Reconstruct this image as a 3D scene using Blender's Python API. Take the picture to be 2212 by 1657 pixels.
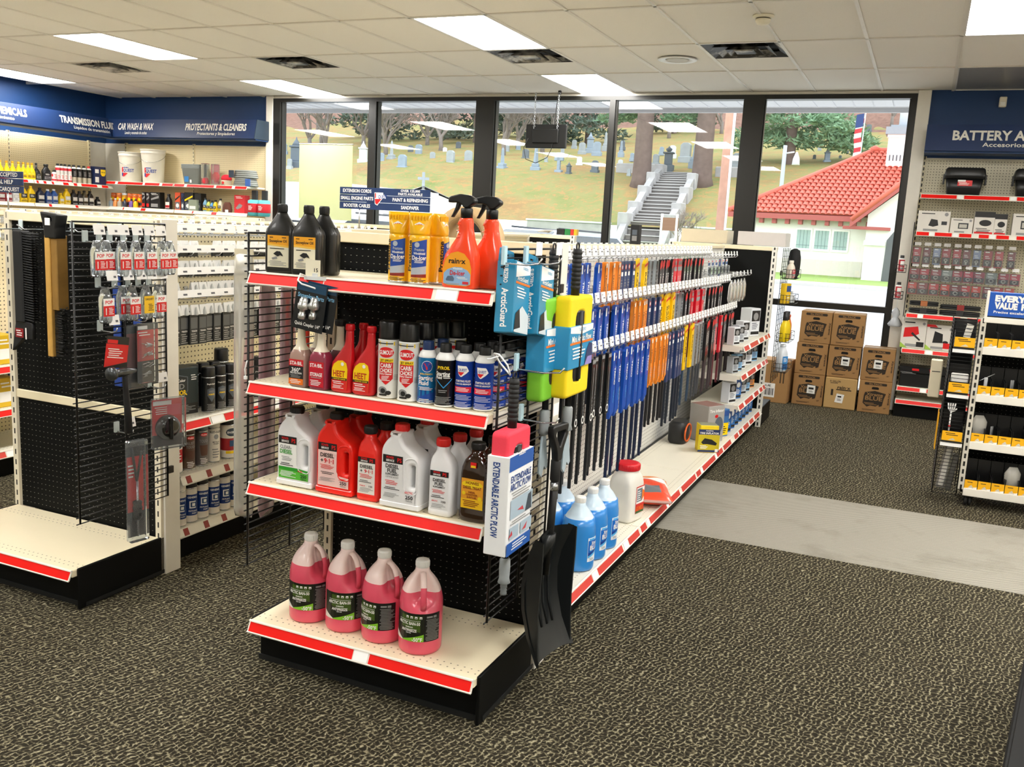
import bpy, math, random
from mathutils import Vector, Matrix
random.seed(11)
for o in list(bpy.data.objects): bpy.data.objects.remove(o)
scene = bpy.context.scene
COL = scene.collection
PI = math.pi
rad = math.radians

# ------------------------------------------------------------------ camera
CAM_YAW, CAM_PITCH, CAM_ROLL = 0.41193, -0.17013, -0.05255
cam = bpy.data.cameras.new('camera'); cam.sensor_width = 36.0; cam.lens = 1987.7/2212*36.0
cam.clip_start = 0.05; cam.clip_end = 900
camo = bpy.data.objects.new('camera', cam); COL.objects.link(camo)
_cy, _sy, _cp, _sp = math.cos(CAM_YAW), math.sin(CAM_YAW), math.cos(CAM_PITCH), math.sin(CAM_PITCH)
_F = Vector((-_sy*_cp, _cy*_cp, _sp)); _R0 = Vector((_cy, _sy, 0)); _D0 = _F.cross(_R0)
_R = _R0*math.cos(CAM_ROLL)+_D0*math.sin(CAM_ROLL); _D = -_R0*math.sin(CAM_ROLL)+_D0*math.cos(CAM_ROLL)
camo.matrix_world = Matrix(((_R.x, -_D.x, -_F.x, 0), (_R.y, -_D.y, -_F.y, 0), (_R.z, -_D.z, -_F.z, 1.6), (0, 0, 0, 1)))
scene.camera = camo

# ------------------------------------------------------------------ world, exposure
LIGHT_E = 16.5          # emission of the ceiling troffers
SKY_E = 2.05
w = bpy.data.worlds.new('overcast_sky'); scene.world = w; w.use_nodes = True
bg = w.node_tree.nodes['Background']; bg.inputs[0].default_value = (0.90, 0.95, 1.0, 1); bg.inputs[1].default_value = SKY_E
vs = scene.view_settings
vs.view_transform = 'Standard'; vs.look = 'None'; vs.gamma = 1.0; vs.exposure = 0.80; vs.use_curve_mapping = False

# ------------------------------------------------------------------ materials
def lin(c): return c/12.92 if c <= 0.04045 else ((c+0.055)/1.055)**2.4
def C(h):
    h = h.lstrip('#'); return tuple(lin(int(h[i:i+2], 16)/255) for i in (0, 2, 4))+(1,)
MATS = {}
class NT:
    def __init__(s, m): s.t = m.node_tree; s.p = s.t.nodes['Principled BSDF']
    def n(s, typ, **kw):
        x = s.t.nodes.new(typ)
        for k, v in kw.items(): setattr(x, k, v)
        return x
    def l(s, a, b): s.t.links.new(a, b)
    def math(s, op, a, b=None, c=None):
        x = s.n('ShaderNodeMath', operation=op)
        for i, q in enumerate((a, b, c)):
            if q is None: continue
            if isinstance(q, (int, float)): x.inputs[i].default_value = q
            else: s.l(q, x.inputs[i])
        return x.outputs[0]
    def mix(s, fac, a, b):
        x = s.n('ShaderNodeMix', data_type='RGBA')
        if isinstance(fac, (int, float)): x.inputs[0].default_value = fac
        else: s.l(fac, x.inputs[0])
        for i, q in ((6, a), (7, b)):
            if isinstance(q, tuple): x.inputs[i].default_value = q
            else: s.l(q, x.inputs[i])
        return x.outputs[2]
    def coord(s): return s.n('ShaderNodeTexCoord').outputs['Object']
    def sep(s, v):
        x = s.n('ShaderNodeSeparateXYZ'); s.l(v, x.inputs[0]); return x.outputs
    def noise(s, scale, detail=2, vec=None, rough=.5, dist=0):
        x = s.n('ShaderNodeTexNoise'); x.inputs['Scale'].default_value = scale; x.inputs['Detail'].default_value = detail
        x.inputs['Roughness'].default_value = rough; x.inputs['Distortion'].default_value = dist
        if vec is not None: s.l(vec, x.inputs['Vector'])
        return x.outputs['Fac']
    def ramp(s, fac, stops):
        x = s.n('ShaderNodeValToRGB'); e = x.color_ramp.elements
        while len(e) < len(stops): e.new(0.5)
        for i, (p, c) in enumerate(stops): e[i].position = p; e[i].color = c
        s.l(fac, x.inputs[0]); return x.outputs[0]
    def bump(s, h, strength=.3, dist=.002):
        b = s.n('ShaderNodeBump'); b.inputs['Strength'].default_value = strength; b.inputs['Distance'].default_value = dist
        s.l(h, b.inputs['Height']); s.l(b.outputs[0], s.p.inputs['Normal'])
def raw(name):
    m = bpy.data.materials.new(name); m.use_nodes = True; MATS[name] = m; return m, NT(m)
def mat(name, col, rough=.45, metal=0, spec=.5, var=.06, vs=14, trans=0, sss=0, emit=0, coat=0, bump=0, bs=200, alpha=1):
    if name in MATS: return MATS[name]
    m, t = raw(name); p = t.p; c = C(col)
    p.inputs['Roughness'].default_value = rough; p.inputs['Metallic'].default_value = metal
    p.inputs['Specular IOR Level'].default_value = spec
    p.inputs['Coat Weight'].default_value = coat
    if trans: p.inputs['Transmission Weight'].default_value = trans
    if alpha < 1: p.inputs['Alpha'].default_value = alpha
    if sss:
        p.inputs['Subsurface Weight'].default_value = sss; p.inputs['Subsurface Radius'].default_value = (.03, .03, .03); p.inputs['Subsurface Scale'].default_value = .4
    co = t.coord()
    nz = t.noise(vs, 3, co)
    a = tuple(max(0, x*(1-var)) for x in c[:3])+(1,); b = tuple(min(1, x*(1+var)) for x in c[:3])+(1,)
    t.l(t.mix(nz, a, b), p.inputs['Base Color'])
    if bump: t.bump(t.noise(bs, 2, co), bump)
    if emit:
        p.inputs['Emission Color'].default_value = c; p.inputs['Emission Strength'].default_value = emit
    return m
def K(col, rough=.45, **kw):      # plain coloured plastic / ink keyed by its colour
    return mat('plastic_%s_%d%s' % (col.lstrip('#'), int(rough*100), ''.join(k[0]+str(v) for k, v in kw.items())), col, rough, **kw)

def peg_mat(name, base, hole, axes, pitch=.0254, r=.0034, rough=.45, z0=-9, z1=9, lightrim=None):
    if name in MATS: return MATS[name]
    m, t = raw(name); s = t.sep(t.coord()); u, v = s[axes[0]], s[axes[1]]
    def cell(q):
        a = t.math('DIVIDE', q, pitch); f = t.math('FRACT', a); f = t.math('SUBTRACT', f, .5); return t.math('MULTIPLY', f, pitch)
    cu, cv = cell(u), cell(v)
    d = t.math('SQRT', t.math('ADD', t.math('MULTIPLY', cu, cu), t.math('MULTIPLY', cv, cv)))
    mask = t.math('LESS_THAN', d, r)
    col = t.mix(t.noise(6, 3), tuple(x*.94 for x in C(base)[:3])+(1,), C(base))
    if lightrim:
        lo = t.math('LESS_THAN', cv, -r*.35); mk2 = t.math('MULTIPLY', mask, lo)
        hc = t.mix(mk2, C(hole), C(lightrim))  # crescent of light at the hole's lower edge, painted into the colour
    else: hc = C(hole)
    t.l(t.mix(mask, col, hc), t.p.inputs['Base Color']); t.p.inputs['Roughness'].default_value = rough
    h = t.math('SUBTRACT', 1.0, mask); t.bump(h, .5, .002)
    if lightrim: t.p.inputs['Specular IOR Level'].default_value = .12
    return m
def slot_mat(name, base, hole, ax, pitch=.0254, lo=.28, hi=.72, axw=None, w=.005, rough=.45, off=0):
    if name in MATS: return MATS[name]
    m, t = raw(name); s = t.sep(t.coord())
    f = t.math('FRACT', t.math('DIVIDE', s[ax], pitch))
    mk = t.math('MULTIPLY', t.math('GREATER_THAN', f, lo), t.math('LESS_THAN', f, hi))
    if axw is not None: mk = t.math('MULTIPLY', mk, t.math('LESS_THAN', t.math('ABSOLUTE', t.math('SUBTRACT', s[axw], off)), w))
    t.l(t.mix(mk, C(base), C(hole)), t.p.inputs['Base Color']); t.p.inputs['Roughness'].default_value = rough
    t.bump(t.math('SUBTRACT', 1.0, mk), .5, .002)
    return m

def carpet_mat():
    m, t = raw('carpet_loop_pile'); co = t.coord()
    def waves(ang, sc, dist):
        mp = t.n('ShaderNodeMapping'); mp.inputs['Rotation'].default_value = (0, 0, ang); t.l(co, mp.inputs[0])
        wv = t.n('ShaderNodeTexWave'); wv.inputs['Scale'].default_value = sc; wv.inputs['Distortion'].default_value = dist
        wv.inputs['Detail'].default_value = 1.5; wv.inputs['Detail Scale'].default_value = 1.6; t.l(mp.outputs[0], wv.inputs[0]); return wv.outputs['Fac']
    a = waves(.25, 17, 7.5); b = waves(1.75, 15, 7.5)
    d = t.math('MAXIMUM', t.math('POWER', a, 2.2), t.math('MULTIPLY', t.math('POWER', b, 3.0), .8))
    fine = t.noise(420, 2, co)
    brk = t.noise(70, 2, co, .6)
    d = t.math('MULTIPLY', d, t.math('MINIMUM', 1.0, t.math('MAXIMUM', .48, t.math('MULTIPLY', t.math('SUBTRACT', brk, .30), 4.0))))
    big = t.noise(1.3, 3, co)
    d = t.math('ADD', t.math('MULTIPLY', d, .85), t.math('MULTIPLY', t.math('SUBTRACT', fine, .5), .55))
    col = t.ramp(d, [(.14, C('#242016')), (.40, C('#474132')), (.66, C('#8b8469')), (.95, C('#bfb79c'))])
    col = t.mix(t.math('MULTIPLY', t.math('SUBTRACT', big, .35), .45), col, C('#4b463a'))
    # the plainer woven strip across the aisle
    s = t.sep(co)
    mk = t.math('MULTIPLY', t.math('GREATER_THAN', s[1], 4.80), t.math('LESS_THAN', s[1], 5.98))
    wv = t.n('ShaderNodeTexWave'); wv.inputs['Scale'].default_value = 30; wv.inputs['Distortion'].default_value = 1.0
    mp = t.n('ShaderNodeMapping'); mp.inputs['Rotation'].default_value = (0, 0, .9); t.l(co, mp.inputs[0]); t.l(mp.outputs[0], wv.inputs[0])
    st = t.ramp(t.math('ADD', t.math('MULTIPLY', wv.outputs['Fac'], .55), t.math('MULTIPLY', t.noise(300, 2, co), .45)), [(.2, C('#6f6c64')), (.8, C('#bab5a8'))])
    spots = t.ramp(t.noise(2.4, 5, co, .65), [(.30, C('#8f8878')), (.48, (1, 1, 1, 1))])
    mm = t.n('ShaderNodeMix', data_type='RGBA', blend_type='MULTIPLY'); mm.inputs[0].default_value = .30
    t.l(st, mm.inputs[6]); t.l(spots, mm.inputs[7])
    t.l(t.mix(mk, col, mm.outputs[2]), t.p.inputs['Base Color'])
    t.p.inputs['Roughness'].default_value = .95; t.p.inputs['Specular IOR Level'].default_value = .15
    hh = t.mix(mk, d, t.math('MULTIPLY', wv.outputs['Fac'], .3)); t.bump(hh, .9, .006)
    return m
def tile_mat():
    m, t = raw('ceiling_tile_mineral'); co = t.coord()
    n1 = t.noise(260, 3, co, .7); n2 = t.noise(1.2, 2, co)
    c = t.mix(t.math('MULTIPLY', n2, .25), C('#f0ede6'), C('#e3ded2'))
    c = t.mix(t.math('LESS_THAN', n1, .36), c, C('#c3beb3'))
    t.l(c, t.p.inputs['Base Color']); t.p.inputs['Roughness'].default_value = .92; t.p.inputs['Specular IOR Level'].default_value = .2
    t.bump(n1, .35, .002); return m
def glass_mat():
    m, t = raw('window_glass'); nt = t.t
    tr = t.n('ShaderNodeBsdfTransparent'); tr.inputs[0].default_value = (.93, .96, .95, 1)
    gl = t.n('ShaderNodeBsdfGlossy'); gl.inputs['Roughness'].default_value = .0; gl.inputs[0].default_value = (1, 1, 1, 1)
    fr = t.n('ShaderNodeFresnel'); fr.inputs[0].default_value = 1.52
    f2 = t.math('MINIMUM', t.math('MULTIPLY', fr.outputs[0], 1.35), 1.0)
    mx = t.n('ShaderNodeMixShader'); t.l(f2, mx.inputs[0]); t.l(tr.outputs[0], mx.inputs[1]); t.l(gl.outputs[0], mx.inputs[2])
    t.l(mx.outputs[0], nt.nodes['Material Output'].inputs[0]); return m
def film_mat(name, tint, opac, rough=.15, body=None):     # clear blister / bag plastic: mostly see-through with a sheen
    if name in MATS: return MATS[name]
    m, t = raw(name)
    tr = t.n('ShaderNodeBsdfTransparent'); tr.inputs[0].default_value = C(tint)
    gl = t.n('ShaderNodeBsdfGlossy'); gl.inputs['Roughness'].default_value = rough; gl.inputs[0].default_value = (1, 1, 1, 1)
    df = t.n('ShaderNodeBsdfDiffuse'); df.inputs[0].default_value = C(body or tint)
    fr = t.n('ShaderNodeFresnel'); fr.inputs[0].default_value = 1.45
    m1 = t.n('ShaderNodeMixShader'); m1.inputs[0].default_value = opac; t.l(tr.outputs[0], m1.inputs[1]); t.l(df.outputs[0], m1.inputs[2])
    m2 = t.n('ShaderNodeMixShader'); t.l(fr.outputs[0], m2.inputs[0]); t.l(m1.outputs[0], m2.inputs[1]); t.l(gl.outputs[0], m2.inputs[2])
    t.l(m2.outputs[0], t.t.nodes['Material Output'].inputs[0]); return m

M_CREAM = mat('shelf_cream', '#efe3c2', .42)
M_CREAM2 = mat('shelf_white', '#ece8dc', .42)
M_BLACK = mat('steel_black', '#080909', .5, spec=.18)
M_WIRE = mat('wire_black', '#0b0b0b', .35)
M_CHROME = mat('wire_chrome', '#c9ccd0', .25, metal=.9)
M_RED = mat('price_strip_red', '#ea140a', .42, spec=.25)
M_RED2 = mat('price_strip_red_aged', '#d23f38', .35, coat=.2)
M_DKRED = mat('price_strip_dark_red', '#8c1d18', .4)
M_WHITE = mat('paper_white', '#f2f1ec', .6)
M_TAG = mat('price_tag_white', '#f7f7f5', .4)
M_TAGINK = mat('price_ink', '#5d5d63', .6)
M_NAVY = mat('sign_navy', '#17305c', .40)
M_BLUEWALL = mat('wall_navy_paint', '#123a6b', .55)
M_SIGNTXT = mat('sign_letter_cream', '#e8e6dc', .5)
M_FRAME = mat('window_frame_dark_bronze', '#171612', .35)
M_DARKPLASTIC = mat('plastic_black', '#101112', .38)
M_RUBBER = mat('rubber_black', '#161718', .6)
M_CARPET = carpet_mat(); M_TILE = tile_mat(); M_GLASS = glass_mat()
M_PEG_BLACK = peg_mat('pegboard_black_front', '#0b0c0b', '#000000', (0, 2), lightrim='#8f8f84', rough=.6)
M_PEG_CREAM_X = peg_mat('pegboard_cream_front', '#ead9ae', '#8c7a52', (0, 2))
M_PEG_CREAM_Y = peg_mat('pegboard_cream_side', '#e9dcb6', '#4a4030', (1, 2), r=.0042)
M_PEG_WHITE_Y = peg_mat('pegboard_white_side', '#e6e6e2', '#5a5a58', (1, 2), r=.0042)
M_PEG_GREY_X = peg_mat('pegboard_tan_front', '#cfc8ae', '#3a3528', (0, 2), r=.0040)
M_SLOT_Z = slot_mat('upright_slotted_cream', '#e8dfc8', '#14130f', 2, .05, .3, .8, 0, .0042)
M_SLOT_ZW = slot_mat('upright_slotted_white', '#e9e6dc', '#14130f', 2, .05, .2, .8, 1, .004)
M_SLOT_ZX = slot_mat('upright_slotted_white_front', '#e9e6dc', '#14130f', 2, .05, .2, .8, 0, .006)
M_DECK = M_CREAM
M_CLEAR = film_mat('clear_blister', '#eef3f5', .10, .08)
M_CLEARPINK = film_mat('clear_pink_bag', '#fdf6f8', .5, .15, '#d9b4bd')
M_CLEARBAG = film_mat('clear_bag', '#f6f6f4', .38, .25, '#e9e5da')

# ------------------------------------------------------------------ geometry helpers
TXT = {}
def text_geo(s, bold=0.0):
    k = (s, bold)
    if k in TXT: return TXT[k]
    cu = bpy.data.curves.new('t', 'FONT'); cu.body = s; cu.size = 1; cu.resolution_u = 2; cu.offset = bold; cu.fill_mode = 'FRONT'
    ob = bpy.data.objects.new('t', cu); me = ob.to_mesh()
    v = [(a.co.x, a.co.y) for a in me.vertices]; f = [tuple(p.vertices) for p in me.polygons]
    ob.to_mesh_clear(); bpy.data.objects.remove(ob); bpy.data.curves.remove(cu)
    if not v: v = [(0, 0)]
    x0 = min(a[0] for a in v); x1 = max(a[0] for a in v)
    TXT[k] = ([(a[0]-x0, a[1]) for a in v], f, x1-x0); return TXT[k]
def solid_geo(splines, ext, bev=0.0, res=2, cyclic=True):
    """closed 2-D outlines (with holes) -> a bevelled slab; returns verts in (x, z, y-depth) order and faces"""
    cu = bpy.data.curves.new('s', 'CURVE'); cu.dimensions = '2D'; cu.fill_mode = 'BOTH'
    cu.extrude = max(ext-bev, 0.0001); cu.bevel_depth = bev; cu.bevel_resolution = res; cu.offset = -bev
    for pts in splines:
        sp = cu.splines.new('POLY'); sp.points.add(len(pts)-1); sp.use_cyclic_u = True
        for q, (a, b) in zip(sp.points, pts): q.co = (a, b, 0, 1)
    ob = bpy.data.objects.new('s', cu); me = ob.to_mesh()
    v = [tuple(a.co) for a in me.vertices]; f = [tuple(p.vertices) for p in me.polygons]
    ob.to_mesh_clear(); bpy.data.objects.remove(ob); bpy.data.curves.remove(cu)
    return v, f
def rpoly(pts, r=.005, n=4):
    """round the corners of a polygon; r may be one radius or one per corner"""
    out = []; N = len(pts)
    for i in range(N):
        p = Vector(pts[i]); a = Vector(pts[i-1]); b = Vector(pts[(i+1) % N])
        rr = r[i] if isinstance(r, (list, tuple)) else r
        d1 = (a-p); d2 = (b-p); l1, l2 = d1.length, d2.length
        if rr <= 0: out.append(tuple(p)); continue
        t = min(rr, l1*.48, l2*.48); p1 = p+d1.normalized()*t; p2 = p+d2.normalized()*t
        for k in range(n+1):
            s = k/n; q = p1*(1-s)**2+p*2*s*(1-s)+p2*s*s; out.append((q.x, q.y))
    return out
def rrect(x0, x1, z0, z1, r, n=3): return rpoly([(x0, z0), (x1, z0), (x1, z1), (x0, z1)], r, n)
def ring(w, d, z, e=2.0, n=24, cx=0, cy=0):
    out = []
    for i in range(n):
        a = 2*PI*i/n; c, s = math.cos(a), math.sin(a); q = 2.0/e
        out.append((cx+w/2*math.copysign(abs(c)**q, c), cy+d/2*math.copysign(abs(s)**q, s), z))
    return out
class MB:
    def __init__(s): s.v = []; s.f = []; s.m = []; s.sm = []
    def add(s, v, f, m=0, smooth=False):
        o = len(s.v); s.v += v; s.f += [tuple(i+o for i in q) for q in f]; s.m += [m]*len(f); s.sm += [smooth]*len(f); return s
    def box(s, x0, x1, y0, y1, z0, z1, m=0):
        v = [(x, y, z) for z in (z0, z1) for y in (y0, y1) for x in (x0, x1)]
        return s.add(v, [(0, 2, 3, 1), (4, 5, 7, 6), (0, 1, 5, 4), (2, 6, 7, 3), (0, 4, 6, 2), (1, 3, 7, 5)], m)
    def cbox(s, x0, x1, y0, y1, z0, z1, c=.003, m=0):
        v = []; idx = {}
        X = (x0, x1); Y = (y0, y1); Z = (z0, z1); sg = (1, -1)
        for i in (0, 1):
            for j in (0, 1):
                for k in (0, 1):
                    for a in range(3):
                        p = [X[i]+sg[i]*c, Y[j]+sg[j]*c, Z[k]+sg[k]*c]; p[a] = (X[i], Y[j], Z[k])[a]
                        idx[(i, j, k, a)] = len(v); v.append(tuple(p))
        f = []
        for a in range(3):
            b, d = (a+1) % 3, (a+2) % 3
            for e in (0, 1):
                q = []
                for (u, w_) in ((0, 0), (1, 0), (1, 1), (0, 1)):
                    t = [0, 0, 0]; t[a] = e; t[b] = u; t[d] = w_; q.append(idx[(t[0], t[1], t[2], a)])
                f.append(tuple(q if e else q[::-1]))
            for u in (0, 1):
                for w_ in (0, 1):
                    q = []
                    t0 = [0, 0, 0]; t1 = [0, 0, 0]; t0[a] = 0; t1[a] = 1
                    for t in (t0, t1): t[b] = u; t[d] = w_
                    q = [idx[(*t0, b)], idx[(*t1, b)], idx[(*t1, d)], idx[(*t0, d)]]
                    f.append(tuple(q if (u ^ w_) else q[::-1]))
        for i in (0, 1):
            for j in (0, 1):
                for k in (0, 1):
                    q = [idx[(i, j, k, a)] for a in range(3)]
                    f.append(tuple(q if (i+j+k) % 2 else q[::-1]))
        return s.add(v, f, m)
    def loft(s, rings, m=0, caps=True, smooth=True, mats=None):
        n = len(rings[0]); v = [p for r in rings for p in r]; o = len(s.v); s.v += v
        for i in range(len(rings)-1):
            mm = mats[i] if mats else m
            for k in range(n):
                a, b = o+i*n+k, o+i*n+(k+1) % n
                s.f.append((a, b, b+n, a+n)); s.m.append(mm); s.sm.append(smooth)
        if caps:
            s.f.append(tuple(o+k for k in range(n))[::-1]); s.m.append(mats[0] if mats else m); s.sm.append(False)
            s.f.append(tuple(o+(len(rings)-1)*n+k for k in range(n))); s.m.append(mats[-1] if mats else m); s.sm.append(False)
        return s
    def lathe(s, prof, n=24, m=0, cx=0, cy=0, caps=True, mats=None, smooth=True):
        return s.loft([ring(2*r, 2*r, z, 2, n, cx, cy) for r, z in prof], m, caps, smooth, mats)
    def tube(s, pts, r, n=6, m=0, closed=False, caps=True):
        P = [Vector(p) for p in pts]; N = len(P); rings = []; up = None
        for i, p in enumerate(P):
            if closed: d = (P[(i+1) % N]-P[i-1])
            else: d = (P[min(i+1, N-1)]-P[max(i-1, 0)])
            d.normalize()
            if up is None: up = Vector((0, 0, 1)) if abs(d.z) < .9 else Vector((1, 0, 0))
            a = d.cross(up)
            if a.length < 1e-5: a = d.orthogonal()
            a.normalize(); b = a.cross(d); b.normalize(); up = b
            rr = r[i] if isinstance(r, (list, tuple)) else r
            rings.append([tuple(p+a*rr*math.cos(2*PI*k/n)+b*rr*math.sin(2*PI*k/n)) for k in range(n)])
        if closed: rings.append(rings[0])
        return s.loft(rings, m, caps and not closed, True)
    def flat(s, pts, m=0):
        return s.add([tuple(p) for p in pts], [tuple(range(len(pts)))], m)
    def solid(s, splines, ext, bev, y=0, m=0, res=2, smooth=True, xf=None):
        v, f = solid_geo(splines, ext, bev, res)
        v = [(a, y-c, b) for a, b, c in v]
        if xf: v = [xf(p) for p in v]
        return s.add(v, f, m, smooth)
    def panel(s, x0, x1, z0, z1, y, m=0, t=.0006):        # thin raised print panel facing -Y
        return s.box(x0, x1, y-t, y, z0, z1, m)
    def text(s, st, size, x, z, y, m=0, al='c', bold=.02, w=None, rot=0, sx=1.0):
        """lettering facing -Y on the plane y; size = cap height; w = squeeze/stretch to this width"""
        v, f, W = text_geo(st, bold); k = size/.72; kx = k*sx
        if w: kx = w/max(W, 1e-6)
        ox = {'c': -W*kx/2, 'l': 0, 'r': -W*kx}[al]
        cr, sr = math.cos(rot), math.sin(rot); out = []
        for a, b in v:
            px, pz = ox+a*kx, b*k-size/2; out.append((x+px*cr-pz*sr, y, z+px*sr+pz*cr))
        return s.add(out, f, m)
    def cyl(s, R, since, cx=0, cy=0):
        """bend everything added since index onto a vertical cylinder (x -> arc length, front = -Y)"""
        for i in range(since, len(s.v)):
            x, y, z = s.v[i]; rr = R-y if y < 0 else R; a = x/R; s.v[i] = (cx+rr*math.sin(a), cy-rr*math.cos(a), z)
        return s
    def arc(s, R, a0, a1, z0, z1, m=0, n=10, cx=0, cy=0):   # label patch on a cylinder, angle 0 = front
        v = []; f = []
        for i in range(n+1):
            a = a0+(a1-a0)*i/n
            for z in (z0, z1): v.append((cx+R*math.sin(a), cy-R*math.cos(a), z))
        for i in range(n): f.append((2*i, 2*i+2, 2*i+3, 2*i+1))
        return s.add(v, f, m, True)
    def xform(s, fn, since=0):
        for i in range(since, len(s.v)): s.v[i] = fn(s.v[i])
        return s
    def rotz(s, a, since=0):
        c, q = math.cos(a), math.sin(a)
        return s.xform(lambda p: (p[0]*c-p[1]*q, p[0]*q+p[1]*c, p[2]), since)
    def move(s, dx, dy, dz, since=0): return s.xform(lambda p: (p[0]+dx, p[1]+dy, p[2]+dz), since)
    def mesh(s, name, mats):
        me = bpy.data.meshes.new(name); me.from_pydata(s.v, [], s.f)
        for m in (mats if isinstance(mats, (list, tuple)) else [mats]): me.materials.append(m)
        me.polygons.foreach_set('material_index', s.m); me.polygons.foreach_set('use_smooth', s.sm); me.update(); return me
CACHE = {}
def part(parent, name, mats, fn, key=None, loc=None, rot=None, label=None, kind=None):
    if key is not None and key in CACHE: me = CACHE[key]
    else:
        b = MB(); fn(b)
        me = b.mesh(name, mats)
        if key is not None: CACHE[key] = me
    o = bpy.data.objects.new(name, me); COL.objects.link(o)
    if parent: o.parent = parent
    if loc: o.location = loc
    if rot is not None: o.rotation_euler = rot if isinstance(rot, tuple) else (0, 0, rot)
    if label: o['label'] = label
    if kind: o['kind'] = kind
    return o
def tag(o, label, cat, group=None):
    o['label'] = label; o['category'] = cat
    if group: o['group'] = group
    return o
def thing(name, label, cat, loc=(0, 0, 0), rotz=0, group=None):
    o = bpy.data.objects.new(name, None); COL.objects.link(o); o.empty_display_size = .05
    o.location = loc; o.rotation_euler = rotz if isinstance(rotz, tuple) else (0, 0, rotz)
    return tag(o, label, cat, group)
def struct(name, mats, fn, label=None, parent=None):
    o = part(parent, name, mats, fn)
    if not parent: o['kind'] = 'structure'
    if label: o['label'] = label
    return o
# ------------------------------------------------------------------ room shell
CEIL = 3.04; WY = 9.74; XL = -10.62; XR = 5.0; YB = -3.6
struct('floor', M_CARPET, lambda b: b.box(XL, XR, YB, WY, -.05, 0), 'brown looped carpet with a plainer grey strip across the aisle')
M_WALLW = mat('wall_white_paint', '#e8e3d6', .6)
M_TRIMW = mat('trim_white_paint', '#ebe7dc', .5)
struct('wall_left', [M_WALLW, M_BLUEWALL], lambda b: (b.box(XL-.15, XL, YB, WY, 0, 2.43, 0), b.box(XL-.15, XL, YB, WY, 2.43, CEIL+.11, 1)))
struct('wall_right', M_WALLW, lambda b: b.box(XR, XR+.15, YB, WY, 0, CEIL+.11))
struct('wall_front', M_WALLW, lambda b: b.box(XL, XR, YB-.15, YB, 0, CEIL+.11))
def f_wall_back(b):
    b.box(XL, -7.81, WY, WY+.2, 0, 2.43, 0); b.box(XL, -7.81, WY, WY+.2, 2.43, CEIL+.11, 1)
    b.box(-.13, XR, WY, WY+.2, 0, 2.43, 0); b.box(-.13, XR, WY, WY+.2, 2.43, CEIL+.11, 1)
    b.box(-7.81, -.13, WY, WY+.2, 0, .10, 0); b.box(-7.81, -.13, WY+.02, WY+.2, 3.012, CEIL+.11, 0)
struct('wall_back', [M_WALLW, M_BLUEWALL], f_wall_back)
struct('trim_1', M_TRIMW, lambda b: b.cbox(-7.81, -7.705, WY-.06, WY+.1, 0, CEIL, .004))
struct('trim_2', M_TRIMW, lambda b: b.cbox(-.245, -.13, WY-.06, WY+.1, 0, CEIL, .004))
struct('trim_3', M_TRIMW, lambda b: b.box(-7.705, -.245, WY-.03, WY+.02, 3.012, CEIL))
struct('baseboard_right', M_DARKPLASTIC, lambda b: b.box(XR-.015, XR, YB, WY, 0, .1))
# windows: dark bronze frames, panes real and reflecting
WIN = [(-7.60, -6.29), (-6.19, -4.86), (-4.63, -3.265), (-3.205, -1.85), (-1.65, -.30)]
FR = [(-7.705, -6.24), (-6.24, -4.745), (-4.745, -3.235), (-3.235, -1.75), (-1.75, -.245)]
for i, ((a, c), (fa, fc)) in enumerate(zip(WIN, FR)):
    e = bpy.data.objects.new('window_%d' % (i+1), None); COL.objects.link(e); e['kind'] = 'structure'
    e['label'] = ['storefront window behind the pale roller poster', 'storefront window facing the small white chapel', 'storefront window behind the hanging monitor', 'storefront window facing the stone steps', 'storefront window facing the red tiled house'][i]
    def ff(b, a=a, c=c, fa=fa, fc=fc):
        b.box(fa, a, WY-.05, WY+.08, .10, 3.012); b.box(c, fc, WY-.05, WY+.08, .10, 3.012)
        b.box(a, c, WY-.05, WY+.08, 2.968, 3.012); b.box(a, c, WY-.05, WY+.08, .10, .16); b.box(a, c, WY-.05, WY+.08, .94, 1.0)
        for x in (a, c-.012): b.box(x, x+.012, WY-.02, WY+.03, .16, 2.968)
    part(e, 'window_frame', M_FRAME, ff)
    part(e, 'pane', M_GLASS, lambda b, a=a, c=c: b.flat([(a, WY+.01, 1.0), (c, WY+.01, 1.0), (c, WY+.01, 2.968), (a, WY+.01, 2.968)]))
    part(e, 'pane', M_GLASS, lambda b, a=a, c=c: b.flat([(a, WY+.01, .16), (c, WY+.01, .16), (c, WY+.01, .94), (a, WY+.01, .94)]))
    part(e, 'window_sill', M_FRAME, lambda b, fa=fa, fc=fc: b.box(fa, fc, WY-.09, WY-.05, .10, .14))

# ------------------------------------------------------------------ ceiling: grid, tiles, troffers
GX, GY, TX, TY = -3.005, 6.07, .61, 1.22
KX = range(-13, 14); KY = range(-8, 3)
ceiling = struct('ceiling', M_WALLW, lambda b: b.box(XL, XR, YB, WY+.02, CEIL+.06, CEIL+.12), 'suspended ceiling of pale mineral tiles in a white grid')
def f_grid(b):
    for k in KX:
        x = GX+k*TX
        if XL < x < XR: b.box(x-.012, x+.012, YB, WY, CEIL-.004, CEIL+.03)
    for k in KY:
        y = GY+k*TY
        if YB < y < WY: b.box(XL, XR, y-.012, y+.012, CEIL-.004, CEIL+.03)
part(ceiling, 'ceiling_grid', mat('ceiling_grid_white', '#dedad0', .5), f_grid)
LIGHTS = []
for kx in (5, -1, -7, 11):
    for ky in (2, 0, -2, -4, -6): LIGHTS.append((kx, ky))
LIGHTS.append((-12, 1)); LIGHTS.append((-12, -1)); LIGHTS.append((-12, -3))
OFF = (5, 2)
DIFF = {(-1, 1): 'soiled', (2, 1): 'clean', (-5, 1): 'mid', (-9, 1): 'soot'}
def f_tile(b): b.cbox(.004, TX-.004, .004, TY-.004, 0, .018, .004)
def f_half(b): b.cbox(.004, TX-.004, TY/2+.004, TY-.004, 0, .018, .004)
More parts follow.
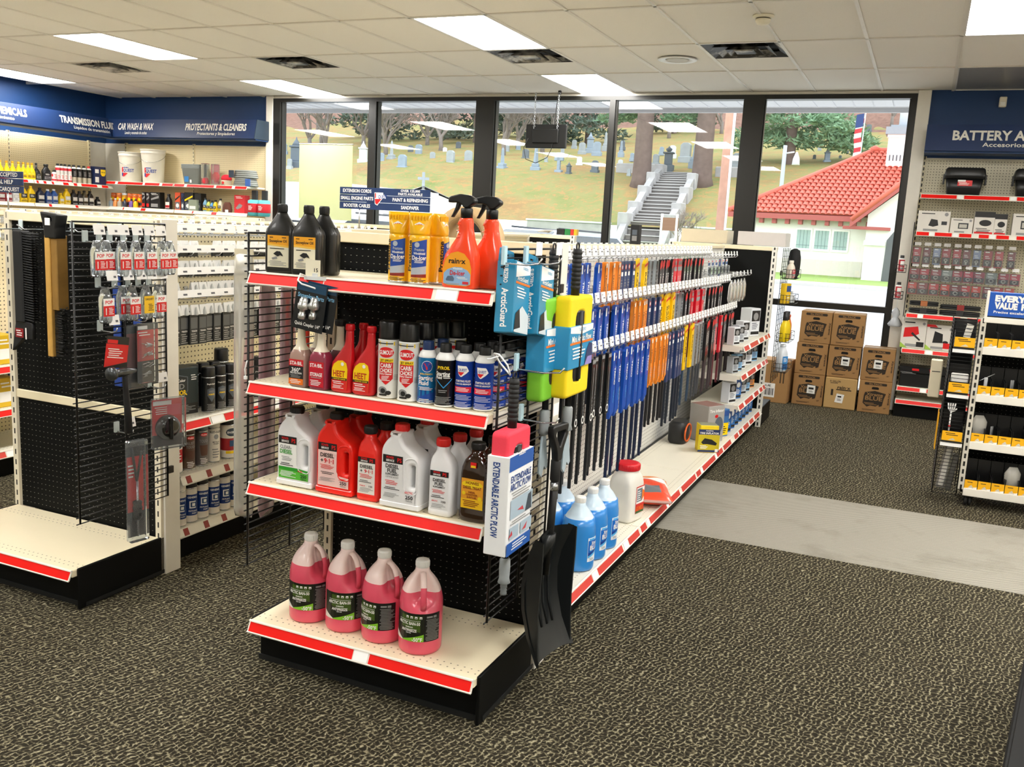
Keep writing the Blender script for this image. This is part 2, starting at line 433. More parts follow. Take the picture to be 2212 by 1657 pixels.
M_DIFFW = mat('vent_white_enamel', '#d9d8d4', .35)
for kx in KX:
    for ky in KY:
        x, y = GX+kx*TX, GY+ky*TY
        if x < XL or x+TX > XR+.1 or y < YB or y+TY > WY+.05 or (kx, ky) in LIGHTS: continue
        if (kx, ky) in DIFF: part(ceiling, 'ceiling_tile', M_TILE, f_half, 'halftile', (x, y, CEIL+.004))
        else: part(ceiling, 'ceiling_tile', M_TILE, f_tile, 'tile', (x, y, CEIL+.004))
M_PANEL = mat('troffer_lens_lit', '#fffcf7', .4, emit=LIGHT_E, var=0)
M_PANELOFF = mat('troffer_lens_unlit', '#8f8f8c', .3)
NAMEX = {5: 'above the yellow bin rack', -1: 'above the wiper aisle', -7: 'over the far left aisles', 11: 'by the right wall', -12: 'nearest the left wall'}
NAMEY = {2: 'closest to the windows', 1: 'by the corner signs', 0: 'second row from the windows', -1: 'third along the left wall', -2: 'third row from the windows', -3: 'last along the left wall', -4: 'fourth row from the windows', -6: 'farthest row from the windows'}
for kx, ky in LIGHTS:
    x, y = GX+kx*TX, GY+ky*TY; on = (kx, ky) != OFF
    t = thing('ceiling_light', ('lit' if on else 'unlit grey')+' recessed ceiling light '+NAMEX[kx]+', '+NAMEY[ky], 'light', (x+TX/2, y+TY/2, CEIL), 0, 'recessed ceiling lights')
    def fb(b):
        a, c = TX/2-.004, TY/2-.004
        for q in ((-a, a, -c, -c+.02), (-a, a, c-.02, c), (-a, -a+.02, -c+.02, c-.02), (a-.02, a, -c+.02, c-.02)): b.box(*q, -.003, .05)
        b.box(-a, a, -c, c, .045, .055)
    part(t, 'light_frame', M_DIFFW, fb, 'troffer_frame')
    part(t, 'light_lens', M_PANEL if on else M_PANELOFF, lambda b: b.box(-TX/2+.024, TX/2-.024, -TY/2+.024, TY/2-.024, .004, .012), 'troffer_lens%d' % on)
def soot(name, amt):
    m, t = raw('vent_enamel_'+name); n = t.noise(5, 4, t.coord(), .6)
    t.l(t.ramp(n, [(.5-amt, C('#1c1a15')), (.72-amt*.6, C('#d4d1c9'))]), t.p.inputs['Base Color']); return m
for (kx, ky), st in DIFF.items():
    x, y = GX+kx*TX, GY+ky*TY
    t = thing('ceiling_vent', {'soiled': 'dust-stained square ceiling vent beside the long light over the wiper aisle', 'clean': 'white square ceiling vent near the tall windows', 'mid': 'square ceiling vent with dark louvers over the second aisle', 'soot': 'soot-stained beige square ceiling vent near the left signs'}[st], 'vent', (x+TX/2, y+TX/2, CEIL), 0, 'ceiling vents')
    mm = soot(st, {'soiled': .10, 'clean': .0, 'mid': .02, 'soot': .16}[st])
    part(t, 'vent_backing', mat('vent_dark_duct', '#0c0b0a', .8), lambda b: b.box(-.28, .28, -.28, .28, .05, .06), 'ventback')
    for i, (r0, r1) in enumerate(((.300, .235), (.215, .150), (.13, .075))):
        def fl(b, r0=r0, r1=r1, i=i):
            lo, hi = (-.002, .03) if i == 0 else (-.008-.004*i, .03)
            A = [(-r0, -r0), (r0, -r0), (r0, r0), (-r0, r0)]; B = [(-r1, -r1), (r1, -r1), (r1, r1), (-r1, r1)]
            o = [(*p, lo) for p in A]+[(*p, hi) for p in B]+[(*p, lo+.004) for p in A]+[(*p, hi+.004) for p in B]
            b.add(o, [(k, (k+1) % 4, 4+(k+1) % 4, 4+k) for k in range(4)]+[(8+k, 12+k, 12+(k+1) % 4, 8+(k+1) % 4) for k in range(4)])
        part(t, 'louver', mm, fl)
    part(t, 'vent_plate', mm, lambda b: b.loft([[(-.07, -.07, -.016), (.07, -.07, -.016), (.07, .07, -.016), (-.07, .07, -.016)], [(-.075, -.075, -.008), (.075, -.075, -.008), (.075, .075, -.008), (-.075, .075, -.008)]], 0, True, False))
t = thing('smoke_detector', 'round cream smoke detector on the ceiling', 'smoke detector', (-1.16, 6.46, CEIL))
M_BEIGE = mat('detector_cream', '#efe8d2', .45)
part(t, 'detector_base', M_BEIGE, lambda b: b.lathe([(.055, -.016), (.070, -.010), (.070, 0.002)], 28))
part(t, 'detector_body', M_BEIGE, lambda b: b.lathe([(.020, -.058), (.040, -.052), (.050, -.032), (.050, -.022)], 28))
part(t, 'detector_slot', mat('detector_dark', '#3a352a', .6), lambda b: b.lathe([(.046, -.024), (.046, -.015)], 28))
t = thing('ceiling_speaker', 'flush round white ceiling speaker between two vents', 'speaker', (-2.09, 7.88, CEIL))
part(t, 'speaker_ring', M_DIFFW, lambda b: b.lathe([(.165, -.006), (.16, -.012), (.105, -.008), (.10, .0)], 32))
part(t, 'speaker_grille', mat('speaker_grille', '#c4c2ba', .6, bump=.6, bs=600), lambda b: b.lathe([(.10, -.006), (.08, -.010), (.02, -.012)], 28))
t = thing('wall_sensor', 'small beige box sensor high on the navy wall', 'sensor', (.47, WY-.02, 2.885))
part(t, 'sensor_body', M_BEIGE, lambda b: b.cbox(-.03, .03, -.05, .02, 0, .09, .006)); part(t, 'sensor_lens', K('#f2efe4', .3), lambda b: b.cbox(-.02, .02, -.054, -.049, .01, .045, .002))

# ------------------------------------------------------------------ wall signs
def wall_sign(label, loc, rotz, width, title, sub, tx, capw=None, endcap=True, h=.235):
    t = thing('wall_sign', label, 'sign', loc, rotz, 'navy department signs')
    def fb(b):
        b.loft([[(0, 0, 0), (width, 0, 0), (width, .03, 0), (0, .03, 0)], [(0, .055, h), (width, .055, h), (width, .085, h), (0, .085, h)]], 0, True, False)
    part(t, 'sign_board', M_NAVY, fb)
    part(t, 'sign_bracket', M_DARKPLASTIC, lambda b: (b.box(.02, .06, .03, .33, .02, .06), b.box(width-.06, width-.02, .03, .33, .02, .06)))
    part(t, 'sign_shade', M_BLUEWALL, lambda b: b.box(0, width, .035, .335, -.015, .0))
    tilt = .055/h
    def ft(b):
        b.text(title, .085, tx, h*.60, -.0015, 0, 'c', .03, capw); b.text(sub, .038, tx+.02, h*.25, -.0015, 0, 'c', .016, (capw or .8)*.62)
        b.xform(lambda p: (p[0], p[1]+p[2]*tilt, p[2]))
    part(t, 'lettering', M_SIGNTXT, ft)
    return t
wall_sign('navy sign reading car wash and wax, hung in the left corner', (-10.37, 9.40, 2.49), 0, 1.30, 'CAR WASH & WAX', 'Lavado y encerado de coches', .62, .62)
ts = wall_sign('navy sign reading protectants and cleaners beside the first window', (-9.07, 9.40, 2.49), 0, 1.30, 'PROTECTANTS & CLEANERS', 'Protectores y limpiadores', .67, .98)
part(ts, 'sign_end', mat('sign_end_dark', '#20303f', .5), lambda b: b.loft([[(1.30, 0, 0), (1.31, 0, 0), (1.31, .33, 0), (1.30, .33, 0)], [(1.30, .055, .235), (1.31, .055, .235), (1.31, .33, .235), (1.30, .33, .235)]], 0, True, False))
wall_sign('navy sign reading performance chemicals on the left wall', (-10.12, 6.55, 2.49), rad(90), 1.40, 'PERFORMANCE CHEMICALS', 'Químicos de rendimiento', 1.03, 1.08)
wall_sign('navy sign reading transmission fluids at the corner of the left wall', (-10.12, 7.95, 2.49), rad(90), 1.42, 'TRANSMISSION FLUIDS', 'Líquidos de transmisión', 1.10, .92)
wall_sign('navy sign reading battery accessories right of the windows', (-.13, 9.38, 2.465), 0, 1.7, 'BATTERY ACCESSORIES', 'Accesorios para baterías', .82, 1.20)

# ------------------------------------------------------------------ hanging monitor, roller poster
t = thing('hanging_monitor', 'black flat monitor seen from behind, hung on chains before the window', 'monitor', (-3.90, 9.50, 2.44))
part(t, 'monitor_body', M_DARKPLASTIC, lambda b: (b.cbox(-.235, .235, -.02, .02, 0, .25, .006), b.cbox(-.15, .15, -.04, -.018, .05, .2, .008)))
part(t, 'power_cord', M_DARKPLASTIC, lambda b: b.tube([(-.2, -.03, .1), (-.25, -.02, .0), (-.22, -.02, -.12), (-.1, -.02, -.16), (.03, -.02, -.1), (.08, -.03, -.01), (.09, -.03, .12)], .004, 5))
for s in (-.14, .13):
    def fch(b, s=s):
        n = 22
        for i in range(n):
            z = .12+i*(.47/n); v = i % 2
            b.tube([(s+(.009*math.cos(a) if v else 0), (0 if v else .009*math.cos(a))-.02, z+.014*math.sin(a)) for a in [k*PI/3 for k in range(6)]], .0028, 4, 0, True)
    part(t, 'chain', M_CHROME, fch)
part(t, 'hanging_cord', M_DARKPLASTIC, lambda b: (b.tube([(.13, -.01, .60), (.11, -.02, .45), (.10, -.02, .28), (.09, -.03, .1)], .005, 5), b.cbox(.115, .145, -.02, .01, .56, .6, .003)))
def poster_mat():
    m, t = raw('poster_translucent'); d = t.n('ShaderNodeBsdfDiffuse'); q = t.n('ShaderNodeBsdfTranslucent'); x = t.n('ShaderNodeMixShader')
    c = t.mix(t.noise(2), C('#dadfae'), C('#e3e7c2')); t.l(c, d.inputs[0]); t.l(c, q.inputs[0]); x.inputs[0].default_value = .45
    t.l(d.outputs[0], x.inputs[1]); t.l(q.outputs[0], x.inputs[2]); t.l(x.outputs[0], m.node_tree.nodes['Material Output'].inputs[0]); return m
t = thing('window_poster', 'pale yellow-white poster sheet hung inside the first window', 'poster', (-6.91, WY-.035, 1.55))
part(t, 'poster_sheet', poster_mat(), lambda b: b.box(-.395, .395, -.002, .002, 0, .91)); part(t, 'poster_rod', M_TRIMW, lambda b: b.tube([(-.4, 0, .915), (.4, 0, .915)], .008, 8))
# ------------------------------------------------------------------ shelving
def deck_mat(name, base, D, hole='#8f8468'):
    m, t = raw(name); s = t.sep(t.coord())
    def cell(q, p):
        return t.math('MULTIPLY', t.math('SUBTRACT', t.math('FRACT', t.math('DIVIDE', q, p)), .5), p)
    cu, cv = cell(s[0], .0254), cell(s[1], .0254)
    d = t.math('SQRT', t.math('ADD', t.math('MULTIPLY', cu, cu), t.math('MULTIPLY', cv, cv)))
    mk = t.math('LESS_THAN', d, .0032)
    b1 = t.math('MULTIPLY', t.math('GREATER_THAN', s[1], .0254), t.math('LESS_THAN', s[1], .0762))
    b2 = t.math('MULTIPLY', t.math('GREATER_THAN', s[1], .0254*math.floor((D-.06)/.0254)), t.math('LESS_THAN', s[1], .0254*math.floor((D-.06)/.0254)+.0508))
    mk = t.math('MULTIPLY', mk, t.math('ADD', b1, b2))
    col = t.mix(t.noise(3, 4), tuple(x*.93 for x in C(base)[:3])+(1,), C(base))
    t.l(t.mix(mk, col, C(hole)), t.p.inputs['Base Color']); t.p.inputs['Roughness'].default_value = .38
    t.bump(t.math('SUBTRACT', 1.0, mk), .5, .002); return m
M_DECK_C = deck_mat('deck_cream_perforated', '#f0e4c4', .44)
M_DECK_W = deck_mat('deck_offwhite_perforated', '#ece7d6', .42)
def f_channel(L):
    def f(b):
        b.loft([[(0, 0, .002), (0, -.018, -.038), (0, -.014, -.040), (0, .004, .0)], [(L, 0, .002), (L, -.018, -.038), (L, -.014, -.040), (L, .004, .0)]], 0, True, False)
        b.loft([[(0, -.016, -.034), (0, -.022, -.037), (0, -.020, -.041), (0, -.013, -.038)], [(L, -.016, -.034), (L, -.022, -.037), (L, -.020, -.041), (L, -.013, -.038)]], 0, True, False)
        b.loft([[(0, -.001, .003), (0, -.006, .001), (0, -.007, -.003), (0, -.001, -.001)], [(L, -.001, .003), (L, -.006, .001), (L, -.007, -.003), (L, -.001, -.001)]], 0, True, False)
    return f
def f_strip(a, c):
    return lambda b: b.loft([[(a, -.003, -.002), (a, -.0185, -.0345), (a, -.016, -.0355), (a, -.0005, -.003)], [(c, -.003, -.002), (c, -.0185, -.0345), (c, -.016, -.0355), (c, -.0005, -.003)]], 0, True, False)
def shelf(parent, name, W, D, loc, rotz=0, deck=None, strips=None, tags=(), strip_mat=None, key=None, th=.03, chan=None, rel=0):
    """deck with its price channel; local origin = front left top corner"""
    key = key or '%s%.3f_%.3f' % (name, W, D)
    s = part(parent, name, deck or M_DECK_C, lambda b: b.cbox(0, W, 0, D, -th, 0, .003), key+(deck.name if deck else ''), loc, rotz)
    part(s, 'price_channel', chan or M_CREAM2, f_channel(W), 'chan%.3f%s' % (W, (chan or M_CREAM2).name))
    for (a, c) in (strips if strips is not None else [(.006, W-.006)]):
        part(s, 'price_strip', strip_mat or M_RED, f_strip(a, c), 'strip%.3f_%.3f%s' % (a, c, (strip_mat or M_RED).name))
    for (a, c) in tags:
        part(s, 'price_tag', M_TAG, lambda b: (f_strip(a, c)(b), b.move(0, -.0016, .0006)), 'ctag%.3f_%.3f' % (a, c))
    return s
RUN0 = 3.05; BAY = 1.22
def hooks(parent, x0, x1, ys, z, sign=1, tagw=.040, tagh=.038, tag_up=True, drop=.0, wire=M_CHROME, withtag=True, tb=.004):
    """row of peg hooks pointing along +-X from the panel x0 to x1 with a price tag in front (coordinates local to parent)"""
    L = abs(x1-x0)
    def fh(b):
        b.tube([(0, 0, 0), (L*.5, 0, 0), (L-.012, 0, .004), (L+.004, 0, .018)], .0022, 5); b.tube([(0, 0, .022), (L-.01, 0, .022)], .0018, 5)
        b.box(-.004, .004, -.012, .012, -.012, .034)
        b.xform(lambda p: (p[0]*sign, p[1], p[2]))
    def ft(b):
        b.box(L-.004, L, -tagw/2, tagw/2, .018, .018+tagh); b.xform(lambda p: (p[0]*sign+(p[2]-.018)*-.15*sign, p[1], p[2]))
    def fi(b):
        b.box(L+.0002, L+.0008, -.004, tagw*.32, .018+tagh*.34, .018+tagh*.46); b.box(L+.0002, L+.0008, -tagw*.4, -tagw*.15, .018+tagh*.7, .018+tagh*.76)
        b.xform(lambda p: (p[0]*sign+(p[2]-.018)*-.15*sign, p[1], p[2]))
    for y in ys:
        h = part(parent, 'peg_hook', wire, fh, 'hook%.3f%d' % (L, sign), (x0, y, z))
        if withtag:
            part(h, 'price_tag', M_TAG, ft, 'htag%.3f%d%.3f%.3f' % (L, sign, tagw, tagh)); part(h, 'price_print', M_TAGINK, fi, 'hink%.3f%d%.3f%.3f' % (L, sign, tagw, tagh))
def gondola(label, xs, right, left, bays=4, decks=('R', 'L'), dark=False):
    g = thing('gondola_shelf', label, 'shelving', (xs, RUN0, 0), 0)
    for i in range(bays):
        y = i*BAY
        part(g, 'back_panel', [right], lambda b: b.box(.0, .012, .012, BAY-.012, .16, 1.5), 'gpanR'+right.name, (0, y, 0))
        part(g, 'back_panel', [left], lambda b: b.box(-.012, .0, .012, BAY-.012, .16, 1.5), 'gpanL'+left.name, (0, y, 0))
        part(g, 'top_rail', M_CREAM, lambda b: b.cbox(-.028, .028, 0, BAY, 1.5, 1.525, .003), 'gtop', (0, y, 0))
        part(g, 'kick_plate', M_BLACK, lambda b: b.box(-.405, .405, .002, BAY-.002, 0, .13), 'gkick', (0, y, 0))
        if 'R' in decks:
            shelf(g, 'base_shelf', BAY-.004, .42, (.455, y+.002, .165), rad(90), M_DECK_W, DSTR if dark else GSTR[i % len(GSTR)][0], () if dark else GSTR[i % len(GSTR)][1], M_DKRED if dark else M_RED2, key='gdeck%d' % i)
        if 'L' in decks:
            shelf(g, 'base_shelf', BAY-.004, .42, (-.455, y+BAY-.002, .165), rad(-90), M_DECK_W, None, (), M_RED2, key='gdeckL')
    for i in range(bays+1):
        part(g, 'upright', M_SLOT_ZW, lambda b: b.box(-.03, .03, -.012, .012, 0, 1.52), 'gupr', (0, i*BAY, 0))
    return g
GSTR = [([(.02, .50), (.58, .93), (1.03, 1.20)], [(.505, .565), (.95, 1.01)]), ([(.02, .11), (.18, .50), (.55, .80), (.86, 1.20)], [(.125, .165), (.505, .54)]), ([(.02, .12), (.19, .55), (.62, .80), (.85, 1.1)], [(.13, .18), (.56, .61)]), ([(.03, .16), (.21, .33), (.40, .60), (.66, .82), (.90, 1.12)], [(.17, .20), (.34, .39), (.61, .65)])]

DSTR = [(.03, .06), (.16, .19), (.28, .31), (.40, .43), (.55, .58), (.68, .71), (.83, .86), (.98, 1.01), (1.12, 1.15)]
G1 = gondola('long white gondola shelf of wiper blades running back to the windows', -1.60, M_PEG_WHITE_Y, M_PEG_CREAM_Y)
G2 = gondola('cream gondola shelf with spray paint cans along the next aisle', -3.40, M_PEG_CREAM_Y, M_PEG_CREAM_Y, dark=True)
G3 = gondola('cream gondola shelf two rows left of the wiper shelf', -5.18, M_PEG_CREAM_Y, M_PEG_CREAM_Y)
G4 = gondola('cream gondola shelf nearest the left wall', -6.95, M_PEG_CREAM_Y, M_PEG_CREAM_Y)

def wire_side(label, x, y0=2.49, y1=2.95, z0=.36, z1=1.53, cat='wire panel'):
    t = thing('wire_grid_panel', label, cat, (x, y0, 0), 0)
    D = y1-y0
    def fv(b):
        for y in (0, D*.52, D): b.tube([(0, y, z0), (0, y, z1)], .0042, 6)
        b.tube([(0, -.0, z1), (0, D, z1)], .0036, 6)
    part(t, 'grid_frame', M_WIRE, fv)
    def fh(b):
        n = int((z1-z0)/.0254)
        for i in range(n+1): b.tube([(-.004, -.014, z0+i*.0254), (-.004, D, z0+i*.0254)], .0026, 5)
    part(t, 'grid_wires', M_WIRE, fh)
    def fm(b):
        for z in (z0+.1, z1-.15): b.box(-.006, .006, D, D+.03, z, z+.03)
    part(t, 'grid_bracket', M_WIRE, fm)
    return t
def endcap(label, x0, x1, shelves, price=None):
    W = x1-x0
    e = thing('endcap_display', label, 'display shelf', (x0, 2.47, 0), 0)
    part(e, 'base_box', M_BLACK, lambda b: (b.cbox(.015, W-.015, .05, .50, .0, .13, .004), b.cbox(0, .012, .02, .50, .10, .168, .003), b.cbox(W-.012, W, .02, .50, .0, .172, .003)), 'ecbase%.3f' % W)
    part(e, 'kick_trim', mat('kick_rubber', '#161819', .5), lambda b: (b.box(.012, W-.012, .046, .05, .0, .02), b.box(W-.001, W+.003, .05, .49, .006, .022)), 'ecktrim%.3f' % W)
    for z0, z1, n in ((.165, .70, 0), (.73, 1.505, 1)):
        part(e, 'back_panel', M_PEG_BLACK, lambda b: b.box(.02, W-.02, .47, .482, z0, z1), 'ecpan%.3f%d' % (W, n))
    part(e, 'panel_rail', M_CREAM, lambda b: b.cbox(.0, W, .462, .486, .69, .73, .003), 'ecrail%.3f' % W)
    part(e, 'top_rail', M_CREAM, lambda b: b.cbox(0, W, .455, .51, 1.505, 1.545, .003), 'ectop%.3f' % W)
    for s in (0, 1):
        part(e, 'upright', M_SLOT_Z, lambda b: b.box(-.016, .016, .455, .50, 0, 1.545), 'ecupr', (.016+s*(W-.032), 0, 0))
        part(e, 'end_post', M_CREAM2, lambda b: b.cbox(-.006, .006, .47, .56, 0, 1.55, .002), 'ecpost', (-.004+s*(W+.008), 0, 0))
    shelf(e, 'base_shelf', W-.024, .46, (.012, 0, .168), 0, M_DECK_C, price, [(.445, .50)] if price else (), M_RED, key='ecdeck'+label[:5])
    for z, st, tg in shelves:
        sh = shelf(e, 'shelf', W-.01, .44, (.005, 0, z), 0, M_DECK_C, st, tg, M_RED, key='ecshelf%.3f' % z)
        part(sh, 'shelf_bracket', M_CREAM2, lambda b: b.box(-.003, .0, .03, .45, -.05, .0), 'ecbrk')
        part(sh, 'shelf_bracket', M_CREAM2, lambda b: b.box(-.003, .0, .03, .45, -.05, .0), 'ecbrk', (W-.007, 0, 0))
    return e
EC1 = endcap('black endcap display with red price strips holding car fluids', -2.06, -1.145, [(.676, None, ()), (1.03, None, ()), (1.402, [(.006, .30), (.305, .70), (.79, .895)], [(.715, .785)])], [(.006, .44), (.505, .885)])
EC2 = endcap('mostly empty black endcap display with one bare base shelf', -3.83, -2.915, [])
EC3 = endcap('black endcap display at the far left edge of the picture', -5.64, -4.73, [(.676, None, ()), (1.03, None, ())])
wire_side('black wire grid panel on the left side of the fluids endcap', -2.078)
wire_side('black wire grid panel on the right side of the fluids endcap', -1.132)
wire_side('black wire grid panel with rivet packs on the bare endcap', -2.898)
# far ends of the runs: black panel with cream frame
def far_end(label, xc):
    e = thing('endcap_display', label, 'display shelf', (xc-.46, 7.96, 0), 0)
    part(e, 'back_panel', M_BLACK, lambda b: b.box(.02, .90, .03, .045, .1, 1.50), 'fepan')
    part(e, 'top_rail', M_CREAM, lambda b: b.cbox(0, .92, .02, .07, 1.50, 1.535, .003), 'fetop')
    for s in (0, 1): part(e, 'upright', M_SLOT_ZX, lambda b: (b.box(-.02, .02, .01, .05, 0, 1.53), b.box(-.012, .012, .05, .09, 0, 1.53)), 'feupr', (.02+s*.88, 0, 0))
    part(e, 'base_box', M_BLACK, lambda b: b.cbox(.0, .92, .07, .52, 0, .165, .004), 'febase')
    return e
far_end('far black end panel closing the wiper blade shelf', -1.60)
far_end('far black end panel closing the spray paint shelf', -3.40)
far_end('far black end panel closing the third shelf row', -5.18)
far_end('far black end panel closing the row nearest the left wall', -6.95)
# ------------------------------------------------------------------ printed labels
def _lab(b, items, y, R=None, cx=0, cy=0, seed=1):
    rnd = random.Random(seed); lay = 0
    for it in items:
        lay += 1; off = -.0003-.00022*lay; k = it[0]; s0 = len(b.v)
        if k == 'r': _, x0, x1, z0, z1, m = it; b.flat([(x0, off, z0), (x1, off, z0), (x1, off, z1), (x0, off, z1)], m) if R is None else quadstrip(b, x0, x1, z0, z0, z1, z1, off, m)
        elif k == 'q': _, x0, x1, a0, a1, c0, c1, m = it; quadstrip(b, x0, x1, a0, a1, c0, c1, off, m)
        elif k in 'pe':
            if k == 'p': P, m = it[1], it[2]
            else: _, ex, ez, rx, rz, m = it; P = [(ex+rx*math.cos(a), ez+rz*math.sin(a)) for a in [2*PI*i/20 for i in range(20)]]
            if R is None: b.flat([(p[0], off, p[1]) for p in P], m)
            else: slice_poly(b, P, off, m)
        elif k == 't':
            st, size, x, z, m = it[1:6]; wd = it[6] if len(it) > 6 else None; rt = it[7] if len(it) > 7 else 0
            b.text(st, size, x, z, off, m, 'c', .025, wd, rt)
        elif k == 'L':
            _, x0, x1, z0, z1, n, m = it; h = (z1-z0)/n
            for i in range(n):
                a = x0+(x1-x0)*rnd.random()*.12; c = x1-(x1-x0)*rnd.random()*.35; zz = z1-(i+.7)*h
                if R is None: b.flat([(a, off, zz), (c, off, zz), (c, off, zz+h*.42), (a, off, zz+h*.42)], m)
                else: quadstrip(b, a, c, zz, zz, zz+h*.42, zz+h*.42, off, m)
        if R is not None: b.cyl(R, s0, cx, cy)
        else: b.move(0, y, 0, s0)
def quadstrip(b, x0, x1, a0, a1, c0, c1, y, m, n=8):
    v = []; f = []
    for i in range(n+1):
        t = i/n; x = x0+(x1-x0)*t; v += [(x, y, a0+(a1-a0)*t), (x, y, c0+(c1-c0)*t)]
    for i in range(n): f.append((2*i, 2*i+2, 2*i+3, 2*i+1))
    b.add(v, f, m)
def slice_poly(b, P, y, m, n=12):
    xs = [p[0] for p in P]; x0, x1 = min(xs), max(xs); v = []; f = []
    for i in range(n+1):
        x = min(x1-1e-7, max(x0+1e-7, x0+(x1-x0)*i/n)); zz = []
        for k in range(len(P)):
            (ax, az), (bx, bz) = P[k], P[(k+1) % len(P)]
            if (ax-x)*(bx-x) <= 0 and abs(ax-bx) > 1e-12: zz.append(az+(bz-az)*(x-ax)/(bx-ax))
        v += [(x, y, min(zz)), (x, y, max(zz))]
    for i in range(n): f.append((2*i, 2*i+2, 2*i+3, 2*i+1))
    b.add(v, f, m)
def label_flat(parent, key, mats, y, items, loc=None, rot=None): return part(parent, 'label', mats, lambda b: _lab(b, items, y), key, loc, rot)
def label_cyl(parent, key, mats, R, items, cx=0, cy=0): return part(parent, 'label', mats, lambda b: _lab(b, items, 0, R, cx, cy), key)

INK = K('#141414', .5); WHT = K('#f4f3ef', .45); LRED = K('#d8161a', .4); LYEL = K('#ffd400', .4); LBLU = K('#16469c', .4); GREYT = K('#8f8f8f', .6); ORNG = K('#f07818', .4)
PALE = K('#e9e6e0', .5)

# ------------------------------------------------------------------ gallon jugs
def f_jug(nmat_split=.212, dent=.036):
    prof = [(0, .062), (.004, .0695), (.012, .0728), (.03, .0735), (.08, .0733), (.16, .0735), (.178, .0728), (.196, .0695), (nmat_split, .0655), (.226, .0605), (.242, .0520), (.256, .0415), (.268, .0310), (.278, .0245), (.292, .0225)]
    def f(b):
        rings = []; n = 40
        for z, r in prof:
            rg = []
            for i in range(n):
                a = 2*PI*i/n; da = abs((a+PI) % (2*PI)-PI)        # handle sits at angle 0 (+X)
                wz = max(0, min(1, (z-.158)/.03))*max(0, min(1, (.275-z)/.03)); wa = max(0, 1-da/.85)**.8
                rr = max(.020, r-dent*wz*min(1, wa*1.6)); rg.append((rr*math.cos(a), rr*math.sin(a), z))
            rings.append(rg)
        b.loft(rings, 0, True, True, [0 if prof[i+1][0] <= nmat_split+1e-6 else 1 for i in range(len(prof)-1)])
    return f
def f_jughandle(b):
    p = [(.020, 0, .274), (.036, 0, .272), (.052, 0, .258), (.062, 0, .236), (.068, 0, .212), (.0695, 0, .185), (.066, 0, .160)]
    rings = []
    for i, q in enumerate(p):
        d = Vector(p[min(i+1, 6)])-Vector(p[max(i-1, 0)]); d.normalize(); nrm = Vector((-d.z, 0, d.x))
        if nrm.x > 0: nrm = -nrm
        rg = []
        for k in range(10):
            a = 2*PI*k/10; rg.append(tuple(Vector(q)+nrm*.0065*math.cos(a)+Vector((0, 1, 0))*.0105*math.sin(a)))
        rings.append(rg)
    b.loft(rings, 0, True, True, [1 if p[i+1][2] > .213 else 0 for i in range(6)])
def f_scap(r, z0, z1, n=28):
    def f(b):
        b.lathe([(r*.96, z0), (r, z0+.003), (r, z1-.004), (r*.93, z1), (r*.6, z1+.0005)], n)
        for i in range(n):
            a = 2*PI*(i+.5)/n; c, s = math.cos(a), math.sin(a)
            b.box(-.0006, .0006, -.0006, .0006, z0+.005, z1-.005); q = len(b.v)-8
            b.xform(lambda p: (p[0]+r*c, p[1]+r*s, p[2]), q)
    return f
M_PINKL = mat('antifreeze_pink', '#e2536a', .28, spec=.5, var=.10, vs=9, coat=.2); M_PINKT = mat('jug_frosted_pink', '#f3d9d3', .32, coat=.2)
M_BLUEL = mat('washer_blue', '#2f86d3', .28, var=.08, coat=.2); M_BLUET = mat('jug_frosted_blue', '#c9dcea', .32, coat=.2)
M_CAPW = mat('cap_white', '#f1f0ec', .4)
def jug(label, loc, rot, kind, hang, group):
    t = thing('antifreeze_jug' if kind == 'pink' else 'washer_fluid_jug', label, 'jug', loc, rot, group)
    ma = [M_PINKL, M_PINKT] if kind == 'pink' else [M_BLUEL, M_BLUET]
    part(t, 'jug_body', ma, f_jug(.212 if kind == 'pink' else .226), 'jugb'+kind, rot=hang)
    part(t, 'jug_handle', ma, f_jughandle, 'jugh'+kind, rot=hang)
    part(t, 'cap', M_CAPW, f_scap(.0235, .288, .314), 'jugcap')
    R = .0737
    if kind == 'pink':
        mats = [K('#151a0d', .35), K('#0d0f0d', .35), K('#7fc02a', .35), WHT, K('#8a8a88', .5), K('#40581a', .35), K('#e8e4da', .4)]
        it = [('r', -.085, .032, .052, .150, 0), ('q', -.05, .02, .100, .085, .142, .142, 5), ('r', .032, .092, .052, .150, 1), ('q', -.045, .032, .052, .052, .055, .078, 2), ('q', -.085, -.045, .052, .052, .078, .055, 6),
              ('t', 'ARCTIC BAN-50', .011, -.022, .1155, 3, .082), ('r', -.06, .02, .1245, .1255, 3), ('t', 'RV/MARINE', .0045, -.018, .102, 3, .026), ('t', 'ANTIFREEZE', .0095, -.020, .091, 3, .056), ('t', 'HARD CORE', .0035, -.02, .082, 3, .018), ('t', '-50°F', .0135, .010, .0605, 3, .034),
              ('L', .037, .090, .056, .132, 15, 4), ('r', .040, .06, .136, .142, 4), ('r', .063, .075, .135, .143, 4)]
        for q in range(4): it.append(('r', -.028+q*.015, -.020+q*.015, .134, .142, 3)); it.append(('r', -.026+q*.015, -.022+q*.015, .135, .138, 0))
        label_cyl(t, 'jug_label_pink', mats, R, it)
    else:
        mats = [K('#e8eef4', .35), K('#1268c4', .35), WHT, K('#0b3f93', .35), K('#56b1e8', .35), GREYT]
        it = [('r', -.042, .042, .045, .150, 0), ('r', -.040, .040, .085, .138, 1), ('q', -.040, .040, .060, .085, .085, .112, 4), ('q', -.040, .040, .070, .095, .085, .105, 3), ('r', -.036, .0, .139, .147, 4), ('t', 'Xtreme', .016, .002, .126, 2, .052), ('t', 'BLUE', .021, .002, .106, 2, .066), ('t', '-20', .008, .02, .070, 5, .018), ('L', -.034, .0, .05, .062, 3, 5)]
        label_cyl(t, 'jug_label_blue', mats, R, it)
    return t
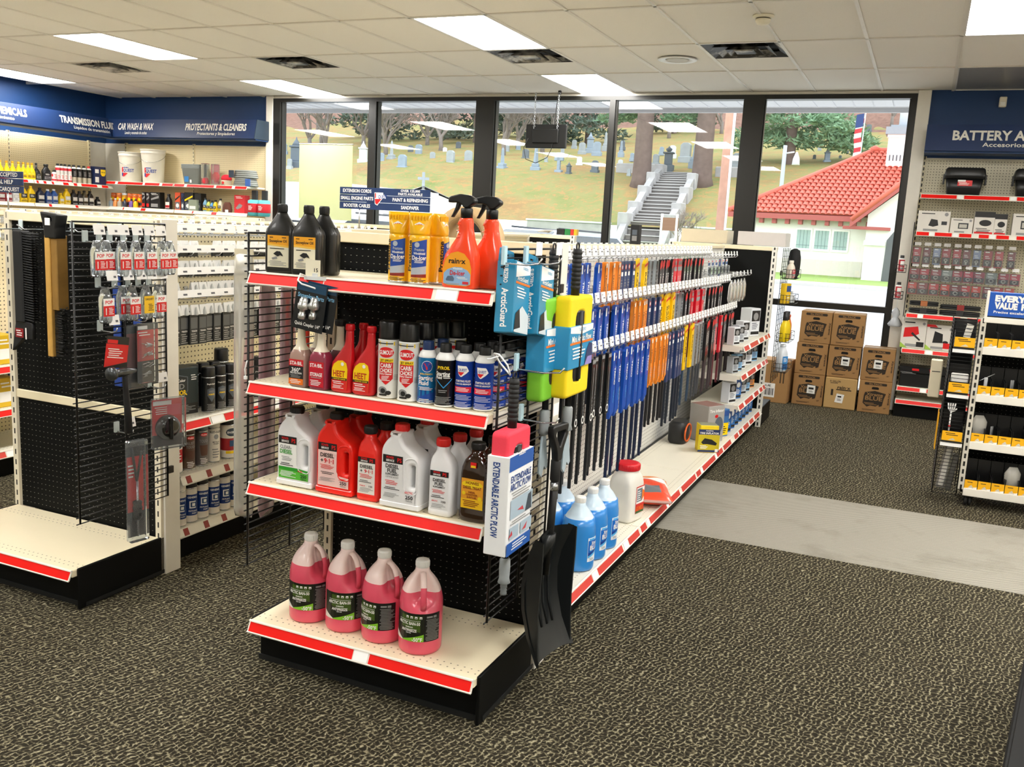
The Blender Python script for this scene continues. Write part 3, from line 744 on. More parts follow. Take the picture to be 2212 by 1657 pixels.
jug('first pink antifreeze jug from the left on the base shelf', (-1.888, 2.603, .168), rad(19), 'pink', rad(-25), 'pink antifreeze jugs')
jug('second pink antifreeze jug from the left, label facing forward', (-1.732, 2.603, .168), rad(30), 'pink', rad(-50), 'pink antifreeze jugs')
jug('third pink antifreeze jug from the left on the base shelf', (-1.577, 2.596, .168), rad(-6), 'pink', rad(-9), 'pink antifreeze jugs')
jug('rightmost pink antifreeze jug with its handle turned forward', (-1.422, 2.587, .168), rad(13), 'pink', rad(-68), 'pink antifreeze jugs')

# ------------------------------------------------------------------ diesel additive bottles (third shelf)
M_JWHITE = mat('bottle_white_hdpe', '#e9e9ea', .35, coat=.1); M_JRED = mat('bottle_red_hdpe', '#ee2419', .33, coat=.15)
CAPBLK = K('#121212', .45); CAPRED = K('#dc2420', .4)
JO = rpoly([(-.072, 0), (.072, 0), (.072, .155), (.066, .178), (.012, .212), (.002, .236), (.002, .252), (-.040, .252), (-.040, .236), (-.060, .215), (-.072, .190)], [.008, .008, .02, .02, .02, .004, .001, .001, .004, .02, .015])
JH = rpoly([(.040, .078), (.040, .150), (.056, .150), (.056, .078)], .0075)
def f_psjug(b):
    b.solid([JO, JH], .044, .012, 0, 0, 3)
    b.cbox(-.0735, .0735, -.0455, .0455, .003, .024, .004)                # foot step
def f_psrecess(b):   # raised bead around the recessed grip
    P = rpoly([(.018, .060), (.018, .168), (.050, .176), (.066, .165), (.066, .066), (.056, .054)], .014)
    b.tube([(p[0], -.0438, p[1]) for p in P], .0022, 5, 0, True)
def cap_ribbed(cx, cy, r, z0, z1): 
    def f(b): f_scap(r, z0, z1, 24)(b); b.move(cx, cy, 0)
    return f
def psjug(label, loc, col, kind, group, rot=0):
    t = thing('fuel_additive_jug', label, 'jug', loc, rot, group)
    part(t, 'jug_body', M_JRED if col == 'red' else M_JWHITE, f_psjug, 'ps'+col); part(t, 'grip_bead', M_JRED if col == 'red' else M_JWHITE, f_psrecess, 'psbead'+col)
    part(t, 'cap', CAPRED if kind == 'fuel' else CAPBLK, cap_ribbed(-.019, 0, .0235, .250, .274), 'pscap'+('r' if kind == 'fuel' else 'b'))
    y = -.0442
    if kind == 'none': return t
    mats = [{'clear': K('#f4f4f0', .4), 'red': K('#f0ccc6', .4), 'fuel': K('#e2e2e2', .4)}[kind], INK, LRED, K('#2f9a2c', .4), GREYT, WHT, K('#58b83a', .4)]
    L = [('p', [(-.062, .028), (.060, .028), (.060, .064), (.020, .068), (.012, .082), (.012, .150), (-.062, .150)], 0)]
    if kind == 'clear': L += [('p', [(-.062, .028), (.060, .028), (.060, .055), (-.062, .058)], 6), ('p', [(-.062, .058), (.060, .055), (.060, .064), (.02, .068), (-.062, .068)], 3)]
    L += [('r', -.062, .012, .150, .176, 1), ('t', 'POWER', .008, -.035, .168, 2, .028), ('t', 'SERVICE', .007, -.035, .158, 5, .03), ('t', 'PS', .014, .0, .163, 2, .016)]
    if kind == 'clear': L += [('t', 'CLEAR-', .012, -.032, .138, 4, .048), ('t', 'DIESEL', .014, -.030, .122, 3, .052), ('L', -.05, -.002, .090, .106, 3, 4), ('L', -.055, .0, .072, .084, 2, 1), ('L', -.058, .012, .034, .055, 5, 0), ('t', 'FUEL', .006, .03, .06, 2, .02), ('t', '250', .011, .043, .044, 1, .024), ('t', 'Gallons', .005, .043, .034, 1, .022)]
    elif kind == 'red': L += [('t', 'DIESEL', .014, -.025, .134, 1, .055), ('t', '+', .015, -.046, .115, 1), ('t', '9·1·1', .016, -.018, .115, 2, .038), ('L', -.054, .008, .086, .102, 4, 2), ('L', -.05, .004, .068, .078, 2, 1), ('L', -.056, .008, .044, .058, 5, 4), ('t', '250', .011, .040, .046, 1, .026), ('t', 'Gallons', .005, .040, .036, 4, .022), ('L', .022, .056, .054, .062, 2, 2)]
    else: L += [('t', 'DIESEL', .013, -.026, .140, 1, .050), ('t', 'FUEL', .013, -.026, .125, 1, .036), ('t', 'SUPPLEMENT', .0065, -.026, .113, 1, .05), ('t', '+CETANE BOOST', .005, -.026, .104, 4, .05), ('L', -.052, .0, .078, .094, 3, 2), ('L', -.055, .004, .062, .072, 2, 1), ('L', -.058, .002, .036, .052, 4, 4), ('t', 'ARCTIC', .007, .038, .062, 2, .03), ('t', '250', .012, .040, .046, 1, .028), ('t', 'Gallons', .005, .040, .035, 4, .024)]
    label_flat(t, 'pslab'+kind, mats, y, L)
    return t
Z3 = .677
psjug('white handled jug with a green label and black cap', (-1.888, 2.541, Z3), 'white', 'clear', 'handled fuel additive jugs')
psjug('white handled jug with black cap standing behind the green-labelled one', (-1.868, 2.66, Z3), 'white', 'none', 'handled fuel additive jugs')
psjug('red handled jug with black cap and pale label, front row', (-1.725, 2.541, Z3), 'red', 'red', 'handled fuel additive jugs')
psjug('red handled jug standing behind the front red jug', (-1.71, 2.66, Z3), 'red', 'none', 'handled fuel additive jugs')
psjug('white handled jug with red cap and black lettering, front row', (-1.462, 2.526, Z3), 'white', 'fuel', 'handled fuel additive jugs')
psjug('white handled jug with red cap standing in the back row', (-1.445, 2.66, Z3), 'white', 'fuel', 'handled fuel additive jugs')
def f_small(b):
    b.loft([ring(w_, d, z, e, 28, cx) for w_, d, z, e, cx in ((.076, .052, 0, 5, 0), (.084, .060, .004, 5, 0), (.086, .062, .014, 5, 0), (.086, .062, .020, 5, 0), (.083, .059, .024, 5, 0), (.083, .059, .155, 5, 0), (.080, .057, .172, 4, -.001), (.066, .052, .190, 3.2, -.004), (.046, .044, .204, 2.4, -.006), (.040, .040, .212, 2, -.006), (.040, .040, .226, 2, -.006))])
def psmall(label, loc, col, kind, group):
    t = thing('fuel_additive_bottle', label, 'bottle', loc, 0, group)
    part(t, 'bottle_body', M_JRED if col == 'red' else M_JWHITE, f_small, 'pss'+col)
    part(t, 'cap', CAPRED if col == 'white' else CAPBLK, cap_ribbed(-.006, 0, .0225, .224, .249), 'psscap'+col)
    if kind:
        mats = [PALE if col == 'red' else K('#e2e2e2', .4), INK, LRED, GREYT, WHT]
        L = [('r', -.034, .032, .024, .130, 0), ('r', -.034, .032, .130, .148, 1), ('t', 'POWER', .006, -.01, .143, 2, .024), ('t', 'SERVICE', .005, -.01, .1355, 4, .026), ('t', 'PS', .011, .018, .139, 2, .014)]
        if col == 'red': L += [('t', 'DIESEL', .011, 0, .117, 1, .050), ('t', '+', .012, -.02, .102, 1), ('t', '9·1·1', .012, .008, .102, 2, .032), ('L', -.028, .028, .078, .092, 3, 2), ('L', -.028, .02, .062, .072, 2, 1), ('L', -.028, .028, .03, .046, 4, 3), ('t', '100', .006, .018, .052, 1, .014), ('t', 'PREMIUM', .004, -.014, .052, 2, .02)]
        else: L += [('t', 'DIESEL', .010, 0, .118, 1, .046), ('t', 'FUEL', .010, 0, .106, 1, .032), ('t', 'SUPPLEMENT', .005, 0, .096, 1, .044), ('L', -.026, .026, .076, .088, 3, 2), ('L', -.028, .02, .06, .07, 2, 1), ('t', 'ARCTIC', .005, -.014, .050, 2, .022), ('t', '100', .007, .018, .050, 1, .016), ('L', -.028, .026, .028, .042, 3, 3)]
        label_flat(t, 'psslab'+col, mats, -.0297, L)
    return t
psmall('slim red fuel additive bottle with black cap, front row', (-1.597, 2.530, Z3), 'red', 1, 'slim fuel additive bottles')
psmall('slim red fuel additive bottle second from the front', (-1.585, 2.61, Z3), 'red', 0, 'slim fuel additive bottles')
psmall('slim red fuel additive bottle at the very back', (-1.572, 2.69, Z3), 'red', 0, 'slim fuel additive bottles')
psmall('slim white fuel additive bottle with red cap, front row', (-1.320, 2.520, Z3), 'white', 1, 'slim fuel additive bottles')
psmall('slim white fuel additive bottle second from the front', (-1.308, 2.61, Z3), 'white', 0, 'slim fuel additive bottles')
psmall('slim white fuel additive bottle third from the front', (-1.293, 2.70, Z3), 'white', 0, 'slim fuel additive bottles')
M_AMBER = mat('bottle_amber', '#2a1608', .12, coat=.5)
def f_amber(b):
    b.loft([ring(w_, d, z, e, 28) for w_, d, z, e in ((.09, .055, 0, 3.4), (.102, .066, .004, 3.4), (.104, .068, .014, 3.4), (.104, .068, .028, 3.4), (.101, .065, .034, 3.4), (.101, .065, .150, 3.4), (.096, .062, .172, 3.2), (.080, .056, .194, 2.8), (.056, .048, .208, 2.3), (.042, .042, .216, 2), (.040, .040, .232, 2))])
    for z in (.060, .085, .110, .135): b.cbox(.047, .0525, -.022, .022, z, z+.012, .002)
for lb, p in (('dark amber bottle with yellow and orange label, front row', (-1.205, 2.525, Z3)), ('dark amber bottle behind the one with the yellow label', (-1.195, 2.625, Z3))):
    t = thing('diesel_treatment_bottle', lb, 'bottle', p, 0, 'amber diesel treatment bottles')
    part(t, 'bottle_body', M_AMBER, f_amber, 'amber'); part(t, 'cap', CAPBLK, cap_ribbed(0, 0, .0225, .230, .252), 'ambercap')
    label_flat(t, 'amberlab', [K('#e8a02a', .4), K('#f4c21c', .4), K('#7a1e10', .4), K('#f3d21a', .4), LRED, WHT], -.0327, [('r', -.038, .038, .044, .140, 0), ('r', -.038, .038, .044, .075, 1), ('e', 0, .122, .036, .012, 3), ('t', 'HOWES', .009, 0, .127, 2, .045), ('t', 'DIESEL TREAT', .009, 0, .112, 2, .062), ('t', 'DIESEL', .006, 0, .097, 2, .024), ('t', 'CONDITIONER', .006, 0, .089, 2, .04), ('t', '& ANTI-GEL', .006, 0, .081, 2, .034), ('L', -.032, .032, .05, .072, 4, 2), ('e', -.028, .093, .006, .006, 3), ('e', .028, .080, .007, .007, 3), ('r', -.008, .012, .176, .194, 4), ('r', -.006, .010, .177, .184, 3)])

# ------------------------------------------------------------------ second shelf: cans and treatment bottles
Z2 = 1.0315
M_NECK = mat('bottle_neck_frosted', '#e6dcc4', .35, coat=.2)
def stabil(label, loc, body, kind, group):
    t = thing('fuel_stabilizer_bottle', label, 'bottle', loc, 0, group)
    bm = K(body, .25, coat=.3)
    zs = [(.056, .044, 0, 5), (.066, .053, .004, 5), (.067, .054, .012, 5), (.067, .054, .100, 5), (.064, .052, .112, 4.5), (.050, .044, .126, 3.4), (.036, .034, .136, 2.6), (.030, .030, .146, 2.1), (.027, .027, .165, 2), (.0245, .0245, .195, 2), (.0245, .0245, .212, 2)]
    part(t, 'bottle_body', [bm, M_NECK], lambda b: b.loft([ring(w_, d, z, e, 24) for w_, d, z, e in zs], 0, True, True, [0]*5+[1]*5), 'sta'+body)
    part(t, 'cap', CAPBLK, f_scap(.0185, .207, .228, 20), 'stacap')
    if kind:
        mats = [INK if kind == '360' else K('#c4122a', .4), K('#c91a26', .4), WHT, ORNG, GREYT]
        L = [('r', -.029, .029, .010, .092, 0), ('r', -.029, .029, .072, .094, 1), ('t', 'STA·BIL', .012, 0, .082, 2, .050)]
        L += [('t', '360°', .013, 0, .060, 2, .036), ('t', 'PROTECTION', .006, 0, .049, 2, .046), ('r', -.029, .029, .010, .030, 3), ('L', -.024, .024, .032, .044, 3, 4), ('L', -.024, .02, .013, .028, 3, 2)] if kind == '360' else [('t', 'STORAGE', .012, 0, .052, 2, .048), ('r', -.02, .02, .040, .0425, 4), ('L', -.024, .024, .014, .034, 4, 2)]
        label_flat(t, 'stalab'+kind, mats, -.0272, L)
stabil('long-necked fuel stabilizer bottle with black and orange label', (-1.864, 2.500, Z2), '#a8877a', '360', 'long-necked stabilizer bottles')
stabil('long-necked fuel stabilizer bottle with red liquid and red storage label', (-1.785, 2.502, Z2), '#8d2f45', 'st', 'long-necked stabilizer bottles')
stabil('long-necked stabilizer bottle in the back row, left one', (-1.85, 2.575, Z2), '#a8877a', '', 'long-necked stabilizer bottles')
stabil('long-necked stabilizer bottle in the back row, right one', (-1.765, 2.580, Z2), '#6d4348', '', 'long-necked stabilizer bottles')
M_HEET = mat('bottle_dark_red', '#c8121c', .3, coat=.2)
def heet(label, loc, lab, group):
    t = thing('gas_antifreeze_bottle', label, 'bottle', loc, 0, group)
    zs = [(.066, .036, 0, 3, 0), (.078, .044, .004, 3, 0), (.080, .046, .012, 3, 0), (.079, .045, .085, 3, 0), (.076, .044, .098, 3, .001), (.064, .040, .115, 2.8, .007), (.048, .035, .135, 2.5, .014), (.034, .031, .152, 2.2, .020), (.029, .029, .166, 2, .022), (.026, .026, .200, 2, .023), (.025, .025, .206, 2, .023)]
    part(t, 'bottle_body', M_HEET, lambda b: b.loft([ring(w_, d, z, e, 24, cx) for w_, d, z, e, cx in zs]), 'heet')
    part(t, 'cap', M_HEET, lambda b: (f_scap(.0148, .205, .226, 18)(b), b.move(.023, 0, 0)), 'heetcap')
    if lab:
        A = [(-.031, .010), (.028, .010), (.031, .080), (.026, .100), (.012, .108), (-.006, .106), (-.022, .094), (-.029, .078)]
        label_flat(t, 'heetlab', [LYEL, K('#d8261f', .4), INK, WHT, K('#c03018', .4)], -.0226, [('p', A, 0), ('p', [(-.031, .010), (.028, .010), (.029, .042), (-.030, .042)], 1), ('r', -.030, .029, .042, .050, 2), ('t', 'HEET', .020, -.001, .064, 4, .046), ('t', '+ MOISTURE CLEANER', .004, 0, .046, 0, .05), ('L', -.026, .022, .028, .04, 2, 3), ('L', -.026, .018, .014, .026, 3, 3), ('e', .012, .096, .006, .006, 3)])
heet('red gas antifreeze bottle with yellow label, front row left', (-1.700, 2.506, Z2), 1, 'red gas antifreeze bottles')
heet('red gas antifreeze bottle with yellow label, front row right', (-1.620, 2.510, Z2), 1, 'red gas antifreeze bottles')
heet('red gas antifreeze bottle behind the front left one', (-1.69, 2.57, Z2), 0, 'red gas antifreeze bottles')
heet('red gas antifreeze bottle behind the front right one', (-1.605, 2.572, Z2), 0, 'red gas antifreeze bottles')
heet('red gas antifreeze bottle at the back of its row', (-1.655, 2.64, Z2), 0, 'red gas antifreeze bottles')
def can(name, label, cat, loc, rot, key, r, h, body, capr, caph, capm, group=None, shoulder=None, sh=.018, items=None, lmats=None, bands=(), tilt=None):
    """aerosol-type can: rolled rims, body, domed shoulder, cap, printed label"""
    t = thing(name, label, cat, loc, rot, group)
    mats = [body, shoulder or M_CHROME]+[m for _, _, m in bands]
    def fb(b):
        pr = [(r*.93, 0), (r, .002), (r, .005), (r*.985, .006)]; mi = [1, 1, 1]
        zz = sorted({.007, h-.003}|{z for a, c, _ in bands for z in (a, c)})
        for z in zz:
            pr.append((r*.985, z)); k = 0
            zc = (pr[-2][1]+z)/2
            for i, (a, c, _) in enumerate(bands):
                if a <= zc <= c: k = 2+i
            mi.append(k)
        pr += [(r, h-.002), (r, h), (r*.93, h+sh*.25), (r*.78, h+sh*.65), (r*.60, h+sh)]; mi += [1, 1, 1, 1, 1]
        b.lathe(pr, 26, 0, mats=mi)
    part(t, 'can_body', mats, fb, 'canb'+key)
    z0 = h+sh*.3 if capr > r*.8 else h+sh-.004
    part(t, 'cap', capm, lambda b: b.lathe([(capr, z0), (capr, z0+caph*.1), (capr*.97, z0+caph*.9), (capr*.90, z0+caph), (capr*.5, z0+caph+.0005)], 24), 'canc'+key)
    if items: label_cyl(t, 'canl'+key, lmats, r*.987, items)
    return t
M_CANW = mat('can_white_gloss', '#eeeeea', .25, coat=.3); M_CANB = mat('can_royal_blue', '#1b3f9e', .22, coat=.4); M_CANK = mat('can_black_gloss', '#131418', .22, coat=.4); M_CANV = mat('can_cyan_blue', '#1d78b4', .22, coat=.4); M_SHW = K('#e9e9e6', .3)
gum_l = [LRED, WHT, LYEL, INK, GREYT]
gum_i = [('r', -.10, .10, .172, .184, 2), ('L', -.05, .05, .174, .182, 1, 3), ('p', [(-.024, .118), (.022, .118), (.022, .065), (0, .045), (-.024, .065)], 0), ('e', -.002, .150, .026, .017, 0), ('e', -.002, .150, .024, .0145, 0), ('t', 'GUMOUT', .014, -.002, .150, 1, .044), ('r', -.024, .022, .118, .130, 2), ('t', 'JET SPRAY', .007, 0, .124, 3, .04), ('t', 'CARB/', .013, -.001, .108, 1, .036), ('t', 'CHOKE', .013, -.001, .092, 1, .038), ('t', 'Parts Cleaner', .006, -.001, .081, 1, .038), ('L', -.016, .012, .058, .075, 4, 1), ('e', -.010, .028, .014, .012, 4), ('e', -.008, .026, .008, .008, 3), ('e', .008, .020, .009, .007, 3), ('r', -.02, .004, .010, .016, 3)]
gum_i += [('r', .024, .06, .062+.005*q, .063+.005*q, 3) for q in range(4)]
G = 'tall white carburetor cleaner cans with black caps'
for i, (x, y, lb) in enumerate(((-1.540, 2.523, 'tall white carburetor cleaner can, front row left'), (-1.462, 2.519, 'tall white carburetor cleaner can, front row right'), (-1.452, 2.60, 'tall white carburetor cleaner can in the second row'), (-1.435, 2.67, 'tall white carburetor cleaner can in the third row'), (-1.40, 2.72, 'tall white carburetor cleaner can farthest back'))):
    can('carburetor_cleaner_can', lb, 'can', (x, y, Z2), rad((20, 18, 20, 24, 24)[i]), 'gum', .034, .188, M_CANW, .0325, .058, K('#0d0d0e', .3), G, M_SHW, .008, gum_i, gum_l)
can('starting_fluid_can', 'cyan blue starting fluid can with navy cap', 'can', (-1.395, 2.523, Z2), rad(20), 'valv', .031, .150, M_CANV, .0185, .032, K('#16305e', .35), 'starting fluid cans', M_SHW, .020,
    [('r', -.06, .06, .005, .050, 1), ('e', .002, .120, .018, .018, 0), ('e', .002, .120, .0165, .0165, 3), ('t', 'V', .020, .002, .120, 2, .022), ('t', 'EXTRA STRENGTH', .005, .0, .096, 4, .04), ('t', 'Starting', .014, -.002, .084, 0, .048), ('t', 'Fluid', .014, -.008, .068, 0, .032), ('L', -.024, .026, .044, .056, 3, 0), ('q', -.026, .026, .02, .01, .022, .040, 3), ('L', -.024, .024, .008, .018, 2, 0)], [WHT, K('#0f3f8a', .3), LRED, LBLU, LYEL])
can('starting_fluid_can', 'cyan blue starting fluid can behind the front one', 'can', (-1.385, 2.60, Z2), 0, 'valv2', .031, .150, M_CANV, .0185, .032, K('#16305e', .35), 'starting fluid cans', M_SHW, .020)
can('starting_fluid_can', 'black starting fluid can with grey-white shoulder', 'can', (-1.327, 2.512, Z2), rad(18), 'pyr', .031, .150, M_CANK, .0185, .032, CAPBLK, 'starting fluid cans', M_SHW, .020,
    [('t', 'PYROIL', .010, .0, .124, 0, .040), ('t', 'Starting', .013, -.002, .106, 1, .046), ('t', 'Fluid', .009, -.014, .094, 1, .020), ('L', -.002, .026, .09, .099, 2, 1), ('q', -.022, .002, .085, .060, .088, .064, 2), ('q', .002, .028, .060, .088, .064, .092, 2), ('L', -.016, .018, .045, .056, 2, 3), ('L', -.026, .026, .010, .034, 6, 3)], [LYEL, WHT, K('#2e8fd0', .3), GREYT])
can('starting_fluid_can', 'black starting fluid can behind the front black one', 'can', (-1.315, 2.59, Z2), 0, 'pyr2', .031, .150, M_CANK, .0185, .032, CAPBLK, 'starting fluid cans', M_SHW, .020)
cq_l = [WHT, K('#e0243c', .3), K('#b9c3e6', .4), LRED, LBLU]
cq_i = [('p', [(-.020, .135), (.010, .135), (.018, .120), (.010, .112), (-.006, .100), (-.016, .108)], 0), ('p', [(-.017, .116), (.004, .116), (-.006, .104), (-.014, .109)], 3), ('t', 'QUEST', .008, -.002, .123, 4, .026), ('t', 'STARTING FLUID', .0065, .0, .088, 0, .050), ('t', 'FLUIDO DE ARRANQUE', .005, .0, .079, 0, .052), ('r', -.028, .028, .052, .070, 1), ('L', -.024, .024, .055, .068, 3, 0), ('L', -.028, .028, .028, .046, 4, 2), ('L', -.028, .028, .008, .024, 4, 2)]
for i, (x, y, lb) in enumerate(((-1.265, 2.526, 'royal blue starting fluid can second from the right, front row'), (-1.201, 2.532, 'royal blue starting fluid can at the right end, front row'), (-1.253, 2.60, 'royal blue starting fluid can, second row left'), (-1.188, 2.605, 'royal blue starting fluid can, second row right'), (-1.243, 2.675, 'royal blue starting fluid can, third row left'), (-1.178, 2.68, 'royal blue starting fluid can, third row right'), (-1.172, 2.75, 'royal blue starting fluid can at the very back'))):
    can('starting_fluid_can', lb, 'can', (x, y, Z2), rad((16, 16, 16, 16, 10, 10, 10)[i]), 'cqb', .0305, .152, M_CANB, .0185, .030, CAPBLK, 'royal blue starting fluid cans', M_SHW, .020, cq_i, cq_l)

# ------------------------------------------------------------------ top shelf
Z1 = 1.4035
OO = [(.094, .058, 0, 5), (.100, .064, .004, 5), (.102, .066, .012, 5), (.102, .066, .130, 5), (.098, .064, .142, 4.5), (.076, .056, .160, 3.5), (.054, .046, .178, 2.8), (.038, .036, .192, 2.2), (.034, .034, .198, 2)]
def f_oil(b):
    b.loft([ring(w_, d, z, e, 28) for w_, d, z, e in OO])
    for s in (-1, 1): b.tube([(s*.0505, -.015, .012), (s*.0505, -.015, .13), (s*.040, -.012, .158)], .0016, 4); b.tube([(s*.0505, .015, .012), (s*.0505, .015, .13), (s*.040, .012, .158)], .0016, 4)
M_OILB = mat('bottle_black_satin', '#121210', .34, coat=.15)
for i, (x, y, r, lb) in enumerate(((-1.958, 2.515, 14, 'black snowplow oil jug at the left end'), (-1.850, 2.512, 14, 'black snowplow oil jug, middle one with the paper price tag before it'), (-1.845, 2.59, 14, 'black snowplow oil jug standing behind the middle one'))):
    t = thing('snowplow_oil_jug', lb, 'jug', (x, y, Z1), rad(r), 'black snowplow oil jugs')
    part(t, 'jug_body', M_OILB, f_oil, 'oil'); part(t, 'cap', K('#0b0b0b', .4), f_scap(.0165, .198, .226, 20), 'oilcap')
    if i < 2: label_flat(t, 'oillab', [K('#ece6cc', .5), K('#f2a81c', .45), INK, GREYT, K('#f6c34a', .45)], -.0332, [('r', -.037, .037, .020, .124, 0), ('r', -.037, .037, .090, .124, 1), ('q', -.037, .037, .091, .085, .097, .091, 4), ('t', 'Snowplow Oil', .009, .0, .106, 2, .060), ('L', -.03, -.012, .114, .120, 1, 2), ('L', .012, .03, .114, .120, 1, 2), ('L', -.032, .032, .078, .084, 1, 2), ('p', [(-.016, .064), (-.004, .073), (.008, .072), (.016, .062), (.018, .056), (.008, .060), (0, .055), (-.010, .060)], 2), ('p', [(-.022, .050), (-.004, .056), (-.002, .048), (-.018, .044)], 3), ('L', -.033, .03, .024, .042, 4, 3)])
M_DEICE = mat('can_yellow', '#f2b70e', .28, coat=.3)
def f_hood(b):
    zs = [(.062, .060, .150, 2), (.064, .061, .158, 2), (.064, .058, .168, 2.6), (.066, .044, .190, 4), (.072, .024, .212, 6), (.074, .016, .220, 6)]
    b.loft([ring(w_, d, z, e, 24) for w_, d, z, e in zs])
    for q in range(7): b.cbox(-.030+q*.009, -.026+q*.009, -.022+abs(q-3)*.0008, -.014, .196, .212, .001)
dei_l = [LBLU, WHT, INK, K('#d43a1e', .4), K('#b0b7be', .4), K('#8a2a1c', .4), K('#caa61c', .4)]
dei_i = [('q', -.022, .028, .042, .042, .128, .140, 0), ('p', [(-.022, .050), (.028, .058), (.028, .030), (-.022, .028)], 4), ('q', -.022, .028, .022, .022, .030, .033, 5), ('e', -.004, .122, .008, .008, 4), ('t', 'Prestone', .009, .004, .108, 4, .030), ('t', 'Windshield', .007, .004, .096, 1, .036), ('t', 'De-Icer', .013, .004, .083, 1, .044), ('L', -.012, .02, .066, .076, 3, 1), ('t', 'Prestone', .014, -.029, .088, 2, .095, PI/2), ('L', -.024, .026, .008, .02, 3, 2)]
for i, (x, y, lb) in enumerate(((-1.515, 2.528, 'yellow windshield de-icer can with scraper cap, front left'), (-1.440, 2.524, 'yellow windshield de-icer can with scraper cap, front right'), (-1.415, 2.60, 'yellow windshield de-icer can standing behind the front pair'))):
    t = thing('deicer_can', lb, 'can', (x, y, Z1), rad((14, 22, 95)[i]), 'yellow de-icer cans')
    part(t, 'can_body', [M_DEICE, M_CHROME], lambda b: b.lathe([(.031, 0), (.0335, .002), (.0335, .006), (.033, .007), (.033, .140), (.0325, .148), (.029, .152)], 28, 0, mats=[1, 1, 1, 0, 0, 0]), 'deib')
    part(t, 'scraper_cap', M_DEICE, f_hood, 'deih')
    label_cyl(t, 'deil', dei_l, .0331, dei_i)
    label_flat(t, 'deil2', [WHT, LRED], -.0235, [('p', [(-.014, .170), (.014, .170), (.015, .184), (0, .192), (-.015, .184)], 0), ('t', 'ICE', .008, 0, .181, 1, .018), ('t', 'SCRAPER', .005, 0, .173, 1, .022)])
M_RX = mat('spray_orange_red', '#f4471e', .25, sss=.0, coat=.3)
def f_rx(b):
    zs = [(.100, .052, 0, 4, 0), (.112, .060, .004, 4, 0), (.115, .062, .014, 4, 0), (.114, .062, .075, 3.6, 0), (.106, .060, .100, 3.2, .002), (.082, .054, .125, 2.8, .006), (.058, .046, .150, 2.4, .010), (.048, .040, .168, 2.2, .012), (.046, .038, .182, 2.2, .010), (.050, .040, .196, 2.1, .008), (.042, .038, .206, 2, .010), (.036, .036, .212, 2, .010)]
    b.loft([ring(w_, d, z, e, 28, cx) for w_, d, z, e, cx in zs])
    for q in range(5): b.tube([(-.012+.004*(q % 2), -.020, .152+.010*q), (.0, -.0215, .152+.010*q)], .0012, 4)
def f_trig(b):
    b.lathe([(.0185, .208), (.0185, .236), (.0165, .240)], 20, 0, .010)
    b.solid([rpoly([(-.048, .254), (-.046, .272), (-.01, .281), (.022, .278), (.040, .266), (.040, .256), (.026, .246), (.018, .240), (.004, .240), (-.002, .250), (-.02, .256)], .006)], .0145, .004, 0, 0, 2)
    b.solid([rpoly([(-.022, .256), (-.026, .240), (-.034, .222), (-.040, .212), (-.034, .211), (-.026, .222), (-.016, .238), (-.010, .254)], .002)], .008, .002, 0, 0, 1)
for lb, p, q in (('orange-red spray bottle of windshield de-icer, front one', (-1.284, 2.510, Z1), 1), ('orange-red spray bottle of windshield de-icer, behind the front one', (-1.235, 2.585, Z1), 0)):
    t = thing('spray_bottle', lb, 'spray bottle', p, rad(2), 'orange-red de-icer spray bottles')
    part(t, 'bottle_body', M_RX, f_rx, 'rxb'); part(t, 'trigger_head', M_DARKPLASTIC, f_trig, 'rxt')
    if q:
        A = [(-.046, .014), (-.030, .008), (.032, .008), (.046, .014), (.047, .060), (.040, .086), (.022, .105), (0, .111), (-.022, .105), (-.040, .086), (-.047, .060)]
        B = [(-.044, .014), (-.028, .010), (.030, .010), (.044, .014), (.045, .044), (.034, .056), (.014, .064), (-.010, .064), (-.032, .056), (-.044, .044)]
        label_flat(t, 'rxl', [K('#f6a31a', .35), K('#8fb3d8', .4), INK, WHT, K('#d0303a', .4), K('#9aa4b2', .4), K('#53667e', .4)], -.0312, [('p', A, 0), ('p', B, 1), ('t', 'rain·x', .016, 0, .083, 2, .056), ('t', 'Windshield', .006, .002, .060, 3, .032), ('t', 'De-Icer', .014, .002, .047, 4, .050), ('p', [(-.036, .026), (-.030, .036), (-.014, .037), (-.008, .029), (-.010, .022), (-.034, .022)], 6), ('L', .0, .04, .028, .036, 2, 3), ('r', .020, .040, .014, .022, 4), ('r', -.034, .01, .012, .016, 5)])
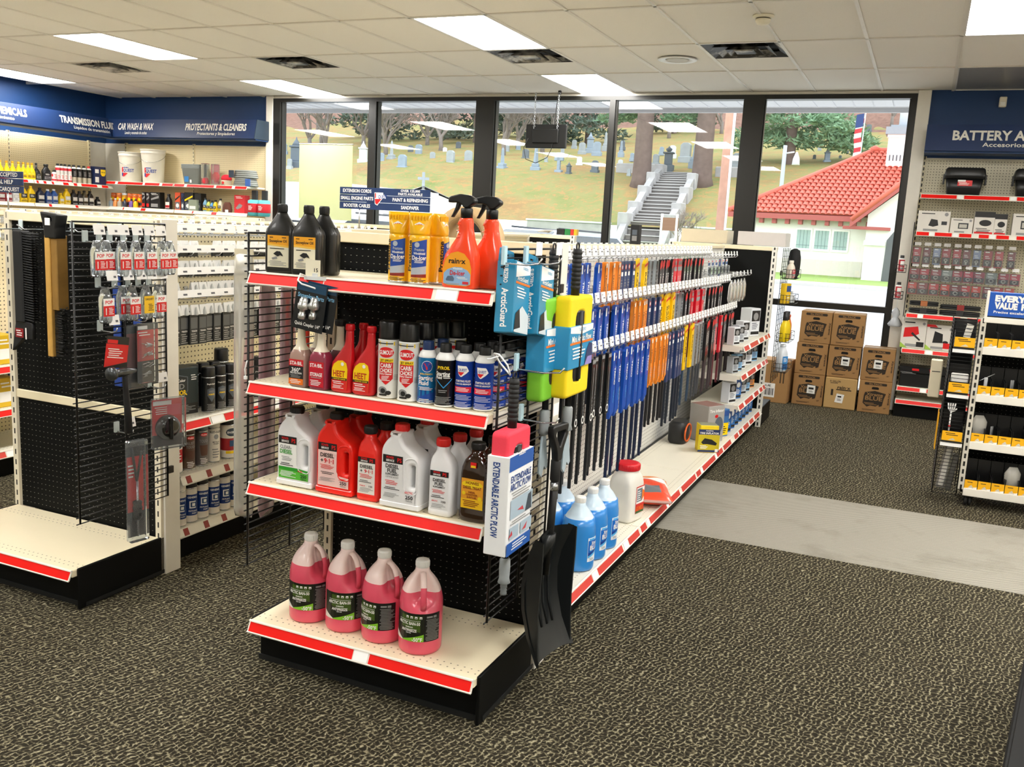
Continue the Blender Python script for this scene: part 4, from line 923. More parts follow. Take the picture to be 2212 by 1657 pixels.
# paper price tag and coupler cards clipped to the top shelf lip
t = thing('price_card', 'paper price card standing before the snowplow oil', 'price card', (-1.795, 2.462, 1.405), rad(8))
part(t, 'card', mat('price_card_paper', '#efe9cf', .6), lambda b: b.box(-.026, .026, -.0008, .0008, 0, .052)); part(t, 'lettering', INK, lambda b: b.text('15', .012, .012, .020, -.0012, 0, 'c', .02, .014))
part(t, 'holder', K('#dfe3e2', .2), lambda b: (b.box(-.028, .05, -.006, .004, -.012, .0), b.box(.0, .018, -.004, .003, 0, .01)))
for i, (x, y, r) in enumerate(((-1.775, 2.437, 6), (-1.745, 2.452, 4))):
    t = thing('coupler_card', ('front' if i == 0 else 'rear')+' hanging card with a steel quick coupler under the top shelf lip', 'hanging pack', (x, y, 1.385), (0, rad(8), rad(r)), 'quick coupler cards')
    part(t, 'card', K('#0b0f14', .35), lambda b: (b.box(-.056, .056, -.0008, .0008, -.155, -.002)), 'qccard')
    part(t, 'card_header', K('#123f5c', .35), lambda b: b.box(-.052, .052, -.0014, .0, -.03, -.002), 'qchead')
    part(t, 'lettering', [K('#7fb9dd', .4), WHT], lambda b: (b.text('Snowplow Parts', .014, 0, -.044, -.0016, 0, 'c', .02, .095), b.text('Quick Coupler 1/4"', .011, .0, -.136, -.0016, 1, 'c', .02, .092)), 'qclet')
    def fcp(b):
        b.lathe([(.010, -.118), (.012, -.116), (.012, -.102), (.009, -.100), (.009, -.088), (.016, -.086), (.018, -.080), (.018, -.070), (.015, -.066), (.0135, -.062), (.0135, -.054), (.010, -.052), (.010, -.048)], 14, 0, -.014, -.018)
        b.lathe([(.014, -.085), (.0145, -.083), (.0145, -.081), (.014, -.079)], 6, 0, -.014, -.018)
    part(t, 'steel_coupler', mat('steel_bright', '#c6c8c6', .28, metal=.85), fcp, 'qccoup')
    if i == 0: part(t, 'clip_hook', K('#f2f2f0', .4), lambda b: b.tube([(-.045, .03, .012), (-.05, .0, .02), (-.048, -.014, .0), (-.03, -.018, -.008), (.02, -.018, -.012)], .003, 6))
# ------------------------------------------------------------------ wiper blade side of the long gondola
def yr(a, c, n): return [a+(c-a)*i/(n-1) for i in range(n)]
def ly(ys): return [y-RUN0 for y in ys]
hooks(G1, .012, .345, ly(yr(3.20, 5.95, 36)), 1.475, 1, .052, .042)
hooks(G1, .012, .335, ly(yr(6.05, 6.9, 9)), 1.45, 1, .028, .03)
hooks(G1, .012, .345, ly(yr(3.42, 6.65, 41)), 1.275, 1, .052, .042)
hooks(G1, .012, .345, ly(yr(3.42, 7.00, 45)), 1.065, 1, .052, .042)
hooks(G1, .012, .33, ly(yr(6.85, 7.6, 6)), 1.30, 1, .028, .03)
hooks(G1, -.012, -.30, ly(yr(3.2, 7.7, 40)), 1.46, -1, .05, .042)
NTH = ('first', 'second', 'third', 'fourth', 'fifth', 'sixth', 'seventh', 'eighth', 'ninth', 'tenth', 'eleventh', 'twelfth', 'thirteenth', 'fourteenth', 'fifteenth', 'sixteenth', 'seventeenth', 'eighteenth', 'nineteenth', 'twentieth', 'twenty-first', 'twenty-second', 'twenty-third', 'twenty-fourth', 'twenty-fifth')
def wipermats(kind):
    return {'blue': (K('#1550b4', .3, coat=.3), K('#16223f', .3), WHT), 'deepblue': (K('#12347e', .3, coat=.3), K('#14181f', .3), WHT), 'orange': (K('#ff9430', .35), K('#1a1a1c', .4), INK), 'navy': (K('#2b3f6b', .3, coat=.3), K('#1d2633', .35), WHT),
            'yellow': (K('#f7c600', .35), K('#2a3f55', .35), INK), 'grey': (K('#a9aeb2', .3), K('#3c3f44', .4), WHT), 'blackred': (K('#181619', .3, coat=.3), K('#3a2f33', .35), WHT), 'red': (K('#d5142a', .3, coat=.2), K('#5f1f2b', .35), WHT), 'black': (K('#15171a', .3, coat=.3), K('#1b1d20', .4), WHT)}[kind]
def wiper(kind, loc, label, group, sl=.30, bl=.20, w=.05, tiltx=0):
    a, bmat, ink = wipermats(kind)
    t = thing('wiper_blade_pack', label, 'wiper blade', loc, (tiltx, 0, rad(90)), group)
    def fs(b):
        ch = .020 if kind in ('yellow', 'blackred', 'blue') else .004
        P = [(-w/2, -sl), (w/2, -sl+ (.03 if kind in ('orange', 'blue') else 0)), (w/2, -.020), (w/2-.006, -.014 - (0 if kind != 'yellow' else -.012)), (-w/2+ch, -.014), (-w/2, -.014-ch)]
        b.solid([P], .009, .0015, 0, 0, 1, False)
    part(t, 'sleeve', a, fs, 'wps%s%.2f%.3f' % (kind, sl, w))
    part(t, 'hang_tab', M_CLEAR, lambda b: b.cbox(-.011, .011, -.001, .001, -.02, .012, .0005), 'wpt')
    if kind == 'grey': part(t, 'clear_cover', M_CLEAR, lambda b: b.box(-w/2-.001, w/2+.001, -.011, -.0098, -sl, -.02), 'wpgc%.2f' % sl)
    part(t, 'blade', bmat, lambda b: (b.cbox(-.013, -.002, -.008, .006, -sl-bl, -sl+.01, .002), b.cbox(.004, .013, -.007, .007, -sl-bl*.86, -sl+.01, .002)), 'wpb%s%.2f%.2f' % (kind, sl, bl))
    y = -.0092
    if kind in ('blue', 'deepblue'): it = [('r', -w*.42, -w*.16, -.06, -.022, 0), ('p', [(-w*.1, -.018), (w*.46, -.03), (w*.46, -.075), (w*.2, -.085)], 1), ('t', '25"', .009, w*.2, -.045, 0, .016), ('t', 'TRICO', w*.34, w*.12, -.135, 0, .085, -PI/2), ('t', 'NeoForm', w*.2, w*.12, -.235, 3, .06, -PI/2)]
    elif kind == 'orange': it = [('r', -w*.5, -w*.34, -sl+.02, -.03, 1), ('r', -w*.2, w*.2, -.04, -.020, 0), ('t', 'TRICO', w*.3, -w*.02, -.11, 1, .08, -PI/2), ('L', -.002, .012, -.24, -.17, 6, 3)]
    elif kind == 'navy': it = [('e', 0, -.042, w*.28, .014, 2), ('e', 0, -.042, w*.18, .009, 0), ('r', -w*.3, w*.3, -.085, -.065, 0), ('t', 'Clear', w*.34, 0, -.20, 0, .07, -PI/2), ('L', -.014, .012, -.14, -.1, 3, 4)]
    elif kind == 'yellow': it = [('q', -w*.5, w*.5, -.05, -.035, -.038, -.022, 2), ('t', 'RAIN-X', w*.34, 0, -.155, 1, .16, -PI/2)]
    elif kind == 'blackred': it = [('p', [(-w*.48, -.07), (w*.49, -.05), (w*.49, -.022), (-w*.1, -.016), (-w*.48, -.036)], 2), ('t', 'TRICO', w*.36, w*.02, -.13, 0, .085, -PI/2), ('L', -.012, .012, -.25, -.19, 6, 2)]
    elif kind == 'red': it = [('r', -w*.5, w*.5, -.085, -.060, 4), ('t', 'Clear Advantage', w*.26, 0, -.19, 0, .15, -PI/2), ('r', -w*.25, w*.25, -.05, -.028, 4)]
    elif kind == 'black': it = [('r', -w*.4, w*.4, -.035, -.018, 4), ('r', -w*.06, w*.06, -.19, -.05, 4), ('t', 'ULTRA', w*.3, 0, -.22, 4, .07, -PI/2), ('e', 0, -sl+.028, w*.36, .018, 0), ('e', 0, -sl+.028, w*.22, .011, 1)]
    else: it = [('r', -w*.4, w*.4, -.05, -.02, 0), ('L', -.016, .016, -.2, -.06, 7, 4)]
    label_flat(t, 'wpl%s%.2f%.3f' % (kind, sl, w), [WHT, INK if kind in ('orange', 'yellow', 'black') else K('#0f2f86', .3), LRED, K('#5fb2ea', .35), GREYT], y, it)
    return t
ORD = {1: 'top', 2: 'middle', 3: 'bottom'}
CNAME = {'blue': 'bright blue', 'deepblue': 'dark blue', 'orange': 'orange', 'navy': 'navy', 'yellow': 'yellow', 'grey': 'grey clear-fronted', 'blackred': 'black and red', 'red': 'solid red', 'black': 'black'}
SEQ = {1: [('blue', 3.30, 3.98, 8), ('orange', 4.03, 4.28, 4), ('navy', 4.34, 4.56, 4), ('yellow', 4.63, 4.76, 2), ('grey', 4.84, 4.98, 3), ('blackred', 5.05, 5.33, 5), ('red', 5.40, 5.55, 3), ('blackred', 5.62, 6.10, 6)],
       2: [('deepblue', 3.46, 3.78, 4), ('blue', 3.86, 4.42, 6), ('orange', 4.49, 4.72, 4), ('navy', 4.79, 4.98, 3), ('yellow', 5.05, 5.27, 4), ('grey', 5.34, 5.50, 3), ('blackred', 5.57, 5.72, 3), ('red', 5.80, 6.05, 4), ('blackred', 6.13, 6.66, 6)],
       3: [('black', 3.44, 4.05, 8), ('blue', 4.13, 4.70, 7), ('orange', 4.78, 5.08, 5), ('navy', 5.15, 5.48, 5), ('yellow', 5.56, 5.72, 2), ('grey', 5.80, 6.02, 3), ('blackred', 6.09, 6.38, 4), ('red', 6.46, 6.62, 2), ('blackred', 6.70, 7.02, 5)]}
for row, seq in SEQ.items():
    seen = set()
    for kind, a, c, n in seq:
        far = kind in seen; seen.add(kind)
        for i, y in enumerate(yr(a, c, n)):
            jit = random.uniform(-.008, .008); dx = random.uniform(0, .02)
            g = '%s wiper packs, %s hook row%s' % (CNAME[kind], ORD[row], ', farther block' if far else '')
            if row == 3: sl, bl = (.34, .30) if kind == 'blue' else (.30, .26) if kind in ('black', 'navy') else (.28, .22)
            else: sl, bl = .26, .18
            lb = '%s %s wiper blade pack from the near end, %s hook row%s' % (NTH[i], CNAME[kind], ORD[row], ', farther block' if far else '')
            wiper(kind, ({1: -1.345, 2: -1.310, 3: -1.275}[row]-dx, y+jit, {1: 1.468, 2: 1.268, 3: 1.058}[row]), lb, g, sl, bl, .058 if kind in ('blue', 'deepblue', 'red', 'yellow') else .046, 0)
# socket and clip packs at the far end of the hooks
for i, y in enumerate(yr(6.25, 6.85, 6)):
    t = thing('bulb_pack', NTH[i]+' white and blue bulb pack from the near end, top hooks by the black panel', 'hanging pack', (-1.33, y, 1.445), rad(90), 'bulb packs on the top hooks')
    part(t, 'card', K(['#e6e8ea', '#cfd8e4', '#e6e8ea', '#2f4d7a', '#e6e8ea', '#dfe3e6'][i], .4), lambda b: b.box(-.035, .035, -.001, .001, -.13, -.004)); part(t, 'blister', M_CLEAR, lambda b: b.cbox(-.026, .026, -.022, -.001, -.11, -.05, .006), 'bpbl')
    part(t, 'bulb', K('#33363a', .3), lambda b: b.lathe([(.006, -.10), (.012, -.075), (.014, -.08), (.008, -.07), (.006, -.058)], 10, 0, 0, -.012), 'bpbu')
    label_flat(t, 'bpl', [K('#2b4d8a', .4), LRED], -.001, [('r', -.033, .033, -.045, -.026, 0), ('r', -.033, -.005, -.022, -.012, 1)])
for i, y in enumerate(yr(7.0, 7.55, 5)):
    t = thing('socket_pack', NTH[i]+' grey plastic clip bag from the near end, hooks by the black panel', 'hanging pack', (-1.31, y, 1.29), rad(90), 'grey clip packs on the far hooks')
    part(t, 'bag', M_CLEARBAG, lambda b: b.loft([ring(.05, .004, -.01, 4, 12), ring(.075, .03, -.06, 3, 12), ring(.08, .034, -.15, 3, 12), ring(.075, .006, -.19, 4, 12)]), 'spbag')
    part(t, 'plastic_clip', K('#8d9092', .35), lambda b: (b.tube([(-.02, 0, -.06), (.02, .0, -.08), (.025, 0, -.12), (-.01, 0, -.15), (-.025, 0, -.11)], .010, 6), b.cbox(-.015, .015, -.012, .012, -.11, -.08, .003)), 'spclip')

# ------------------------------------------------------------------ generic printed carton
def carton(name, label, cat, loc, rotz, w, d, h, col, key, items=None, lmats=None, side=None, smats=None, group=None, rough=.45, top=None, flap=False):
    """w along local X, d along local Y (front face at y=0), base at z=0; side = print on the +X end"""
    t = thing(name, label, cat, loc, rotz, group)
    part(t, 'box', K(col, rough), lambda b: b.cbox(-w/2, w/2, 0, d, 0, h, min(.003, w*.05)), 'cb'+key)
    if items: label_flat(t, 'cl'+key, lmats, 0, items)
    if side:
        part(t, 'side_print', smats, lambda b: (_lab(b, side, 0), b.xform(lambda p: (w/2-p[1], d/2+p[0], p[2]))), 'cs'+key)
    if top: part(t, 'top_print', K(top, rough), lambda b: b.box(-w/2+.004, w/2-.004, .004, d-.004, h, h+.0012), 'ct'+key)
    if flap: part(t, 'tape', K('#c9b48a', .3), lambda b: b.box(-w/2, w/2, d/2-.02, d/2+.02, h, h+.001), 'cf'+key)
    return t
DKP = [WHT, INK, K('#2a4f8f', .4), GREYT, LRED, K('#5b6470', .4), LYEL]
# ------------------------------------------------------------------ base shelf of the wiper side
ZB = .1665
for i, y in enumerate((3.59, 3.752, 3.914)):
    jug(('nearest', 'middle', 'farthest')[i]+' blue washer fluid jug in the row along the base shelf edge', (-1.222, y, ZB), rad(88), 'blue', rad((100, 48, 60)[i]-88+40), 'blue washer fluid jugs')
jug('blue washer fluid jug in the second row behind the snow shovel', (-1.382, 3.62, ZB), rad(60), 'blue', rad(90), 'blue washer fluid jugs')
jug('blue washer fluid jug half hidden under hanging wiper packs', (-1.378, 3.79, ZB), rad(88), 'blue', rad(90), 'blue washer fluid jugs')
t = thing('ice_melt_jug', 'white ice melt jug with wide red lid', 'jug', (-1.245, 4.36, ZB), rad(78))
part(t, 'jug_body', mat('jug_frosted_white', '#e6e3da', .4, coat=.1), lambda b: b.loft([ring(w_, d, z, e, 28) for w_, d, z, e in ((.145, .125, 0, 6), (.155, .135, .005, 6), (.157, .137, .02, 6), (.155, .135, .19, 5), (.150, .130, .215, 4), (.130, .116, .240, 3), (.114, .108, .252, 2.2), (.110, .108, .262, 2))]))
part(t, 'lid', mat('lid_red', '#d8202a', .35), f_scap(.062, .258, .292, 36))
part(t, 'handle', mat('jug_frosted_white', '#e6e3da'), lambda b: b.tube([(.05, .01, .235), (.085, .012, .215), (.098, .012, .16), (.095, .012, .10), (.072, .012, .06)], .010, 8))
label_flat(t, 'icelab', [K('#d92a22', .4), K('#6f7a86', .4), ORNG, WHT, INK, K('#2d6b35', .4)], -.0685, [('r', -.020, .066, .040, .180, 0), ('r', -.016, .062, .090, .174, 3), ('r', -.012, .040, .100, .168, 1), ('q', .04, .062, .10, .12, .16, .15, 2), ('t', 'ICE MELT', .020, .022, .066, 2, .075), ('r', -.018, .064, .042, .052, 5), ('L', -.01, .03, .104, .16, 5, 3)])
t = thing('ice_melt_bag', 'orange and red plastic bag of ice melt lying on the base shelf', 'bag', (-1.245, 4.78, ZB), rad(20))
def f_bag(b):
    n, m = 18, 12; W, L = .24, .40; v = []; f = []
    for sgn in (1, -1):
        for i in range(n+1):
            for j in range(m+1):
                u, q = i/n*2-1, j/m*2-1; e = max(0, (1-abs(u)**3.5))*max(0, (1-abs(q)**3.0)); px = q*W/2*(1-.06*(1-abs(u))); py = u*L/2
                z = .045+(sgn*.045*e**.55)+.006*math.sin(9*u+4*q)*e*(sgn > 0)
                v.append((px, py, max(.001, z) if sgn > 0 else max(.0015, .045-.0445*e**.4)))
    S = (n+1)*(m+1)
    for s in (0, 1):
        for i in range(n):
            for j in range(m):
                q = (s*S+i*(m+1)+j, s*S+i*(m+1)+j+1, s*S+(i+1)*(m+1)+j+1, s*S+(i+1)*(m+1)+j); f.append(q if s == 0 else q[::-1])
    o = len(b.v); b.v += v
    for k, q in enumerate(f):
        i = (k % (n*m))//m; j = k % m; mi = 0
        if 11 <= i <= 13 and k < n*m: mi = 1
        elif i >= 14: mi = 2
        elif 2 <= i <= 6 and 3 <= j <= 8 and k < n*m: mi = 3
        b.f.append(tuple(x+o for x in q)); b.m.append(mi); b.sm.append(True)
part(t, 'bag_body', [K('#ea4a28', .28, coat=.3), WHT, K('#f28a22', .3, coat=.3), K('#6c7378', .35)], f_bag)
part(t, 'bag_seam', M_CLEARBAG, lambda b: (b.box(-.11, .11, .195, .235, .043, .047), b.box(-.11, .11, -.235, -.195, .043, .047)))
infl = [LYEL, K('#1d2f5f', .4), WHT, INK, K('#57615a', .4), K('#c9b61c', .4)]
carton('tire_inflator_box', 'yellow and navy tire inflator carton with a pump picture', 'box', (-1.185, 6.05, ZB), rad(28), .125, .105, .185, '#f2d21a', 'yinf', [('r', -.072, .072, .122, .158, 1), ('t', 'AutoDrive', .008, 0, .150, 2, .05), ('t', 'TIRE INFLATOR', .013, 0, .133, 2, .13), ('r', -.072, .072, .02, .120, 5), ('p', [(-.052, .070), (-.030, .098), (.020, .090), (.056, .066), (.050, .050), (-.010, .058), (-.040, .056)], 3), ('L', -.06, .0, .024, .05, 4, 2), ('r', -.072, .072, .004, .018, 1), ('r', .045, .066, .006, .026, 2)], infl, [('r', -.055, .055, .01, .118, 5), ('r', -.055, .055, .122, .158, 1), ('e', 0, .07, .03, .03, 3)], infl, None, top='#8d8f78')
carton('tire_inflator_box', 'tall grey tire inflator carton behind the yellow one', 'box', (-1.215, 6.40, ZB), rad(62), .175, .17, .26, '#a7a49f', 'ginf', [('t', 'Tire Inflator', .020, 0, .225, 0, .15), ('e', 0, .185, .018, .012, 4), ('e', .03, .12, .045, .06, 5), ('r', -.08, .0, .03, .07, 2), ('L', -.08, .08, .03, .09, 5, 3)], DKP, [('r', -.07, -.01, .04, .25, 4), ('e', .035, .14, .05, .08, 2), ('t', 'SLIME', .022, .0, .255, 0, .1)], DKP, top='#8f6a63')
t = thing('tire_inflator_bag', 'black and orange tire inflator bag lying behind the inflator cartons', 'bag', (-1.44, 6.25, ZB), 0)
part(t, 'bag_body', K('#17181a', .5), lambda b: b.loft([ring(.11, .16, 0, 3, 20), ring(.13, .19, .02, 3, 20), ring(.13, .19, .13, 3, 20), ring(.09, .15, .155, 3, 20)])); part(t, 'bag_trim', K('#e2641c', .5), lambda b: b.tube([(.066, .09*math.cos(a), .075+.06*math.sin(a)) for a in [k*PI/8 for k in range(16)]], .006, 6, 0, True))
carton('bulb_box', 'yellow-fronted bulb carton at the near end of the base shelf blues', 'box', (-1.20, 6.62, ZB), rad(62), .11, .10, .20, '#3a6ea8', 'bb0', [('r', -.05, .05, .01, .10, 6), ('L', -.04, .04, .02, .08, 4, 1), ('r', -.05, .05, .15, .19, 2)], DKP)
def bulbbox(i, y, z, kind, lb, g, x=-1.19, s=1.0, rz=70):
    c = {'blue': '#2d6fb8', 'white': '#dfe3e8', 'sky': '#7fb0d8', 'silver': '#b9bfc6', 'orange': '#d98a3a'}[kind]
    carton('headlight_bulb_box', lb, 'box', (x, y, z), rad(rz), .075*s, .06*s, .13*s, c, 'hb%s%.2f' % (kind, s),
           [('r', -.033*s, .033*s, .070*s, .12*s, 1 if kind != 'blue' else 2), ('e', 0, .092*s, .02*s, .018*s, 0 if kind == 'blue' else 3), ('r', -.033*s, .033*s, .008*s, .022*s, 1), ('L', -.03*s, .025*s, .03*s, .065*s, 4, 0 if kind == 'blue' else 5)], DKP,
           [('r', -.026*s, .026*s, .05*s, .12*s, 2), ('L', -.02*s, .02*s, .01*s, .04*s, 3, 3)], DKP, g)
for i, y in enumerate(yr(6.78, 7.70, 7)):
    bulbbox(i, y, ZB, 'blue', NTH[i]+' upright blue bulb carton from the near end of the base shelf', 'blue bulb cartons on the base shelf', -1.20, 1.35)
bstr = [(.03, .20), (.27, .60), (.68, .86), (.94, 1.06), (1.11, 1.19)]; btag = [(.205, .26), (.61, .67), (.87, .93)]
for k, (z, items) in enumerate(((.825, [('white', 6.74, 1.0), ('silver', 6.92, 1.0), ('white', 7.10, 1.15), ('white', 7.50, 1.7)]), (.61, [('silver', 6.80, .95), ('sky', 6.95, .95), ('white', 7.08, 1.0), ('white', 7.35, 1.15), ('sky', 7.62, 1.1)]), (.39, [('white', 6.78, 1.2), ('blue', 7.0, 1.15), ('silver', 7.22, 1.1), ('sky', 7.40, 1.0), ('orange', 7.62, .95)]))):
    sh = shelf(G1, 'shelf', 1.19, .33, (.470, 6.70-RUN0, z), rad(90), M_DECK_W, bstr, btag, M_RED2, key='bulbshelf')
    part(sh, 'shelf_bracket', M_CREAM2, lambda b: b.box(-.003, 0, .02, .34, -.045, 0), 'bsb1'); part(sh, 'shelf_bracket', M_CREAM2, lambda b: b.box(1.19, 1.193, .02, .34, -.045, 0), 'bsb2')
    for i, (kd, y, s) in enumerate(items):
        bulbbox(i, y, z+.0015, kd, '%s bulb carton %s on the %s bulb shelf' % ({'white': 'white', 'silver': 'silver-grey', 'sky': 'pale blue', 'blue': 'blue', 'orange': 'orange'}[kd], ('nearest the camera', 'second from the near end', 'third from the near end', 'fourth from the near end', 'at the far end')[i if i < len(items)-1 else 4], ('top', 'middle', 'lowest')[k]), None, -1.185, s, 66)

# ------------------------------------------------------------------ tools hung on the right wire grid of the fluids endcap
def gridhook(label, x, y, z, L=.12, card=True):
    t = thing('grid_hook', label, 'hook', (x, y, z), 0)
    part(t, 'hook_wire', M_CHROME, lambda b: b.tube([(0, 0, 0), (L*.6, 0, -.002), (L*.92, 0, .004), (L, 0, .02)], .0028, 6)); part(t, 'hook_clip', K('#bfe0ea', .15), lambda b: b.cbox(-.006, .006, -.010, .010, -.006, .05, .002))
    if card: part(t, 'price_tag', M_TAG, lambda b: b.box(L*.9, L*.9+.002, -.022, .022, .028, .066))
    return t
gridhook('chrome grid hook holding the near blue brush box', -1.125, 2.47, 1.49); gridhook('chrome grid hook holding the second blue brush box', -1.125, 2.63, 1.49); gridhook('bare chrome grid hook above the red foam snow brush', -1.125, 2.60, 1.16, .16, False); gridhook('bare chrome grid hook beside the shovel handle', -1.125, 2.66, .99, .13)
M_TEAL = K('#1f86b0', .35, coat=.3)
for i, (p, lb) in enumerate((((-1.080, 2.455, 1.290), 'blue boxed windshield guard hanging nearest the camera'), ((-1.055, 2.590, 1.275), 'blue boxed windshield guard hanging behind, car picture showing'))):
    t = thing('windshield_guard_box', lb, 'box', p, (rad(-4), rad(10), rad(90)), 'hanging windshield guard boxes')
    part(t, 'box', M_TEAL, lambda b: b.cbox(0, .115, 0, .062, 0, .215, .003), 'agb'); part(t, 'hang_tab', M_TEAL, lambda b: b.solid([rpoly([(.0, .21), (.115, .21), (.110, .255), (.006, .255)], .008), rpoly([(.044, .235), (.072, .235), (.072, .242), (.044, .242)], .003)], .0015, .0003, .058, 0, 1, False), 'agt')
    label_flat(t, 'agl', [WHT, K('#2a9ac8', .35), ORNG, K('#c9d3d8', .4), INK], 0, [('p', [(.004, .165), (.111, .185), (.111, .211), (.004, .211)], 0), ('t', 'SUBZERO', .008, .075, .198, 1, .04), ('t', 'ArcticGuard', .014, .055, .165, 0, .082), ('r', .004, .111, .147, .154, 2), ('L', .012, .09, .105, .14, 4, 0), ('p', [(.004, .004), (.111, .004), (.111, .06), (.06, .085), (.02, .06)], 3), ('p', [(.004, .01), (.05, .02), (.04, .075), (.012, .06)], 4)])
    part(t, 'side_print', [WHT, K('#1a5f86', .4)], lambda b: (_lab(b, [('t', 'ArcticGuard', .021, .031, .075, 0, .115, -PI/2), ('t', 'SUBZERO', .014, .031, .175, 0, .055, -PI/2)], 0), b.xform(lambda q: (q[1], .062-q[0], q[2]))), 'ags')
def plow(label, loc, col, kind):
    """foam snow brush head on its shaft with printed card sleeve; local front = -Y, shaft along Z"""
    t = thing('snow_brush', label, 'snow brush', loc, rad(90), None)
    fm = mat('foam_'+kind, col, .75, bump=.25, bs=500)
    W, Hh = (.108, .33) if kind != 'red' else (.085, .37)
    def fh(b): b.solid([rpoly([(-W, 0), (W, 0), (W, Hh), (-W, Hh)], .018), rpoly([(-W*.42, .05), (-W*.42, Hh-.05), (W*.34, Hh-.05), (W*.34, .05)], .03)], .028, .010, 0, 0, 3)
    part(t, 'foam_head', fm, fh)
    part(t, 'core', M_DARKPLASTIC, lambda b: b.cbox(-W*.44, W*.36, -.0275, .0275, .042, Hh-.042, .010))
    part(t, 'core_rib', M_RUBBER, lambda b: b.tube([(-.005, -.024, .05), (-.005, -.028, Hh/2), (-.005, -.024, Hh-.05)], .010, 8))
    if kind == 'red':
        part(t, 'card_sleeve', K('#eceef0', .4), lambda b: b.cbox(-W-.006, W+.006, -.038, .034, -.005, Hh-.07, .002))
        mats = [WHT, K('#1d56a8', .4), K('#173f86', .4), K('#a8bccb', .4), K('#3a4652', .4), GREYT, K('#c4404a', .4)]
        label_flat(t, 'plowred', mats, -.0382, [('r', -W-.005, W+.005, Hh-.115, Hh-.07, 1), ('t', 'SUBZERO', .012, .0, Hh-.07, 0, .05), ('t', 'EXTENDABLE', .020, .0, Hh-.140, 2, .15), ('t', 'ARCTIC PLOW', .022, .0, Hh-.165, 2, .155), ('L', -.07, .09, Hh-.205, Hh-.18, 3, 5), ('r', -.07, .095, .105, .165, 3), ('p', [(.04, .105), (.09, .105), (.085, .16), (.06, .155)], 4), ('p', [(-.02, .125), (.03, .115), (.02, .13)], 6), ('L', -.07, .09, .085, .10, 2, 5), ('r', -.07, -.005, .042, .08, 3), ('r', .01, .095, .042, .08, 3), ('p', [(-.08, .05), (-.05, .055), (-.055, .07)], 6), ('p', [(.02, .05), (.06, .07), (.05, .05)], 6), ('r', -W-.005, W+.005, -.004, .035, 1), ('L', -.06, .06, .005, .03, 3, 0)])
        part(t, 'side_print', [K('#173f86', .4)], lambda b: (_lab(b, [('t', 'EXTENDABLE ARCTIC PLOW', .022, -.002, Hh*.45, 0, .23, -PI/2)], 0), b.xform(lambda q: (-W-.0065+q[1], -q[0], q[2]))))
    else:
        mats = [WHT, K('#2b8fc0', .35), ORNG, K('#2c3a66', .4), K('#9a8fd0', .4), K('#3f9fd0', .35)]
        part(t, 'card_sleeve', K('#2b8fc0', .35), lambda b: b.cbox(-W-.004, W+.004, -.033, .033, .095, .235, .003))
        label_flat(t, 'plowmini', mats, -.0332, [('p', [(-W, .215), (0, .206), (W, .215), (W, .234), (-W, .234)], 0), ('t', '* SUBZERO', .010, 0, .222, 5, .07), ('t', 'Mini Arctic Plow', .020, .0, .194, 0, .185), ('r', -W, W, .176, .183, 2), ('L', -W+.02, .05, .125, .168, 4, 0), ('p', [(W*.35, .098), (W, .098), (W, .165), (W*.7, .172), (W*.5, .15)], 3), ('p', [(W*.35, .098), (W, .098), (W, .125), (W*.6, .125)], 4)])
    part(t, 'shaft', M_DARKPLASTIC, lambda b: b.tube([(0, 0, -.07), (0, 0, Hh+.03)], .011, 10))
    part(t, 'collar', K('#8e9496', .4), lambda b: b.lathe([(.012, -.125), (.020, -.120), (.016, -.105), (.0175, -.075), (.0165, -.045), (.012, -.040)], 16))
    def fg(b):
        b.tube([(0, 0, Hh), (0, 0, Hh+.15)], .0145, 12)
        for q in range(9): b.lathe([(.0148, Hh+.02+q*.014), (.0165, Hh+.024+q*.014), (.0165, Hh+.028+q*.014), (.0148, Hh+.032+q*.014)], 14, 0, 0, 0, False)
        b.tube([(.012*math.cos(a), 0, Hh+.158+.012*math.sin(a)) for a in [k*PI/5 for k in range(10)]], .003, 5, 0, True)
    part(t, 'grip', M_RUBBER, fg)
    if kind != 'red': part(t, 'ice_scraper', film_mat('scraper_ice_blue', '#cfe2ec', .6, .2), lambda b: b.solid([[(-.014, -.13), (.014, -.13), (.045, -.24), (.030, -.25), (.012, -.235), (-.005, -.27), (-.03, -.25)]], .004, .001, 0, 0, 1))
    else: part(t, 'threaded_tip', K('#6f7476', .4), lambda b: b.lathe([(.010, -.16), (.011, -.155), (.009, -.15), (.011, -.145), (.009, -.14), (.011, -.135), (.010, -.12)], 12))
    return t
plow('yellow foam snow brush in a blue card sleeve on the side grid', (-1.035, 2.845, 1.055), '#f2d40c', 'yellow')
plow('lime green foam snow brush hanging behind the yellow one', (-1.085, 2.765, 1.050), '#7ac52e', 'green')
plow('red foam extendable snow brush in a white and blue printed sleeve', (-1.075, 2.478, .632), '#ee3b50', 'red')
part_t = thing('zip_tie', 'white zip tie loop holding the extendable brush on the grid', 'cable tie', (-1.11, 2.455, 1.165), 0)
part(part_t, 'tie_loop', K('#eef0ef', .4), lambda b: b.tube([(.03, 0, 0), (.025, -.012, .03), (.0, -.02, .06), (-.02, -.01, .06), (-.01, .01, .03)], .003, 5, 0, True)); part(part_t, 'tie_tail', K('#eef0ef', .4), lambda b: b.tube([(.0, -.02, .055), (-.01, -.06, .050), (-.015, -.07, .05)], .002, 5))
